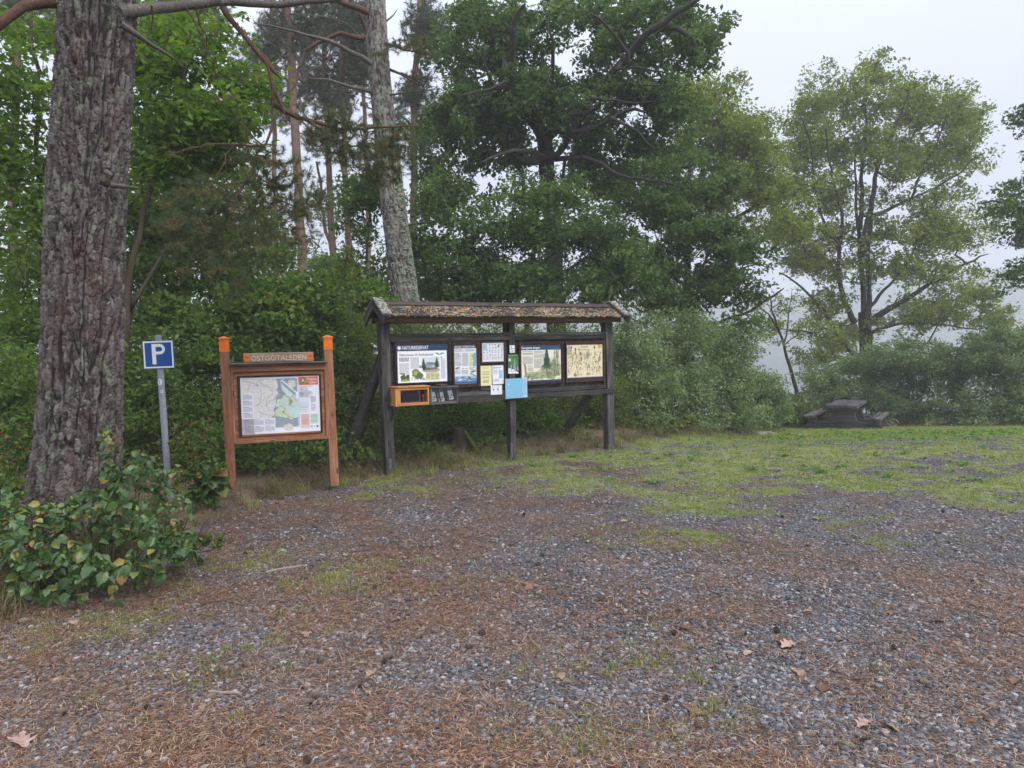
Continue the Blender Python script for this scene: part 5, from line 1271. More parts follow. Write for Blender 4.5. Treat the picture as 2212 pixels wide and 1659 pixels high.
# hanging pine spray
rg = RS(21)
hang = [(([(478, -60), (470, 5), (487, 30), (530, 80), (569, 122), (585, 150), (590, 175), (597, 203), (585, 226), (579, 245), (588, 268)], (6.0, 6.1), .034, .012), {'step': .1, 'wob': .008}),
        ((zA([(905, 395), (950, 440), (1000, 510), (1030, 555)]), 6.08, .026, .010), {'step': .1}),
        ((zA([(985, 640), (1010, 680), (1030, 740), (1048, 790)]), 6.1, .020, .012), {'step': .1}),
        ((zA([(955, 715), (1010, 735), (1100, 780), (1160, 820), (1230, 865), (1340, 880), (1440, 870), (1520, 900), (1700, 880), (1950, 870)]), (6.1, 6.6), .022, .006), {'step': .12, 'wob': .012}),
        ((zA([(1260, 875), (1320, 945), (1400, 985), (1560, 1010), (1800, 1080)]), (6.2, 6.5), .014, .005), {'step': .12}),
        ((zA([(1600, 265), (1480, 240), (1380, 240), (1280, 275), (1210, 330), (1150, 400), (1135, 470), (1140, 510), (1155, 565), (1100, 620), (1030, 670)]), (12.3, 12.0), .045, .014), {'join': False, 'step': .2}),
        ((zA([(960, 860), (940, 960), (910, 1060), (860, 1110), (800, 1180), (770, 1260)]), (6.1, 5.9), .016, .008), {'step': .1}),
        ((zA([(900, 1080), (880, 1200), (940, 1290), (1030, 1400), (1150, 1450)]), (6.0, 6.1), .012, .005), {'step': .1}),
        ((zA([(900, 1010), (760, 1010), (690, 1010), (600, 985), (500, 1000), (400, 1030), (290, 1060)]), (6.0, 5.7), .012, .004), {'step': .1}),
        ((zA([(700, 1010), (670, 1080), (650, 1170), (600, 1270), (480, 1330)]), (5.95, 5.7), .010, .005), {'step': .1}),
        ((zA([(770, 1260), (720, 1380), (600, 1480), (400, 1540), (220, 1580)]), (5.9, 5.6), .010, .004), {'step': .1}),
        ((zA([(1150, 1450), (1250, 1420), (1380, 1340)]), (6.1, 6.3), .006, .004), {'step': .1}),
        ((zA([(900, 1250), (830, 1420), (840, 1600), (800, 1760)]), (6.0, 6.0), .009, .004), {'step': .1}),
        ((zA([(430, 45), (450, 130), (480, 200), (490, 260), (590, 330), (500, 380)]), (5.7, 5.9), .010, .004), {'step': .1, 'join': False}),
        ((zA([(360, 50), (430, 190), (480, 300), (590, 400), (600, 480), (560, 600), (440, 690)]), (5.7, 5.9), .009, .003), {'step': .1, 'join': False}),
        ((zA([(125, 40), (140, 120), (120, 240)]), (5.4, 5.5), .012, .004), {'step': .1, 'join': False})]
tips = np.concatenate([blobs(rg, [(560, 350, 70, 60, 6.0, .35), (470, 430, 120, 70, 5.9, .4), (560, 520, 130, 90, 6.0, .5), (460, 560, 110, 60, 5.8, .4), (640, 450, 90, 80, 6.2, .4), (380, 500, 60, 60, 5.7, .3), (500, 620, 90, 50, 6, .4, .5), (600, 400, 90, 90, 6.1, .35), (430, 480, 120, 80, 5.9, .35)], 1100, .5),
                       blobs(rg, [(740, 262, 80, 35, 6.5, .3), (840, 330, 85, 70, 6.7, .35), (760, 330, 80, 45, 6.4, .3), (700, 300, 60, 30, 6.3, .2), (660, 240, 40, 20, 6.3, .2, .6), (860, 300, 60, 40, 6.8, .3), (820, 380, 60, 30, 6.7, .3)], 600, .5),
                       blobs(rg, [(510, 200, 60, 80, 5.9, .25, .6), (440, 90, 80, 60, 5.7, .3, .4), (330, 330, 40, 40, 5.7, .2, .5)], 26, .5)])
lo, tl = limb('hanging_branch', near, 31, hang, M_limb, tips, step=.09, bend=.25, rt=.0026, pw=.5, up=.05, jit=.03)
Tn = np.array(tl.P)[tl.tip]; Dn = Tn - np.array(tl.P)[[tl.par[i] for i in tl.tip]]; Dn = unit(unit(Dn) + np.array([0, 0, .35]))
sel = rg.rand(len(Tn)) < .93
tufts('needle_sprays', rg, Tn[sel], Dn[sel], L_pine, near, .062, .0026, 60, .85)

# ---- second pine leaning behind the notice board
YQ = 12.6
p2 = empty('pine_tree', at(905, 900, YQ)); tag(p2, 'tall lichen-grey pine trunk leaning left directly behind the roofed notice board', 'pine tree')
MP = [(925, 960, 33), (905, 800, 31), (891, 720, 29), (877, 650, 28.5), (857, 500, 26.5), (842, 375, 25), (822, 187, 22), (815, 90, 21.5), (810, 0, 21), (806, -100, 20), (800, -260, 18)]
bark_trunk('trunk', [(p[0], p[1]) for p in MP], [p[2] / FP * YQ for p in MP], YQ, M_midpine, p2, 130, 520, .026, 15, .0, 3.0, .9)
rg = RS(12); pts = []
for q in range(420):
    v = rg.rand(); py_ = 380 + 330 * v; cx = np.interp(py_, [375, 500, 650, 720], [842, 857, 877, 891]); px_ = cx + 26 * (.35 + .6 * rg.rand() ** .7) if rg.rand() < .75 else cx + 26 * (rg.rand() * 1.6 - .8)
    rr_ = np.interp(py_, [375, 720], [25, 29]); off = (px_ - cx) / rr_
    if abs(off) < .97: Yq = YQ - math.sqrt(1 - off ** 2) * rr_ / FP * YQ - .012; pts.append(tuple(at(px_, py_, Yq)))
moss('lichen', pts, M_tlich, p2, Matrix.Identity(4), 13, .018, .9, .4)
for l, mt in (((zA([(1620, 85), (1560, 60), (1500, 35), (1440, 15), (1390, 0), (1300, -60)]), (12.4, 11.8), .055, .045), M_limb), ((zA([(1560, 90), (1590, 160), (1605, 215), (1610, 245)]), (12.1, 12.3), .03, .03), M_limb),
              ((zA([(1645, 440), (1560, 380), (1480, 335), (1400, 305), (1280, 255), (1150, 222), (1000, 185), (850, 165)]), (12.4, 11.5), .045, .012), M_limbg), ((zA([(1640, 632), (1550, 612), (1450, 585), (1380, 560), (1290, 537), (1200, 538)]), (12.4, 11.6), .040, .012), M_limbg),
              ((zA([(1770, 480), (1840, 500), (1900, 540), (1960, 570), (2010, 605)]), (12.6, 12.9), .026, .008), M_limb), ((zA([(1770, 655), (1850, 640), (1980, 632), (2125, 620)]), (12.4, 12.2), .02, .006), M_limbg),
              ((zA([(1900, 1555), (1960, 1530), (2050, 1530)]), (12.4, 12.3), .018, .008), M_limbg), ((zA([(1745, 150), (1800, 100), (1830, 60)]), (12.6, 12.8), .02, .008), M_limbg),
              ((zA([(1640, 290), (1560, 240), (1470, 150), (1300, 100), (1100, 110), (960, 90)]), (12.7, 13.6), .02, .006), M_limbg)):
    limb('limb', p2, 3, [(l, {'step': .18, 'wob': .012})], mt)
rg = RS(33)
def needle_branch(parent, seed, lines, E, n, mat=L_pine, bmat=M_limb, L=.07, w=.005, nn=30, step=.2, rt=.004):
    r_ = RS(seed); T_ = blobs(r_, E, n, .5)
    o, t = limb('branch', parent, seed, [(l, {'step': .2, 'wob': .02}) for l in lines], bmat, T_, step=step, bend=.25, rt=rt, pw=.5, up=.05, jit=.05)
    A = np.array(t.P); Tt = A[t.tip]; D = unit(unit(Tt - A[[t.par[i] for i in t.tip]]) + np.array([0, 0, .4]))
    tufts('needle_sprays', r_, Tt, D, mat, parent, L, w, nn, .9)
needle_branch(p2, 41, [(zA([(1740, 300), (1850, 330), (1950, 360), (2020, 330)]), (12.5, 12.2), .03, .01)], [(895, 92, 42, 22, 12.2, .5), (850, 100, 25, 20, 12.1, .4), (930, 118, 30, 14, 12.3, .4), (820, 115, 20, 15, 12.0, .3)], 190, nn=24)
needle_branch(p2, 42, [(zA([(1850, 500), (1930, 540), (2010, 600)]), (12.8, 13.2), .02, .01)], [(920, 165, 45, 22, 13.1, .5), (885, 200, 30, 20, 13.2, .5)], 110, mat=L_pinef, nn=22)

# ---- far red pines
def far_pine(seed, label, pts, Y, r0, r1, E, n, extra=()):
    e = empty('pine_tree', at(*pts[0], Y)); tag(e, label, 'pine tree', 'red-barked pines deeper in the wood')
    n = int(n * 2.8); t = Tree(seed); t.line(pts, Y, r0, r1, step=.5, wob=.02)
    for l in extra: t.line(*l, step=.3, wob=.03)
    T_ = blobs(t.rng, E, n, .6); t.grow(T_, .45, .25, .005, .5, .02, .08)
    m = t.ns; rr = t.R.copy()
    wood_obj('trunk', t, M_barkr, e)
    A = np.array(t.P); Tt = A[t.tip]; D = unit(unit(Tt - A[[t.par[i] for i in t.tip]]) + np.array([0, 0, .5]))
    tufts('needle_sprays', t.rng, Tt, D, L_pinef, e, .16, .013, 34, 1.0)
def gp(px_, Y): return (px_, 742 + 1.7 * FP / Y)
far_pine(51, 'slender black-scarred red pine rising behind the gap between the two boards', [gp(664, 20), (660, 720), (654, 620), (650, 540), (644, 400), (637, 260), (630, 120), (620, 0), (612, -120)], 20, .150, .10,
         [(640, 60, 100, 70, 20.5, 2), (560, 120, 80, 60, 21, 2), (600, 230, 70, 60, 21, 2, .6), (680, 300, 70, 50, 21, 2, .5), (690, -20, 90, 60, 20, 2), (600, -60, 90, 50, 20, 2)], 420, [(zA([(1180, 560 + 0), (1250, 470), (1380, 380)]), 20.2, .03, .01)])
far_pine(52, 'forked red pine left of the leaning grey trunk', [gp(740, 24), (728, 700), (724, 610), (716, 500), (712, 400), (705, 280), (700, 150), (696, 0)], 24, .150, .07,
         [(700, 60, 90, 80, 24, 2), (740, 150, 70, 60, 25, 2), (670, 180, 60, 50, 24, 2), (720, 300, 70, 60, 24, 2, .6), (700, 420, 60, 50, 24, 2, .4)], 420, [([(720, 560), (700, 480), (690, 420), (684, 350)], 24, .07, .04)])
far_pine(53, 'thin red pine with bare lower trunk just left of the leaning grey trunk', [gp(765, 22), (760, 700), (755, 600), (752, 500), (746, 400), (742, 280), (738, 150), (735, 0)], 22, .135, .07,
         [(760, 40, 60, 60, 22, 2), (780, 130, 60, 60, 22.5, 2), (730, 220, 50, 40, 22, 2)], 380, [([(748, 400), (735, 350), (722, 300)], 22, .05, .03)])
far_pine(54, 'red pine showing just right of the leaning grey trunk', [gp(900, 22), (896, 640), (892, 515), (895, 400), (894, 300), (892, 217), (900, 120), (908, 20), (912, -80)], 22, .14, .08,
         [(920, 60, 60, 80, 22, 2), (900, 200, 50, 50, 22, 2), (925, 280, 40, 60, 22.5, 2)], 360)
far_pine(55, 'red pine half hidden in the yellow-green leaves right of the massive trunk', [gp(400, 19), (398, 700), (395, 520), (392, 350), (390, 200), (385, 60), (380, -60)], 19, .15, .12,
         [(420, 20, 90, 60, 19, 2), (340, 40, 60, 60, 19, 1.5)], 260)
far_pine(56, 'hazy far pine with grey-green crown above the gap between the boards', [gp(600, 30), (598, 600), (592, 300), (590, 100), (588, 0)], 30, .13, .08, [(590, 90, 50, 120, 30, 2), (660, 120, 60, 110, 31, 2), (600, 230, 60, 60, 30, 2)], 520)
far_pine(57, 'hazy far pine crown right of the forked red pine', [gp(800, 32), (798, 600), (790, 300), (780, 100)], 32, .13, .08, [(780, 120, 60, 130, 32, 2), (700, 200, 60, 70, 31, 2), (860, 250, 50, 80, 32, 2)], 520)
far_pine(58, 'reddish pine between the massive trunk and the left edge', [gp(38, 16), (36, 800), (30, 600), (28, 400), (34, 200), (40, 0)], 16, .11, .08, [(30, 20, 60, 50, 16, 1), (110, 60, 40, 60, 16, 1)], 140)

# ---- big dark oak in the middle
oak_lines = [(([gp(1205, 18), (1203, 860), (1200, 700), (1198, 620), (1194, 520), (1190, 420), (1182, 350), (1176, 300)], 18, .30, .20), {'step': .4}),
    ((zB([(1120, 780), (1180, 700), (1270, 645), (1340, 600), (1400, 540), (1460, 470), (1530, 390), (1590, 300), (1650, 240), (1690, 185), (1760, 130), (1900, 60), (2010, -20)]), (17.6, 15.2), .17, .05), {'step': .3}),
    ((zB([(1105, 770), (1070, 710), (1030, 655), (1000, 610), (950, 570), (930, 500), (925, 440), (960, 375), (930, 300), (920, 240), (940, 120), (1010, 20)]), (17.6, 15.4), .15, .05), {'step': .3}),
    ((zB([(1170, 890), (1225, 885), (1232, 800), (1245, 745), (1300, 725), (1360, 735), (1430, 742), (1480, 690), (1530, 640), (1600, 590), (1700, 640)]), (17.4, 15.2), .085, .035), {'step': .3}),
    ((zB([(1270, 650), (1340, 650), (1430, 640), (1445, 590), (1440, 560)]), (16.6, 15.6), .07, .035), {'step': .3}),
    ((zB([(1100, 890), (1060, 850), (1000, 840), (930, 852), (880, 865), (830, 890), (760, 920)]), (17.5, 15.4), .09, .02), {'step': .3}),
    ((zB([(1090, 910), (1000, 905), (960, 915), (930, 870), (900, 830), (890, 790), (910, 740)]), (17.5, 15.6), .10, .05), {'step': .3}),
    ((zB([(840, 500), (800, 420), (770, 290), (720, 250), (640, 190)]), (15.8, 15.0), .045, .015), {'step': .3, 'join': False}), ((zB([(940, 480), (880, 420), (840, 500), (700, 530), (600, 540)]), (15.9, 15.0), .05, .015), {'step': .3}),
    ((zB([(1500, 670), (1600, 720), (1690, 770), (1750, 850)]), (15.6, 15.2), .04, .015), {'step': .3}), ((zB([(1180, 900), (1300, 890), (1400, 900), (1530, 990), (1650, 1020), (1790, 1020), (1900, 1060)]), (17.6, 15.0), .07, .02), {'step': .3}),
    ((zB([(1380, 555), (1500, 560), (1620, 580), (1750, 570)]), (16.2, 15), .04, .015), {'step': .3}), ((zB([(1530, 390), (1650, 360), (1720, 400), (1860, 430)]), (15.9, 15), .04, .015), {'step': .3}),
    ((zB([(1590, 300), (1540, 200), (1450, 120), (1350, 60)]), (15.7, 15), .05, .02), {'step': .3}), ((zB([(1130, 760), (1180, 600), (1150, 450), (1190, 300), (1140, 160)]), (17.6, 16), .09, .03), {'step': .3}),
    ((zB([(1160, 1250), (1080, 1280), (1000, 1330)]), (17.9, 17), .03, .015), {'step': .3})]
oakE = [(1030, 90, 110, 95, 17.9, 1.6), (1150, 60, 120, 90, 17.5, 1.6), (1300, 60, 130, 90, 17.7, 1.8), (1440, 70, 110, 85, 17.5, 1.6), (1020, 230, 95, 80, 17.5, 1.6), (1130, 200, 90, 70, 17.1, 1.2), (1270, 200, 110, 75, 17.3, 1.5),
        (1410, 190, 95, 80, 17.5, 1.5), (1000, 20, 70, 60, 17.9, 1.2), (1505, 90, 70, 70, 17.3, 1.0), (1550, 25, 40, 40, 17.3, .8), (1470, 270, 60, 55, 17.7, 1.2), (1360, 300, 80, 50, 17.9, 1.2), (1010, 330, 70, 50, 17.9, 1.2, .6), (1090, 270, 60, 35, 17.5, 1), (1440, 340, 60, 50, 17.9, 1.2, .7), (930, 300, 40, 50, 17.5, 1, .5), (950, 390, 60, 50, 17.5, 1), (1120, 270, 60, 35, 17.3, 1), (1290, 285, 70, 35, 17.5, 1), (1260, 400, 60, 35, 17.9, 1, .7), (1060, 350, 50, 30, 17.9, 1, .6), (1010, 280, 90, 50, 18.9, 1), (1260, 330, 80, 45, 19.3, 1), (1110, 340, 60, 40, 19.7, .8), (1240, 250, 60, 40, 18.9, 1), (1330, 380, 90, 50, 18.9, 1), (950, 440, 60, 50, 18.4, 1), (1010, 420, 70, 40, 18.7, 1), (1230, 430, 70, 40, 18.9, 1)]
tree('oak_tree', 'huge dark green oak with black twisting limbs above the notice board', 'oak tree', 61, oak_lines, oakE, 1750, 38, .28, .125, L_oak, M_oakbark, rt=.007, aspect=.5, up=.6, upb=.05, flat=.85)
# understorey of the oak: lower dark trees
tree('oak_tree', 'lower dark green oak under the huge oak, right behind the notice board roof', 'oak tree', 62,
     [(([gp(1130, 14.5), (1130, 850), (1140, 700), (1150, 560), (1160, 460)], 14.5, .09, .04), {'step': .3}), (([(1140, 700), (1060, 600), (1000, 500)], 14.5, .05, .02), {}), (([(1145, 640), (1260, 560), (1360, 480)], 14.5, .05, .02), {})],
     [(1020, 500, 90, 70, 14.4, 1), (1150, 480, 110, 70, 14.2, 1.1), (1290, 520, 110, 70, 14.4, 1.1), (960, 580, 80, 60, 14.2, 1), (1080, 600, 110, 60, 14.0, 1), (1220, 620, 110, 50, 14.2, 1), (1340, 600, 90, 60, 14.6, 1), (1000, 660, 90, 30, 14, .8), (1180, 420, 70, 40, 14.6, 1)], 850, 32, .30, .105, L_oak, M_oakbark, rt=.005, aspect=.5, up=.6)
tree('oak_tree', 'dark oak reaching right beyond the notice board with a fork of black limbs below', 'oak tree', 63,
     [(([gp(1500, 17), (1490, 850), (1478, 700), (1485, 600), (1482, 480), (1490, 360)], 17, .11, .05), {'step': .3}), (([(1482, 620), (1400, 560), (1350, 500)], 17, .05, .02), {}), ((zC([(130, 1180), (220, 1140), (300, 1060), (420, 1010)]), 17, .05, .02), {}), ((zC([(60, 1300), (330, 1280), (400, 1225), (480, 1180), (560, 1125)]), (17, 16.8), .055, .03), {'join': False})],
     [(1430, 420, 80, 70, 16.8, 1), (1500, 500, 90, 60, 16.6, 1), (1420, 560, 80, 60, 16.6, 1), (1540, 600, 80, 45, 16.4, 1), (1470, 640, 90, 35, 16.2, .9), (1590, 540, 60, 50, 16.6, .9), (1530, 400, 60, 60, 17, 1), (1370, 450, 50, 50, 16.8, 1), (1610, 640, 50, 30, 16.4, .7, .7), (1590, 700, 50, 26, 16.2, .6, .7)], 740, 34, .30, .11, L_oak, M_oakbark, rt=.005, aspect=.5, up=.6)
tree('young_tree', 'dark leafy young tree between the red pines and the leaning grey trunk', 'tree', 64,
     [(([gp(800, 14), (798, 800), (790, 650), (795, 500), (800, 420)], 14, .05, .02), {'step': .3})],
     [(790, 420, 45, 45, 14, .8), (790, 500, 60, 50, 14, .8), (770, 590, 70, 45, 14, .8), (830, 660, 60, 40, 14.2, .8), (745, 650, 70, 30, 14, .8), (935, 440, 40, 60, 14.6, .8), (915, 540, 45, 60, 14.6, .8)], 330, 40, .28, .085, L_oak, M_stem, rt=.005)

# ---- lime-green oak further back and the great misty oak
tree('oak_tree', 'lighter yellow-green oak standing further back between the dark oak and the misty oak', 'oak tree', 65,
     [((zC([(60, 1500), (90, 1250), (100, 950), (108, 830), (150, 680), (170, 560), (190, 470), (230, 330), (300, 200)]), 25, .17, .05), {'step': .4}), ((zC([(100, 900), (200, 820), (350, 780), (480, 700), (600, 640)]), (25, 24.5), .07, .02), {}), ((zC([(130, 1120), (180, 1000), (250, 880), (330, 790), (430, 740)]), 25, .06, .03), {'join': False}),
      ((zC([(160, 640), (220, 480), (330, 380), (420, 290)]), 25, .05, .02), {}), ((zC([(100, 950), (30, 700), (-40, 500)]), 25, .07, .02), {})],
     [(1500, 220, 60, 50, 25, 1.6), (1560, 210, 60, 40, 25, 1.6), (1600, 280, 60, 60, 24.8, 1.6), (1540, 310, 90, 60, 25, 1.6), (1640, 340, 45, 50, 25, 1.4), (1600, 400, 80, 50, 24.6, 1.6), (1670, 430, 60, 40, 24.4, 1.3), (1520, 430, 70, 50, 25, 1.5), (1420, 390, 60, 60, 25.4, 1.4, .6), (1700, 480, 50, 40, 24.3, 1.2), (1560, 480, 70, 40, 24.8, 1.2, .6), (1330, 400, 80, 60, 25.5, 1.4, .5), (1350, 320, 70, 40, 26, 1.4, .4)], 1050, 32, .38, .135, L_oak2, M_oakbark, rt=.007, aspect=.5, upb=.08, flat=.8, grad=.8)
bigL = [((zC([(972, 1640), (966, 1480), (948, 1340), (944, 1240)]), (31.5, 31), .34, .24), {'step': .5}), ((zC([(944, 1240), (940, 1100), (925, 950), (912, 800), (905, 650), (900, 500)]), (31, 30.4), .13, .035), {'step': .5}), ((zC([(955, 1300), (975, 1150), (960, 1000), (975, 860), (985, 720)]), (31, 30), .12, .08), {'step': .5}),
    ((zC([(930, 980), (950, 850), (985, 720), (1000, 560), (1060, 420), (1120, 300), (1160, 180)]), (30.4, 29.8), .15, .04), {}), ((zC([(925, 840), (935, 700), (930, 560), (960, 400), (950, 250), (955, 100)]), 30.6, .11, .03), {}),
    ((zC([(985, 780), (1080, 740), (1170, 700), (1270, 650), (1350, 610), (1420, 560), (1480, 490)]), (30.8, 29.4), .09, .02), {}), ((zC([(1170, 700), (1220, 560), (1300, 420), (1340, 300)]), 30, .06, .02), {}),
    ((zC([(950, 1310), (1030, 1245), (1100, 1205), (1170, 1165), (1240, 1110), (1300, 1080), (1420, 1010), (1540, 960)]), (30.8, 29.2), .17, .03), {}), ((zC([(955, 1340), (1080, 1300), (1200, 1290), (1300, 1295), (1450, 1320), (1600, 1310)]), (30.8, 29.2), .07, .02), {}),
    ((zC([(945, 1240), (1040, 1140), (1130, 1040), (1190, 930)]), 30.6, .09, .03), {}), ((zC([(900, 1290), (860, 1210), (830, 1130), (820, 1000), (830, 900), (850, 780), (820, 700), (790, 560), (760, 380)]), (30.8, 29.6), .13, .03), {'join': False}),
    ((zC([(965, 1480), (900, 1440), (830, 1380), (790, 1290), (740, 1210), (660, 1130), (600, 1080), (540, 1050)]), (30.8, 29.4), .12, .03), {}), ((zC([(830, 920), (740, 920), (670, 875), (620, 900)]), (30, 29.4), .05, .02), {}), ((zC([(830, 930), (760, 830), (720, 700), (700, 560), (690, 420), (640, 300)]), 30, .07, .02), {}),
    ((zC([(960, 1470), (1040, 1440), (1130, 1405), (1230, 1375), (1270, 1385), (1350, 1410), (1440, 1420)]), (30.6, 29.4), .05, .012), {}), ((zC([(1260, 1370), (1320, 1260), (1400, 1200)]), 29.6, .04, .015), {}), ((zC([(700, 1340), (610, 1320), (560, 1330), (510, 1300)]), (30, 29.4), .05, .02), {'join': False}), ((zC([(1000, 560), (1080, 620), (1190, 600), (1290, 530)]), 30, .05, .02), {})]
bigE = [(1871, 160, 45, 40, 32, 1.8), (1800, 210, 80, 55, 32, 2.4), (1900, 215, 90, 60, 31.6, 2.6), (1990, 230, 80, 60, 31.6, 2.4), (2070, 250, 60, 60, 31.6, 2), (1740, 250, 60, 60, 32, 2), (1720, 320, 70, 60, 31.6, 2.4), (1820, 320, 90, 60, 31, 2.6), (1940, 330, 100, 60, 31, 2.8),
        (2060, 330, 75, 65, 31.4, 2.2), (1700, 400, 60, 50, 31.4, 2), (1790, 420, 80, 50, 31, 2.4, .7), (1900, 430, 80, 45, 31, 2.4, .35), (2030, 430, 80, 45, 31.2, 2.2, .8), (1760, 500, 80, 45, 31, 2.4), (1880, 520, 90, 50, 30.8, 2.4, .5), (2000, 510, 90, 55, 31, 2.4), (2090, 500, 75, 50, 31.2, 2, .9), (1690, 490, 50, 45, 31.6, 1.6),
        (1850, 590, 100, 40, 30.6, 2.4, .5), (1960, 590, 90, 40, 30.8, 2.4, .9), (2060, 590, 90, 40, 31, 2, .9), (1740, 570, 70, 45, 31, 2), (2120, 640, 60, 30, 31, 1.4), (2030, 670, 80, 40, 31, 2), (1970, 680, 80, 45, 31, 2), (1800, 730, 80, 50, 30.8, 2), (1880, 720, 70, 50, 30.6, 1.8, .8), (1780, 660, 60, 30, 31, 1.6, .5), (2150, 690, 45, 18, 30.8, 1), (1680, 700, 50, 25, 30.8, 1.2, .7), (1780, 780, 60, 25, 31, 1.5)]
tree('oak_tree', 'broad solitary oak in mist with a full light green crown, behind the picnic table', 'oak tree', 66, bigL, bigE, 2400, 36, .40, .150, L_oak2, M_oakbark, rt=.007, aspect=.5, upb=.06, edge=.6, flat=.85, grp=4, grad=.9)
tree('oak_tree', 'dark oak branches reaching in from the right edge of the photograph', 'oak tree', 67,
     [(([gp(2420, 20), (2420, 800), (2410, 500), (2400, 300)], 20, .22, .15), {'step': .5}), (([(2410, 520), (2330, 470), (2260, 455), (2200, 450), (2150, 430), (2110, 440)], (20, 19), .08, .02), {}), (([(2408, 400), (2330, 330), (2260, 280), (2200, 265)], (20, 19), .06, .02), {}), (([(2412, 650), (2320, 640), (2240, 610), (2190, 600)], (20, 19), .06, .02), {})],
     [(2235, 260, 50, 30, 19, 1), (2205, 395, 30, 25, 19, .7), (2180, 450, 70, 35, 19, 1), (2230, 500, 60, 40, 19, 1), (2210, 590, 45, 30, 19, .9), (2225, 650, 40, 30, 19, .8), (2300, 450, 100, 160, 19.5, 1.5)], 420, 40, .30, .10, L_oak, M_oakbark, rt=.006, aspect=.5, upb=.05)
# thin leaning half-bare tree left of the table
tree('young_oak', 'thin leaning half-bare young oak left of the picnic table', 'tree', 68,
     [((zC([(640, 1690), (625, 1640), (600, 1540), (575, 1430), (540, 1340), (520, 1270), (500, 1200), (490, 1150)]), 22, .075, .02), {'step': .25, 'wob': .03}), ((zC([(560, 1390), (575, 1300), (590, 1200), (600, 1130)]), 22, .03, .010), {'step': .25}), ((zC([(530, 1320), (480, 1240), (420, 1190), (350, 1150), (290, 1110)]), 22, .03, .008), {'step': .25}),
      ((zC([(500, 1210), (450, 1200), (420, 1160), (380, 1150)]), 22, .016, .006), {'step': .25}), ((zC([(520, 1260), (470, 1180), (430, 1120)]), 22, .014, .005), {'step': .25}), ((zC([(560, 1400), (600, 1350), (660, 1330), (700, 1340)]), 22, .02, .008), {'step': .25})],
     [(1640, 660, 45, 20, 22, .6, .5), (1700, 650, 25, 25, 22, .5), (1740, 700, 30, 18, 22, .6), (1700, 735, 25, 12, 22, .4), (1650, 700, 30, 12, 22, .4, .4)], 70, 10, .2, .09, L_oak2, M_oakbark, rt=.004, aspect=.5)
# ------------------------------------------------------------------ broadleaf wood on the left
def stem(px_, Y, top, r=.04, lean=0): return (([gp(px_, Y), (px_ + lean * .3, (top + gp(px_, Y)[1]) / 2), (px_ + lean, top)], Y, r, r * .4), {'step': .3, 'wob': .025})
tree('broadleaf_tree', 'bright yellow-green leafy tree immediately right of the massive trunk', 'tree', 71,
     [(([gp(272, 8.6), (268, 900), (272, 700), (290, 520), (330, 380), (370, 250), (400, 150)], 8.6, .06, .02), {'step': .25}), (([(275, 680), (340, 560), (420, 450), (500, 380)], (8.6, 8.9), .03, .01), {}), (([(285, 560), (310, 420), (300, 250)], 8.8, .03, .01), {}), (([(330, 380), (420, 300), (500, 240)], 8.8, .02, .008), {})],
     [(340, 110, 70, 75, 9, .8), (420, 150, 80, 70, 9, .8), (390, 250, 110, 70, 8.8, .8), (480, 280, 80, 60, 9, .8), (330, 330, 70, 70, 8.8, .8), (440, 350, 110, 50, 9, .8), (520, 200, 45, 40, 9, .6), (540, 310, 35, 40, 9.2, .6), (300, 200, 40, 90, 9, .6), (350, 50, 60, 30, 9.2, .6), (450, 60, 50, 40, 9.3, .6, .6)], 640, 24, .26, .082, L_alder, M_stem, rt=.003, aspect=.6, up=.9, droop=.3)
tree('broadleaf_tree', 'slim grey-stemmed leafy tree between the massive trunk and the left edge', 'tree', 72,
     [(([gp(88, 9), (90, 850), (94, 740), (90, 600), (86, 450), (84, 300), (78, 150), (70, 20)], 9, .055, .02), {'step': .25}), (([(92, 700), (60, 620), (35, 560)], 9, .02, .01), {}), (([(86, 480), (50, 420), (10, 380)], 9, .02, .01), {}), (([(84, 400), (110, 320), (130, 250)], 9, .02, .01), {})],
     [(50, 90, 70, 70, 9, .7), (40, 220, 80, 70, 9, .7), (60, 350, 80, 70, 8.8, .7), (40, 480, 80, 70, 8.8, .7), (110, 200, 30, 80, 9, .6), (-30, 300, 60, 250, 9, .8), (60, 600, 70, 60, 9, .7), (110, 450, 30, 80, 9, .5), (30, 700, 70, 60, 9, .6)], 480, 20, .24, .082, L_alder, M_stem, rt=.003, aspect=.6, up=.9, droop=.3)
tree('broadleaf_tree', 'darker leafy tree behind the parking sign, under the hanging pine branch', 'tree', 73,
     [stem(300, 10.5, 480, .05, 30), (([(310, 700), (400, 600), (480, 540)], 10.5, .03, .01), {}), (([gp(440, 11), (440, 800), (450, 650), (470, 560)], 11, .035, .012), {})],
     [(330, 450, 90, 60, 10.5, .9), (420, 520, 110, 60, 10.6, .9), (330, 560, 90, 60, 10.4, .9), (480, 600, 100, 60, 10.6, .9), (360, 650, 110, 60, 10.2, .9), (560, 560, 70, 60, 11, .9), (300, 740, 60, 60, 10, .8), (420, 730, 90, 50, 10.2, .8)], 480, 26, .28, .088, L_thick, M_stem, rt=.003, aspect=.6)
tree('young_oak', 'young oak with bright lobed leaves just behind the header of the trail board', 'tree', 74,
     [stem(640, 10, 640, .03, -10), stem(560, 10.2, 660, .025, 10)],
     [(560, 650, 80, 45, 10, .7), (650, 660, 80, 40, 10, .7), (600, 700, 110, 40, 9.8, .7), (700, 700, 50, 40, 10, .6), (510, 690, 50, 40, 9.8, .6)], 300, 34, .24, .085, L_thick, M_stem, rt=.003, aspect=.6)
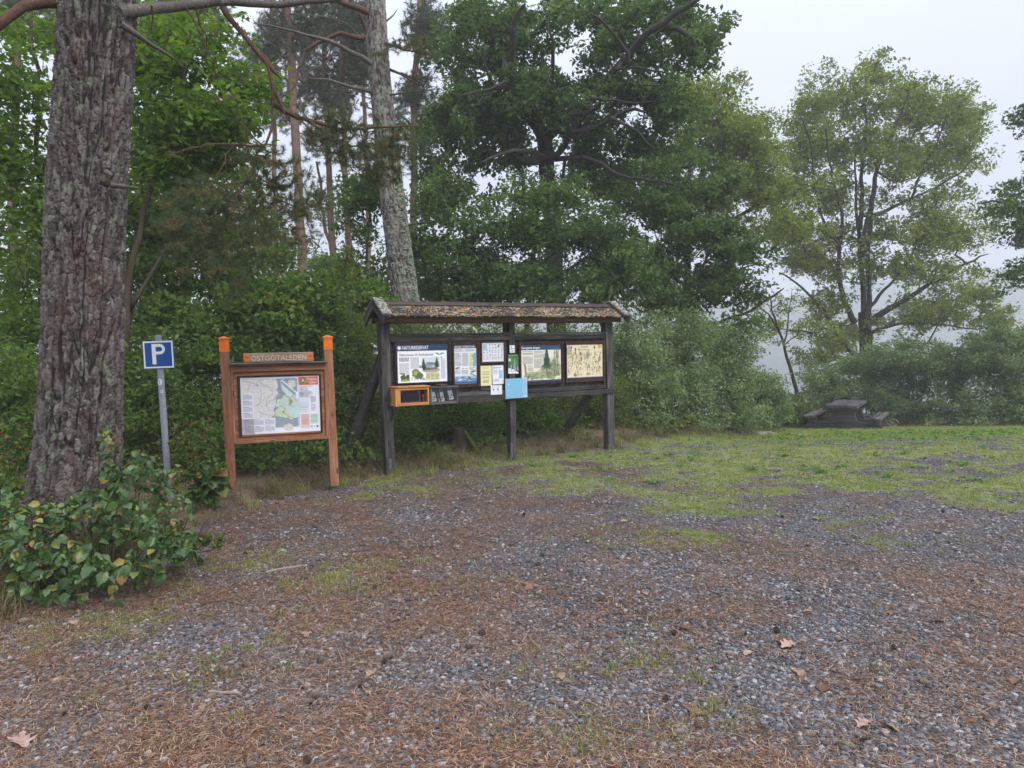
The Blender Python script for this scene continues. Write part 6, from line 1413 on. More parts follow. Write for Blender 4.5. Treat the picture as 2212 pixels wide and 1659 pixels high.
tree('young_oak', 'dark leafy sapling rising between the trail board and the leaning grey trunk', 'tree', 75,
     [stem(760, 11.5, 560, .03, 5), stem(720, 11.6, 640, .025, -10)],
     [(745, 640, 60, 45, 11.4, .7), (800, 690, 50, 45, 11.2, .6), (700, 590, 50, 40, 12, .7, .5), (775, 740, 50, 40, 11, .6)], 220, 34, .24, .078, L_thick, M_stem, rt=.003)
tree('rowan_sapling', 'tall thin pale sapling right of the trail board', 'sapling', 76,
     [(([gp(752, 9.4), (750, 850), (752, 720), (748, 600), (742, 520)], 9.4, .016, .005), {'step': .2}), (([gp(770, 9.5), (775, 850), (772, 740), (780, 650)], 9.5, .012, .005), {'step': .2})],
     [(748, 600, 20, 60, 9.4, .2), (775, 690, 35, 40, 9.5, .3), (735, 740, 30, 40, 9.4, .3), (765, 800, 45, 40, 9.4, .3)], 130, 14, .14, .055, L_thickl, M_stem, rt=.002, aspect=.4)

# thin bare poles between them
rg = RS(90)
poles = [(278, 9.5, 560, .055, 'slim straight dark trunk right beside the massive trunk'), (20, 10, 500, .02, 'thin dark pole nearest the left edge'), (62, 10.5, 560, .025, 'thin dark pole left of the massive trunk, second from the edge'), (238 + 70, 11, 600, .02, 'thin dark pole behind the pole of the parking sign'), (395, 11, 640, .02, 'thin dark pole between parking sign and trail board')]
for k, (px_, Y, top, r, lb) in enumerate(poles):
    e = empty('thin_tree', at(*gp(px_, Y), Y)); tag(e, lb, 'tree', 'thin trees on the left')
    t = Tree(100 + k); t.line([gp(px_, Y), (px_ + 3, 800), (px_ + rg.randn() * 8, top)], Y, r, r * .6, step=.3, wob=.02)
    t.grow(blobs(t.rng, [(px_, top + 150, 35, 130, Y, .4)], 12), .25, .3, .004, .5, .3); wood_obj('trunk', t, M_stem, e)
    C, cr = spread(t.rng, np.array(t.P)[t.tip], 12, .18); crown('foliage', t.rng, C, L_thick, e, .07, crnd=cr)

# ------------------------------------------------------------------ thicket
def shrub(label, seed, px_, Y, E, n, per, rad, size, mat, ns=5, sp=30, cat='shrub', name='shrub', group=None, aspect=.5, rt=.0022, flat=.75):
    rr = RS(seed); top = min(e[1] - e[3] * .4 for e in E)
    zb_ = ground_z(*at(px_, 800, Y)[:2]).item(); lines = []
    for k in range(ns):
        q = px_ + (rr.rand() * 2 - 1) * sp; a = at(q, 800, Y); yb_ = 742 + (1.6 - zb_) * FP / Y
        lines.append((([(q, yb_ + 4), (q + rr.randn() * 12, (yb_ + top) / 2), (q + rr.randn() * 30, top + 30 * rr.rand())], (Y, Y + rr.randn() * .2), .010 + .010 * rr.rand(), .004), {'step': .2, 'wob': .03, 'join': False}))
    return tree(name, label, cat, seed, lines, E, n, per, rad, size, mat, M_stem, group, step=.22, flat=flat, rt=rt, aspect=aspect, partnames=('stems', 'foliage'), minz=.04, grp=4)
S = shrub
S('dense green shrub low on the left edge behind the brambles', 201, 30, 7.5, [(20, 830, 90, 90, 7.4, .5), (60, 920, 70, 70, 7.2, .5), (-30, 900, 80, 90, 7.2, .5)], 260, 26, .20, .06, L_thick)
S('dark shrub filling the gap between the massive trunk and the parking sign', 202, 310, 8.6, [(300, 820, 60, 90, 8.6, .5), (290, 930, 60, 70, 8.2, .5), (350, 880, 50, 80, 8.4, .5)], 300, 28, .20, .06, L_thick)
S('dark leafy shrub between the parking sign and the trail board', 203, 430, 9, [(420, 800, 75, 70, 9.2, .6), (430, 900, 70, 70, 8.8, .5), (460, 960, 50, 40, 8.2, .4)], 340, 28, .20, .062, L_thick)
S('shrub thicket behind the left half of the trail board', 204, 560, 9.4, [(550, 770, 80, 60, 9.6, .6), (560, 880, 80, 70, 9.2, .6), (560, 970, 70, 35, 8.8, .4)], 380, 28, .20, .06, L_thick)
S('shrub thicket behind the right half of the trail board', 205, 680, 9.8, [(680, 780, 80, 60, 9.8, .6), (680, 880, 70, 70, 9.4, .6), (690, 960, 60, 35, 9.0, .4)], 360, 28, .20, .06, L_thick)
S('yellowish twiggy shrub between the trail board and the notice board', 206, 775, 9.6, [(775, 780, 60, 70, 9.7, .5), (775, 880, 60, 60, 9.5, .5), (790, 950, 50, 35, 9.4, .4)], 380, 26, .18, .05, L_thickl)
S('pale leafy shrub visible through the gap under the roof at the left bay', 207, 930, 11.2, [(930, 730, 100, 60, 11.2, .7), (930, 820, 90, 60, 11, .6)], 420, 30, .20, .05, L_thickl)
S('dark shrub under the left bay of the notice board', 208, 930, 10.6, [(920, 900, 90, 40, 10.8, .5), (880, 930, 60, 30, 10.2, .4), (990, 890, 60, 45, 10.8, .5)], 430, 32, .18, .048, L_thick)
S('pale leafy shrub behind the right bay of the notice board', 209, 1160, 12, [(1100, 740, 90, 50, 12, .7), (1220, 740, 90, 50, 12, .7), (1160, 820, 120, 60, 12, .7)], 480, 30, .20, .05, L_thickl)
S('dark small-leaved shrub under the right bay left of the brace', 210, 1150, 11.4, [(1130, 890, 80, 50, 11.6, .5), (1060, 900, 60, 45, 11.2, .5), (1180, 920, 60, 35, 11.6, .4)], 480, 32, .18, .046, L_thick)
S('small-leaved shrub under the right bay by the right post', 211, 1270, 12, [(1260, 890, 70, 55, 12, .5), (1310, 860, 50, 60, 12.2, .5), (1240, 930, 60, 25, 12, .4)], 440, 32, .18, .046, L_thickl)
for k, (px_, Y, E, lb, mt) in enumerate([
    (1380, 13.6, [(1370, 745, 70, 65, 13.6, .8), (1380, 850, 70, 60, 13.2, .7), (1400, 920, 60, 26, 13, .5)], 'tall grey-green willow-like shrub right of the notice board', L_willow),
    (1470, 14.5, [(1470, 735, 75, 60, 14.6, .8), (1480, 830, 75, 60, 14.2, .7), (1480, 905, 70, 30, 14, .5)], 'grey-green shrub second to the right of the notice board', L_willow),
    (1560, 15.6, [(1560, 750, 70, 55, 15.8, .8), (1580, 830, 60, 55, 15.4, .7), (1580, 900, 60, 28, 15.2, .5)], 'grey-green shrub ending the hedge before the lake gap', L_willow),
    (1640, 18.5, [(1640, 850, 50, 45, 18.5, .8), (1650, 895, 60, 25, 18.2, .7)], 'low loose shrub left of the thin leaning tree', L_willow),
    (1710, 21.5, [(1700, 885, 45, 30, 21.5, .7), (1720, 900, 40, 20, 21, .6)], 'lowest scrub at the foot of the thin leaning tree', L_thickl),
    (1790, 23.5, [(1790, 830, 60, 45, 23.5, .9), (1790, 880, 70, 30, 23, .8)], 'bushy shrub directly behind the picnic table', L_willow),
    (1880, 23.5, [(1890, 800, 65, 60, 23.5, 1), (1880, 870, 70, 40, 23, .9)], 'upright shrub behind the right bench of the picnic table', L_willow),
    (1970, 22.5, [(1970, 800, 75, 65, 22.8, 1), (1970, 890, 70, 40, 22.2, .8)], 'round grey-green shrub right of the picnic table', L_willow),
    (2060, 21.5, [(2060, 790, 75, 70, 21.8, 1), (2060, 890, 70, 45, 21, .8), (2000, 925, 50, 20, 20.6, .5)], 'grey-green shrub in the middle of the right-hand hedge', L_willow),
    (2150, 20.5, [(2150, 770, 65, 80, 20.8, 1), (2150, 880, 70, 55, 20, .8), (2100, 930, 60, 18, 19.4, .4)], 'taller grey-green shrub near the right edge', L_willow),
    (2230, 19.5, [(2230, 790, 60, 80, 19.8, 1), (2230, 890, 60, 50, 19.2, .8)], 'grey-green shrub cut by the right edge', L_willow)]):
    S(lb, 220 + k, px_, Y, E, 520 if k < 3 else 430, 34, .24, .072 if k < 3 else .092, mt, ns=7, sp=40, group='grey-green hedge shrubs', aspect=.42, rt=.0026)
# mixed wood further back, filling between trunks
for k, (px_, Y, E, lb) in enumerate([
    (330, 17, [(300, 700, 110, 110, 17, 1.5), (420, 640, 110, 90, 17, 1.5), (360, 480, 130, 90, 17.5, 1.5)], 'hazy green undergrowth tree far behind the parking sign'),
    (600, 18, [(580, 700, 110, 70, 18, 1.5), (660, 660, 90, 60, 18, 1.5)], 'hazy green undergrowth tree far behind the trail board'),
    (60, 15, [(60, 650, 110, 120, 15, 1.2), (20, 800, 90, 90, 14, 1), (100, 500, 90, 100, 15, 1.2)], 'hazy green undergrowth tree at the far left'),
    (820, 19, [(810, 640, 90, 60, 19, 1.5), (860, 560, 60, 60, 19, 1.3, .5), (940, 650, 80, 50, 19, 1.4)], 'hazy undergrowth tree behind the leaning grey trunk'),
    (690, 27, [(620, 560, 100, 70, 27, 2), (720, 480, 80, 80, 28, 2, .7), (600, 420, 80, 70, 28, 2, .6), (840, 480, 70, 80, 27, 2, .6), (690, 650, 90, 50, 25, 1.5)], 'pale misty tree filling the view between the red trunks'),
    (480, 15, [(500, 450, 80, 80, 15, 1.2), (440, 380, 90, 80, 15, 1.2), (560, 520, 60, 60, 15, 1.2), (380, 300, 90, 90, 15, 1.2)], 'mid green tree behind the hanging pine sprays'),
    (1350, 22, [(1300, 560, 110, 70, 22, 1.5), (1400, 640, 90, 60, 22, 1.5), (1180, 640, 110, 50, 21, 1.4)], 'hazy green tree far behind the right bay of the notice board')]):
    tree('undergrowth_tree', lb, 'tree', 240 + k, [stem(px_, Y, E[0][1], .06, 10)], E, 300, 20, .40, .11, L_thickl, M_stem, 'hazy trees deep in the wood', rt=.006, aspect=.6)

# ------------------------------------------------------------------ broad-leaved plants close by
_h = [(.16, .06), (.27, .20), (.24, .25), (.36, .38), (.31, .43), (.35, .56), (.27, .60), (.27, .73), (.17, .76), (.13, .88)]
LO = np.array([(0, 0)] + _h + [(0, 1.0)] + [(-x_, y_) for x_, y_ in _h[::-1]] + [(0, .28), (0, .62)])
_n = len(_h); _t = _n + 1; _F = []
for _s in (0, 1):
    ring = [0] + list(range(1, _n + 1)) + [_t] if _s == 0 else [0] + list(range(2 * _n + 1, _n + 1, -1)) + [_t]
    for _k in range(len(ring) - 1):
        c_ = 2 * _n + 2 if LO[ring[_k]][1] < .45 else 2 * _n + 3
        _F.append((ring[_k], ring[_k + 1], c_) if _s == 0 else (ring[_k + 1], ring[_k], c_))
    j_ = next(k for k in range(len(ring)) if LO[ring[k]][1] >= .45)
    _F.append((ring[j_], 2 * _n + 3, 2 * _n + 2) if _s == 0 else (2 * _n + 3, ring[j_], 2 * _n + 2))
LF = np.array(_F); LN = len(LO)
def big_leaves(name, rng, B, D, size, mat, parent, wide=1.25, cup=.22, curl=.25, up=1.0, rb=0.0):
    """leaf blades starting at B, pointing along D, drooping towards the tip"""
    n = len(B); D = unit(D); N = unit(rng.randn(n, 3) * .45 + np.array([0, -.12, up])); N = unit(N - D * np.sum(N * D, 1, keepdims=True)); S_ = np.cross(D, N)
    L = size * (.35 + 1.15 * rng.rand(n, 1) ** 1.3); jit = 1 + .07 * rng.randn(n, LN, 1)
    u = LO[None, :, 0:1] * wide * jit; v = LO[None, :, 1:2]
    V = B[:, None] + L[:, None] * (S_[:, None] * u + D[:, None] * (v - .25 * curl * v ** 2) + N[:, None] * (np.abs(u) * cup - curl * v ** 2 * (.4 + rng.rand(n, 1, 1))))
    F = (np.arange(n)[:, None, None] * LN + LF[None]).reshape(-1, 3)
    r = np.clip(rng.rand(n) * (1 - rb) + rb * rng.rand(), 0, 1)
    return link(name, mesh(name, V.reshape(-1, 3), F, mat, False, {'rnd': np.repeat(r, len(LF))}), parent, kind='stuff')
HB = bmesh.new(); bmesh.ops.create_icosphere(HB, subdivisions=2, radius=1); HV = np.array([v.co for v in HB.verts]); HF = np.array([[v.index for v in f.verts] for f in HB.faces]); HB.free()
hip_me = mesh('rose_hip', HV * np.array([.0072, .0072, .0092]), HF, M_red, True)
def bramble(label, seed, E, stems, n, per, size, mat, name='bramble_bush', cat='bush', hips=(), step=.08, wide=1.05, rt=.0013, droop=.35, r0=.006):
    t = Tree(seed)
    for s_ in stems: t.line(s_[0], s_[1], s_[2] if len(s_) > 2 else r0, .0025, step=.08, wob=.008, join=False)
    b = Vector(t.P[0]); e = empty(name, (b.x, b.y, ground_z(b.x, b.y).item())); tag(e, label, cat)
    T_ = blobs(t.rng, E, n, .4); T_ = T_[T_[:, 2] > ground_z(T_[:, 0], T_[:, 1]) + .02]
    # keep clear of the trunk
    dd = np.hypot(T_[:, 0] - np.interp(T_[:, 2], cN[:, 2], cN[:, 0]), T_[:, 1] - YP); T_ = T_[dd > .36]
    t.grow(T_, step, .35, rt, .5, .15, .03); wood_obj('stems', t, M_stem, e)
    A = np.array(t.P); Tt = A[t.tip]; dr = unit(Tt - A[[t.par[i] for i in t.tip]]); idx = np.repeat(np.arange(len(Tt)), per); m = len(idx)
    B = Tt[idx] - dr[idx] * (t.rng.rand(m, 1) * .09); D = dr[idx] * .5 + t.rng.randn(m, 3) * .6 + np.array([0, -.15, -droop]); k = B[:, 2] > ground_z(B[:, 0], B[:, 1], False) + .01
    big_leaves('leaves', t.rng, B[k], D[k], size, mat, e, wide)
    for h in hips:
        p = at(*h); o = link('rose_hip', hip_me, e, Matrix.Translation(p) @ Matrix.Rotation(t.rng.rand(), 4, 'X'))
    return e
gs = lambda px_, Y: (px_, 750 + 1.5 * FP / Y)
bramble('leafy green bramble bush with a few yellow leaves sprawling in front of the massive trunk', 301,
    [(90, 1140, 110, 75, 4.55, .3), (230, 1110, 100, 70, 4.6, .25), (330, 1170, 90, 60, 4.6, .3), (50, 1220, 80, 75, 4.35, .25), (170, 1230, 110, 65, 4.3, .25), (310, 1230, 80, 40, 4.4, .2), (15, 1120, 40, 60, 4.7, .3), (110, 1280, 90, 35, 4.2, .15, .6), (215, 1290, 40, 25, 4.15, .1, .5), (400, 1190, 60, 50, 4.8, .25, .8), (30, 1060, 50, 40, 4.9, .2, .6), (260, 1050, 50, 50, 4.75, .15, .5)],
    [([gs(60 + 45 * k, 4.55), (50 + 50 * k, 1180), (30 + 55 * k, 1110 - 20 * (k % 3))], (4.6, 4.4)) for k in range(7)] + [([gs(390, 4.9), (420, 1180), (450, 1120)], 4.9), ([gs(120, 4.6), (90, 1100), (40, 1040)], 4.9), ([gs(200, 4.6), (240, 1080), (270, 1000)], 4.75)], 520, 4, .064, L_bush,
    hips=[(165, 1120, 4.3), (95, 1108, 4.35), (12, 1130, 4.3), (58, 1180, 4.2), (98, 1183, 4.2), (88, 1222, 4.1), (146, 1165, 4.2), (212, 1096, 4.35), (160, 1040, 4.5), (186, 1114, 4.3)])
bramble('loose upright bramble with rusty leaves between the massive trunk and the sign pole', 302,
    [(300, 1020, 60, 50, 5.3, .25), (350, 1050, 50, 60, 5.4, .25), (300, 1100, 70, 40, 5.0, .25), (230, 960, 25, 40, 4.75, .12, .4), (400, 1110, 50, 40, 5.3, .25, .6), (250, 1030, 40, 40, 4.8, .12, .7)],
    [([gs(300, 5.2), (290, 1060), (300, 990)], 5.2), ([gs(340, 5.3), (345, 1060), (360, 1010)], 5.3), ([gs(250, 4.8), (240, 1060), (232, 930)], 4.8), ([(298, 1180), (325, 1110), (352, 1032)], 4.85, .011), ([gs(390, 5.3), (400, 1110), (420, 1080)], 5.2)], 260, 3, .052, L_bush,
    hips=[(385, 1020, 5.2), (378, 1036, 5.2)])
bramble('rose bush with red hips and yellowing leaves between the parking sign and the trail board', 303,
    [(430, 960, 45, 60, 6.4, .25), (450, 1010, 40, 50, 6.3, .25), (410, 1030, 40, 50, 6.3, .25), (390, 980, 30, 50, 6.5, .25)],
    [([gs(420, 6.4), (425, 1000), (440, 920)], 6.4), ([gs(440, 6.3), (445, 1000), (465, 930)], 6.4), ([gs(400, 6.4), (400, 1010), (395, 950)], 6.4)], 330, 6, .034, L_hip, 'rose_bush', hips=[(403, 914, 6.25), (450, 904, 6.25), (446, 933, 6.25), (379, 931, 6.2), (432, 944, 6.15), (485, 962, 6.3), (412, 985, 6.1), (429, 988, 6.1), (466, 962, 6.2), (253, 880, 6.0), (255, 885, 6.0)], step=.06, wide=1.1, droop=.1)
bramble('low plant with broad dark green leaves at the foot of the left orange-capped post', 304, [(440, 1055, 40, 22, 6.35, .15), (455, 1030, 30, 20, 6.4, .15)], [([gs(440, 6.4), (440, 1070), (445, 1040)], 6.4)], 40, 3, .12, L_bush, 'broadleaf_plant', 'plant', droop=.3, wide=1.5)
bramble('rose bush with red hips at the left edge behind the brambles', 305, [(20, 960, 50, 60, 6.0, .3), (60, 1010, 40, 60, 5.9, .25), (0, 1040, 60, 60, 5.6, .3), (30, 1070, 50, 40, 5.4, .2)],
    [([gs(20, 5.9), (20, 1020), (30, 940)], 5.9), ([gs(50, 5.9), (55, 1020), (60, 960)], 5.9)], 330, 6, .038, L_hip, 'rose_bush', hips=[(68, 915, 5.7), (53, 923, 5.7), (20, 945, 5.6), (60, 970, 5.5), (32, 994, 5.4), (36, 966, 5.5), (4, 935, 5.6), (50, 1085, 5.0)], step=.06, wide=1.1, droop=.1)
bramble('trailing rose shoot with a cluster of red hips reaching over the needles', 306, [(470, 1165, 45, 20, 4.9, .1), (420, 1160, 40, 25, 4.9, .1)], [([(390, 1215), (430, 1180), (510, 1140)], 4.95), ([(380, 1210), (450, 1190), (500, 1170)], 4.9)], 34, 4, .035, L_hip, 'rose_shoot', 'bush',
    hips=[(490, 1140, 4.9), (498, 1150, 4.9), (505, 1146, 4.9), (512, 1152, 4.9), (520, 1158, 4.9), (526, 1160, 4.9), (530, 1170, 4.9), (462, 1140, 4.95), (484, 1156, 4.9), (352, 1108, 4.8)], step=.06, wide=1.1, droop=.1)
bramble('low plant with pale broad leaves in the grass right of the notice board', 307, [(1455, 918, 28, 12, 12.4, .2), (1490, 910, 20, 10, 12.6, .2)], [([(1450, 945), (1455, 920)], 12.4), ([(1490, 940), (1490, 912)], 12.6)], 36, 3, .085, L_thickl, 'broadleaf_plant', 'plant', wide=1.6, droop=.1)

# weeds and low herbs under the boards
def herb(label, seed, px_, py_, rx, ry, Y, n, size, mat, wide=1.0):
    return bramble(label, seed, [(px_, py_, rx * 1.15, ry * 1.2, Y, .45)], [([gs(px_ + q * rx * .5, Y), (px_ + q * rx * .5, py_)], Y, .003) for q in (-1, 0, 1)], int(n * 1.8), 5, size * 1.1, mat, 'weed_clump', 'weeds', wide=wide, droop=.2)
herb('low green weeds under the trail board behind its left post', 311, 560, 1000, 60, 25, 8.2, 90, .05, L_thick)
herb('low green weeds under the trail board near its right post', 312, 670, 985, 60, 25, 8.6, 90, .05, L_thick)
herb('low weeds between the trail board and the raking brace', 313, 770, 985, 50, 25, 8.8, 90, .05, L_thickl)
herb('low weeds under the left bay of the notice board', 314, 900, 970, 60, 22, 9.6, 100, .045, L_thick)
herb('low weeds around the mossy stump', 315, 1040, 955, 60, 22, 10.2, 100, .045, L_thick)
herb('low weeds under the right bay of the notice board', 316, 1200, 945, 80, 22, 11.0, 120, .045, L_thickl)
herb('weeds with pale seed heads right of the right post', 317, 1390, 930, 50, 22, 12.4, 110, .045, L_thickl)

# ------------------------------------------------------------------ stump
st = empty('tree_stump', at(998, 972, 9.95)); tag(st, 'small broken mossy tree stump in the weeds under the left bay of the notice board', 'tree stump')
b = at(998, 972, 9.95); t = Tree(5)
def lathe(name, cx, cy_, prof, n, seed, amp, mat, parent, slope=(0, 0)):
    rr = RS(seed); A = np.arange(n) * 2 * math.pi / n; V = []
    for z_, r_ in prof:
        for k, a in enumerate(A):
            q = r_ * (1 + amp * (math.sin(a * 3 + seed) * .5 + (vnoise(np.array([math.cos(a) * 3]), np.array([math.sin(a) * 3 + z_ * 9]), seed=seed)[0] - .5) * 2))
            V.append((cx + q * math.cos(a), cy_ + q * math.sin(a), z_ + slope[0] * q * math.cos(a) + slope[1] * q * math.sin(a)))
    m_ = len(prof); F = np.array([(i * n + k, i * n + (k + 1) % n, (i + 1) * n + (k + 1) % n, (i + 1) * n + k) for i in range(m_ - 1) for k in range(n)])
    return link(name, mesh(name, np.array(V), F, mat, True), parent)
zb_ = b[2] - .03
lathe('stump_wood', b[0], b[1], [(zb_, .19), (zb_ + .06, .13), (zb_ + .16, .105), (zb_ + .27, .10), (zb_ + .33, .085), (zb_ + .30, .06), (zb_ + .24, .03), (zb_ + .22, .002)], 18, 3, .22, M_stem, st, (-.35, .1))
V, F = tube_np([(b[0] + .05, b[1] - .06, zb_ + .30), (b[0] + .12, b[1] - .10, zb_ + .20), (b[0] + .20, b[1] - .14, zb_ + .08), (b[0] + .30, b[1] - .18, zb_ - .05)], [.02, .028, .035, .03], 10)
M_mossw = bark('mossy_wood', [(.3, (.04, .045, .012)), (.5, (.09, .11, .022)), (.7, (.15, .16, .04))], 3)
link('root', mesh('root', V, F, M_mossw, True), st)
V, F = tube_np([(b[0] - .05, b[1] - .05, zb_ + .14), (b[0] - .16, b[1] - .08, zb_ + .05), (b[0] - .26, b[1] - .06, zb_ - .02)], [.04, .05, .03], 10); link('root', mesh('root', V, F, M_mossw, True), st)

# ------------------------------------------------------------------ rock and gravel heap by the lawn
def rockmesh(name, c, s, seed, mat, label, cat, amp=.25):
    bm = bmesh.new(); bmesh.ops.create_icosphere(bm, subdivisions=4, radius=1); V = np.array([v.co for v in bm.verts]); F = np.array([[v.index for v in f.verts] for f in bm.faces]); bm.free()
    V = V * (1 + amp * (fbm(V[:, 0] * 1.6 + 9, V[:, 1] * 1.6 + 9, V[:, 2] * 1.6 + 9, seed, 4) - .5)[:, None] * 2) * np.array(s)
    o = link(name, mesh(name, V, F, mat, True), None, Matrix.Translation(c)); tag(o, label, cat); return o
t = NT('pale_rock'); nn = t.noise(t.coords(), 9, 6, .7); M_rock = t.finish(t.ramp(nn, [(.35, (.20, .18, .165)), (.6, (.36, .33, .31)), (.75, (.46, .43, .40))]), .85, t.bump(nn, .6, .02), .2)
p = at(1655, 946, 15.9); rockmesh('flat_rock', (p[0], p[1], ground_z(p[0], p[1]).item() - .04), (.36, .34, .11), 4, M_rock, 'pale flat rock barely showing in the grass left of the picnic table', 'rock')
p = at(1715, 955, 15.2); rockmesh('flat_rock', (p[0], p[1], ground_z(p[0], p[1]).item() - .03), (.28, .2, .06), 6, M_rock, 'smaller second pale rock in the grass just in front of the larger flat rock', 'rock')
p = at(1562, 948, 15.3); rockmesh('gravel_heap', (p[0], p[1], ground_z(p[0], p[1]).item() - .03), (.42, .35, .13), 8, M_gravelheap if 'M_gravelheap' in globals() else M_ground, 'low heap of dark gravel at the edge of the grass by the hedge', 'gravel heap')

# ------------------------------------------------------------------ cones, leaves, sticks lying about
def cone_mesh(seed, open_):
    rr = RS(seed); V, F, A = [], [], []
    L, R_ = .046, .017 if open_ else .0135; ns = 78
    cV, cF = tube_np([(0, 0, 0), (0, 0, L * .3), (0, 0, L * .7), (0, 0, L)], [R_ * .5, R_ * .75, R_ * .5, R_ * .08], 8); V += [tuple(v) for v in cV]; F += [tuple(f) for f in cF]; A += [.15] * len(cF)
    for k in range(ns):
        u = (k + .5) / ns; a = k * 2.39996; r = R_ * (math.sin(math.pi * min(1, .12 + u * .86)) ** .6); z_ = L * u
        o = np.array([math.cos(a), math.sin(a), 0]); s_ = np.array([-math.sin(a), math.cos(a), 0]); up_ = np.array([0, 0, 1.])
        ln = (.55 if open_ else .25); w = .0052 * (.5 + math.sin(math.pi * u)); b_ = len(V)
        base_ = o * r * .45 + up_ * z_; tip = o * r * (1.15 if open_ else 1.0) + up_ * (z_ + (.0045 if open_ else .006))
        for q in (base_ - s_ * w * .5, base_ + s_ * w * .5, tip + s_ * w, tip + up_ * .0022 + o * .001, tip - s_ * w, tip - up_ * .0012): V.append(tuple(q))
        F += [(b_, b_ + 1, b_ + 2, b_ + 5), (b_, b_ + 5, b_ + 4), (b_ + 5, b_ + 2, b_ + 3, b_ + 4)]; A += [.25 + .2 * rr.rand(), .25, .75 + .25 * rr.rand()]
    t_ = NT('pine_cone_scales_%d' % open_); c_ = t_.ramp(t_.attr('rnd'), [(0, (.045, .030, .022)), (.5, (.15, .105, .078)), (1, (.32, .25, .195) if open_ else (.42, .34, .27))]); mm_ = t_.finish(c_, .75, None, .25)
    return mesh('pine_cone', V, F, mm_, False, {'rnd': A})
cones = [cone_mesh(1, 0), cone_mesh(2, 1)]
rg = RS(77); n = 0
fixed = [(1747, 1195), (1690, 1127), (1300, 1312), (1243, 1340), (1512, 1448), (1455, 1392), (790, 1316), (905, 1390), (1040, 1385), (830, 1448), (1182, 1620), (780, 1505), (660, 1506), (1510, 1600), (205, 1405), (155, 1478), (300, 1545), (320, 1560), (345, 1552), (210, 1555), (240, 1560), (130, 1500)]
pos = []
for px_, py_ in fixed: Yg = 1.6 * FP / (py_ - 742 - (px_ - 1106) * -.0175); pos.append((at(px_, py_, Yg)[0], Yg))
while len(pos) < 85:
    y = 2.5 + 7 * rg.rand() ** 1.5; x = (rg.rand() * 2 - 1) * (y * .76); q = masks(np.array([x]), np.array([y]))
    if bank(x, y) < -.1 and q[0][0] < .3 and rg.rand() < .35 + .7 * q[1][0] * (1.4 if x < -1 else .7): pos.append((x, y))
for x, y in pos:
    k = int(rg.rand() < .45); z_ = ground_z(x, y).item() + .014
    M = Matrix.Translation((x, y, z_)) @ Matrix.Rotation(rg.rand() * 6.28, 4, 'Z') @ Matrix.Rotation(math.pi / 2 + rg.randn() * .2, 4, 'Y') @ Matrix.Translation((0, 0, -.022)) @ Matrix.Scale(.75 + .4 * rg.rand(), 4)
    o = link('pine_cone', cones[k], None, M)
    tag(o, 'small opened dark brown pine cone lying on the gravel and needles' if k else 'small closed pale brown pine cone lying on the gravel and needles', 'pine cone', 'open pine cones on the ground' if k else 'closed pine cones on the ground')
def oak_leaf(seed, mat):
    rr = RS(seed); L = .085; P = []
    for k in range(17):
        u = k / 16; w = .30 * math.sin(math.pi * min(1, u * .93 + .05)) ** .8 * (1 + .32 * math.sin(u * 6.28 * 3.2)) + .01; P.append((u * L, w * L * (.9 + .2 * rr.rand())))
    V, F, A = [], [], []; c1, c2 = .25 * rr.randn(), .35 + .3 * rr.rand()
    for u, w in P:
        zc = .02 * math.sin(u / L * 3) * c1 + .010; V += [(u, w, zc + c2 * w * .6 + .003 * rr.randn()), (u, 0, zc), (u, -w, zc + c2 * w * (.3 + .6 * rr.rand()))]
    for k in range(16): b_ = k * 3; F += [(b_, b_ + 1, b_ + 4, b_ + 3), (b_ + 1, b_ + 2, b_ + 5, b_ + 4)]
    r = rr.rand(); A = [r] * len(F)
    return mesh('fallen_leaf', V, F, mat, True, {'rnd': A})
lv = [oak_leaf(k, L_dead) for k in range(7)]
M_pinkl = plain('pinkish_dry_leaf', (.40, .26, .215), .6, .3, 0, .2, 40); lvp = oak_leaf(9, M_pinkl)
def lay(me_, x, y, s, rz, tilt=.15):
    return link('fallen_leaf', me_, None, Matrix.Translation((x, y, ground_z(x, y).item() + .004)) @ Matrix.Rotation(rz, 4, 'Z') @ Matrix.Rotation(rg.randn() * tilt, 4, 'X') @ Matrix.Scale(s, 4))
for px_, py_, s_, lb in ((1715, 1417, 1.15, 'large pinkish oak leaf alone on the gravel in the right half'), (1608, 1441, .8, 'small reddish leaf left of the large pinkish oak leaf'), (1212, 1476, .8, 'pale tan leaf lying in the centre foreground'), (884, 1256, 1.1, 'broad tan leaf lying below the notice board'), (38, 1626, 1.5, 'big pinkish leaf in the bottom left corner'), (1775, 1528, .9, 'tan leaf near the bottom right, below the large oak leaf'),
                         (1530, 1580, 1.1, 'curled brown leaf low in the right foreground'), (1880, 1592, 1.0, 'pinkish leaf lowest in the right foreground'), (2198, 1496, .9, 'pale leaf at the right edge of the gravel'), (161, 1372, 1.0, 'pink leaf just below the brambles'), (216, 1378, .8, 'yellow leaf just below the brambles')):
    Yg = 1.6 * FP / (py_ - 742 - (px_ - 1106) * -.0175); x = at(px_, py_, Yg)[0]; o = lay(lvp if 'pink' in lb else lv[len(lb) % 7], x, Yg, s_, rg.rand() * 6); tag(o, lb, 'leaf')
k = 0
while k < 95:
    y = 2.6 + 11 * rg.rand() ** 1.4; x = (rg.rand() * 2 - 1) * (y * .76)
    if bank(x, y) > .1 or rg.rand() > (.9 if bank(x, y) > -1.2 else .35): continue
    o = lay(lv[rg.randint(7)], x, y, .45 + .5 * rg.rand(), rg.rand() * 6, .3); tag(o, 'small dry brown leaf scattered on the ground', 'leaf', 'small brown leaves scattered on the ground'); k += 1
M_stick = plain('dead_stick', (.26, .235, .20), .8, .2, 0, .25, 50); M_stickd = plain('dark_stick', (.12, .085, .06), .8, .2, 0, .3, 50)
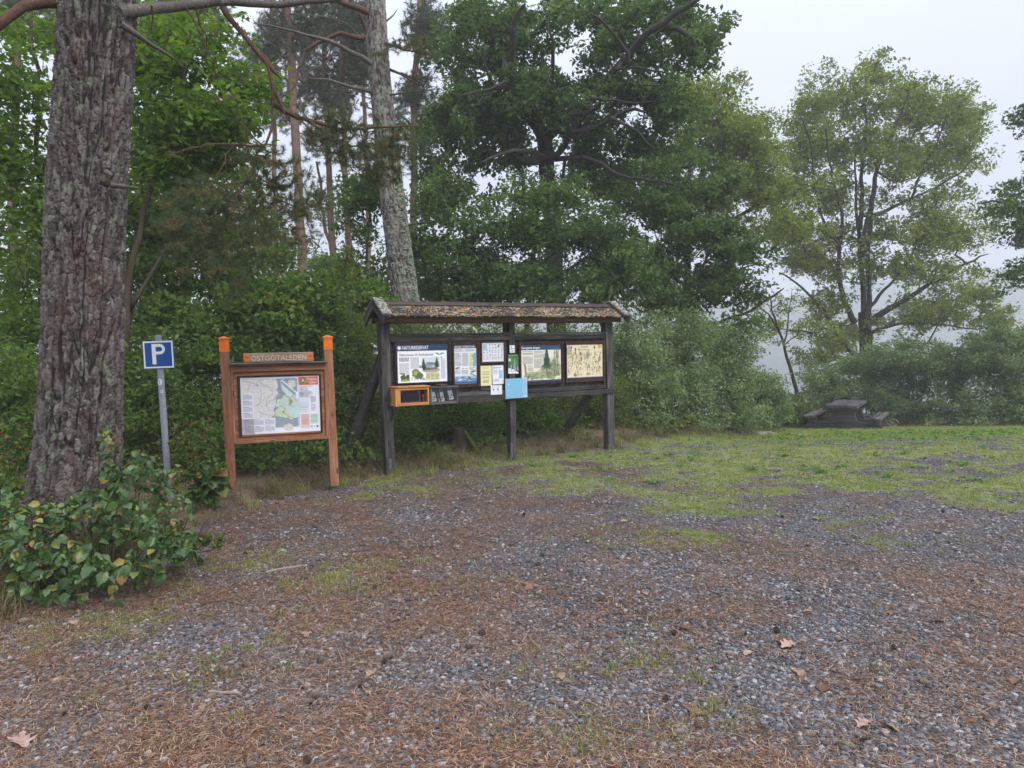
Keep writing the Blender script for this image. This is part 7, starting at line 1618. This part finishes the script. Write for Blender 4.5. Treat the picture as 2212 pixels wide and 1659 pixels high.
for pts_, r, m_, lb in (([(222, 1530), (250, 1520), (272, 1512)], .0055, M_stick, 'short pale bare stick on the needles, bottom left'), ([(458, 1520), (480, 1523), (524, 1522)], .009, M_stick, 'thick short grey stick with cut ends in the left foreground'), ([(630, 1362), (660, 1356), (690, 1352)], .006, M_stickd, 'flat brown bark splinter on the gravel left of centre'), ([(860, 1455), (880, 1462)], .005, M_stickd, 'small dark twig in the middle of the gravel'),
                        ([(575, 1270 - 20), (600, 1262 - 20), (650, 1238 - 4)], .010, M_stick, 'lichened grey branch piece at the right end of the brambles'), ([(1112, 1352), (1128, 1362), (1142, 1372)], .004, M_stickd, 'thin reddish twig in the centre foreground')):
    Q = []
    for px_, py_ in pts_: Yg = 1.6 * FP / (py_ - 742 - (px_ - 1106) * -.0175); p = at(px_, py_, Yg); Q.append((p[0], Yg, ground_z(p[0], Yg).item() + r))
    Q = np.array(Q); Q = np.stack([np.interp(np.linspace(0, 1, 7), np.linspace(0, 1, len(Q)), Q[:, j]) for j in range(3)], -1); Q[1:-1] += rg.randn(5, 3) * .002
    V, F = tube_np(Q, r * (1 - .3 * np.linspace(0, 1, 7)), 8); tag(link('stick', mesh('stick', V, F, m_, True)), lb, 'stick')
# clover and plantain in the lawn
cl = []
rg = RS(88)
for k in range(4):
    m_ = 16; B = np.stack([rg.randn(m_) * .05, rg.randn(m_) * .05, .01 + .02 * rg.rand(m_)], -1); D = np.stack([rg.randn(m_), rg.randn(m_), .3 + .3 * rg.rand(m_)], -1)
    o = big_leaves('clover_piece', rg, B, D, .05, L_fern, None, 1.3); me_ = o.data; bpy.data.objects.remove(o); cl.append(me_)
def dc(x, y): return (np.exp(-(((x - 9) / 3.2) ** 2 + ((y - 14.5) / 1.6) ** 2)) * .9 + .06) * (bank(x, y) < 0) * (y > 7.5) * (x > -.5)
x, y = ground_pts(rg, 9000, 6.5, 19, dc, pw=.6); n = len(x)
scatter('clover', np.stack([x, y, ground_z(x, y)], -1), np.stack([np.zeros(n), np.zeros(n), rg.rand(n) * 6.28], -1), .5 + .6 * rg.rand(n), rg.randint(0, 4, n), cl)
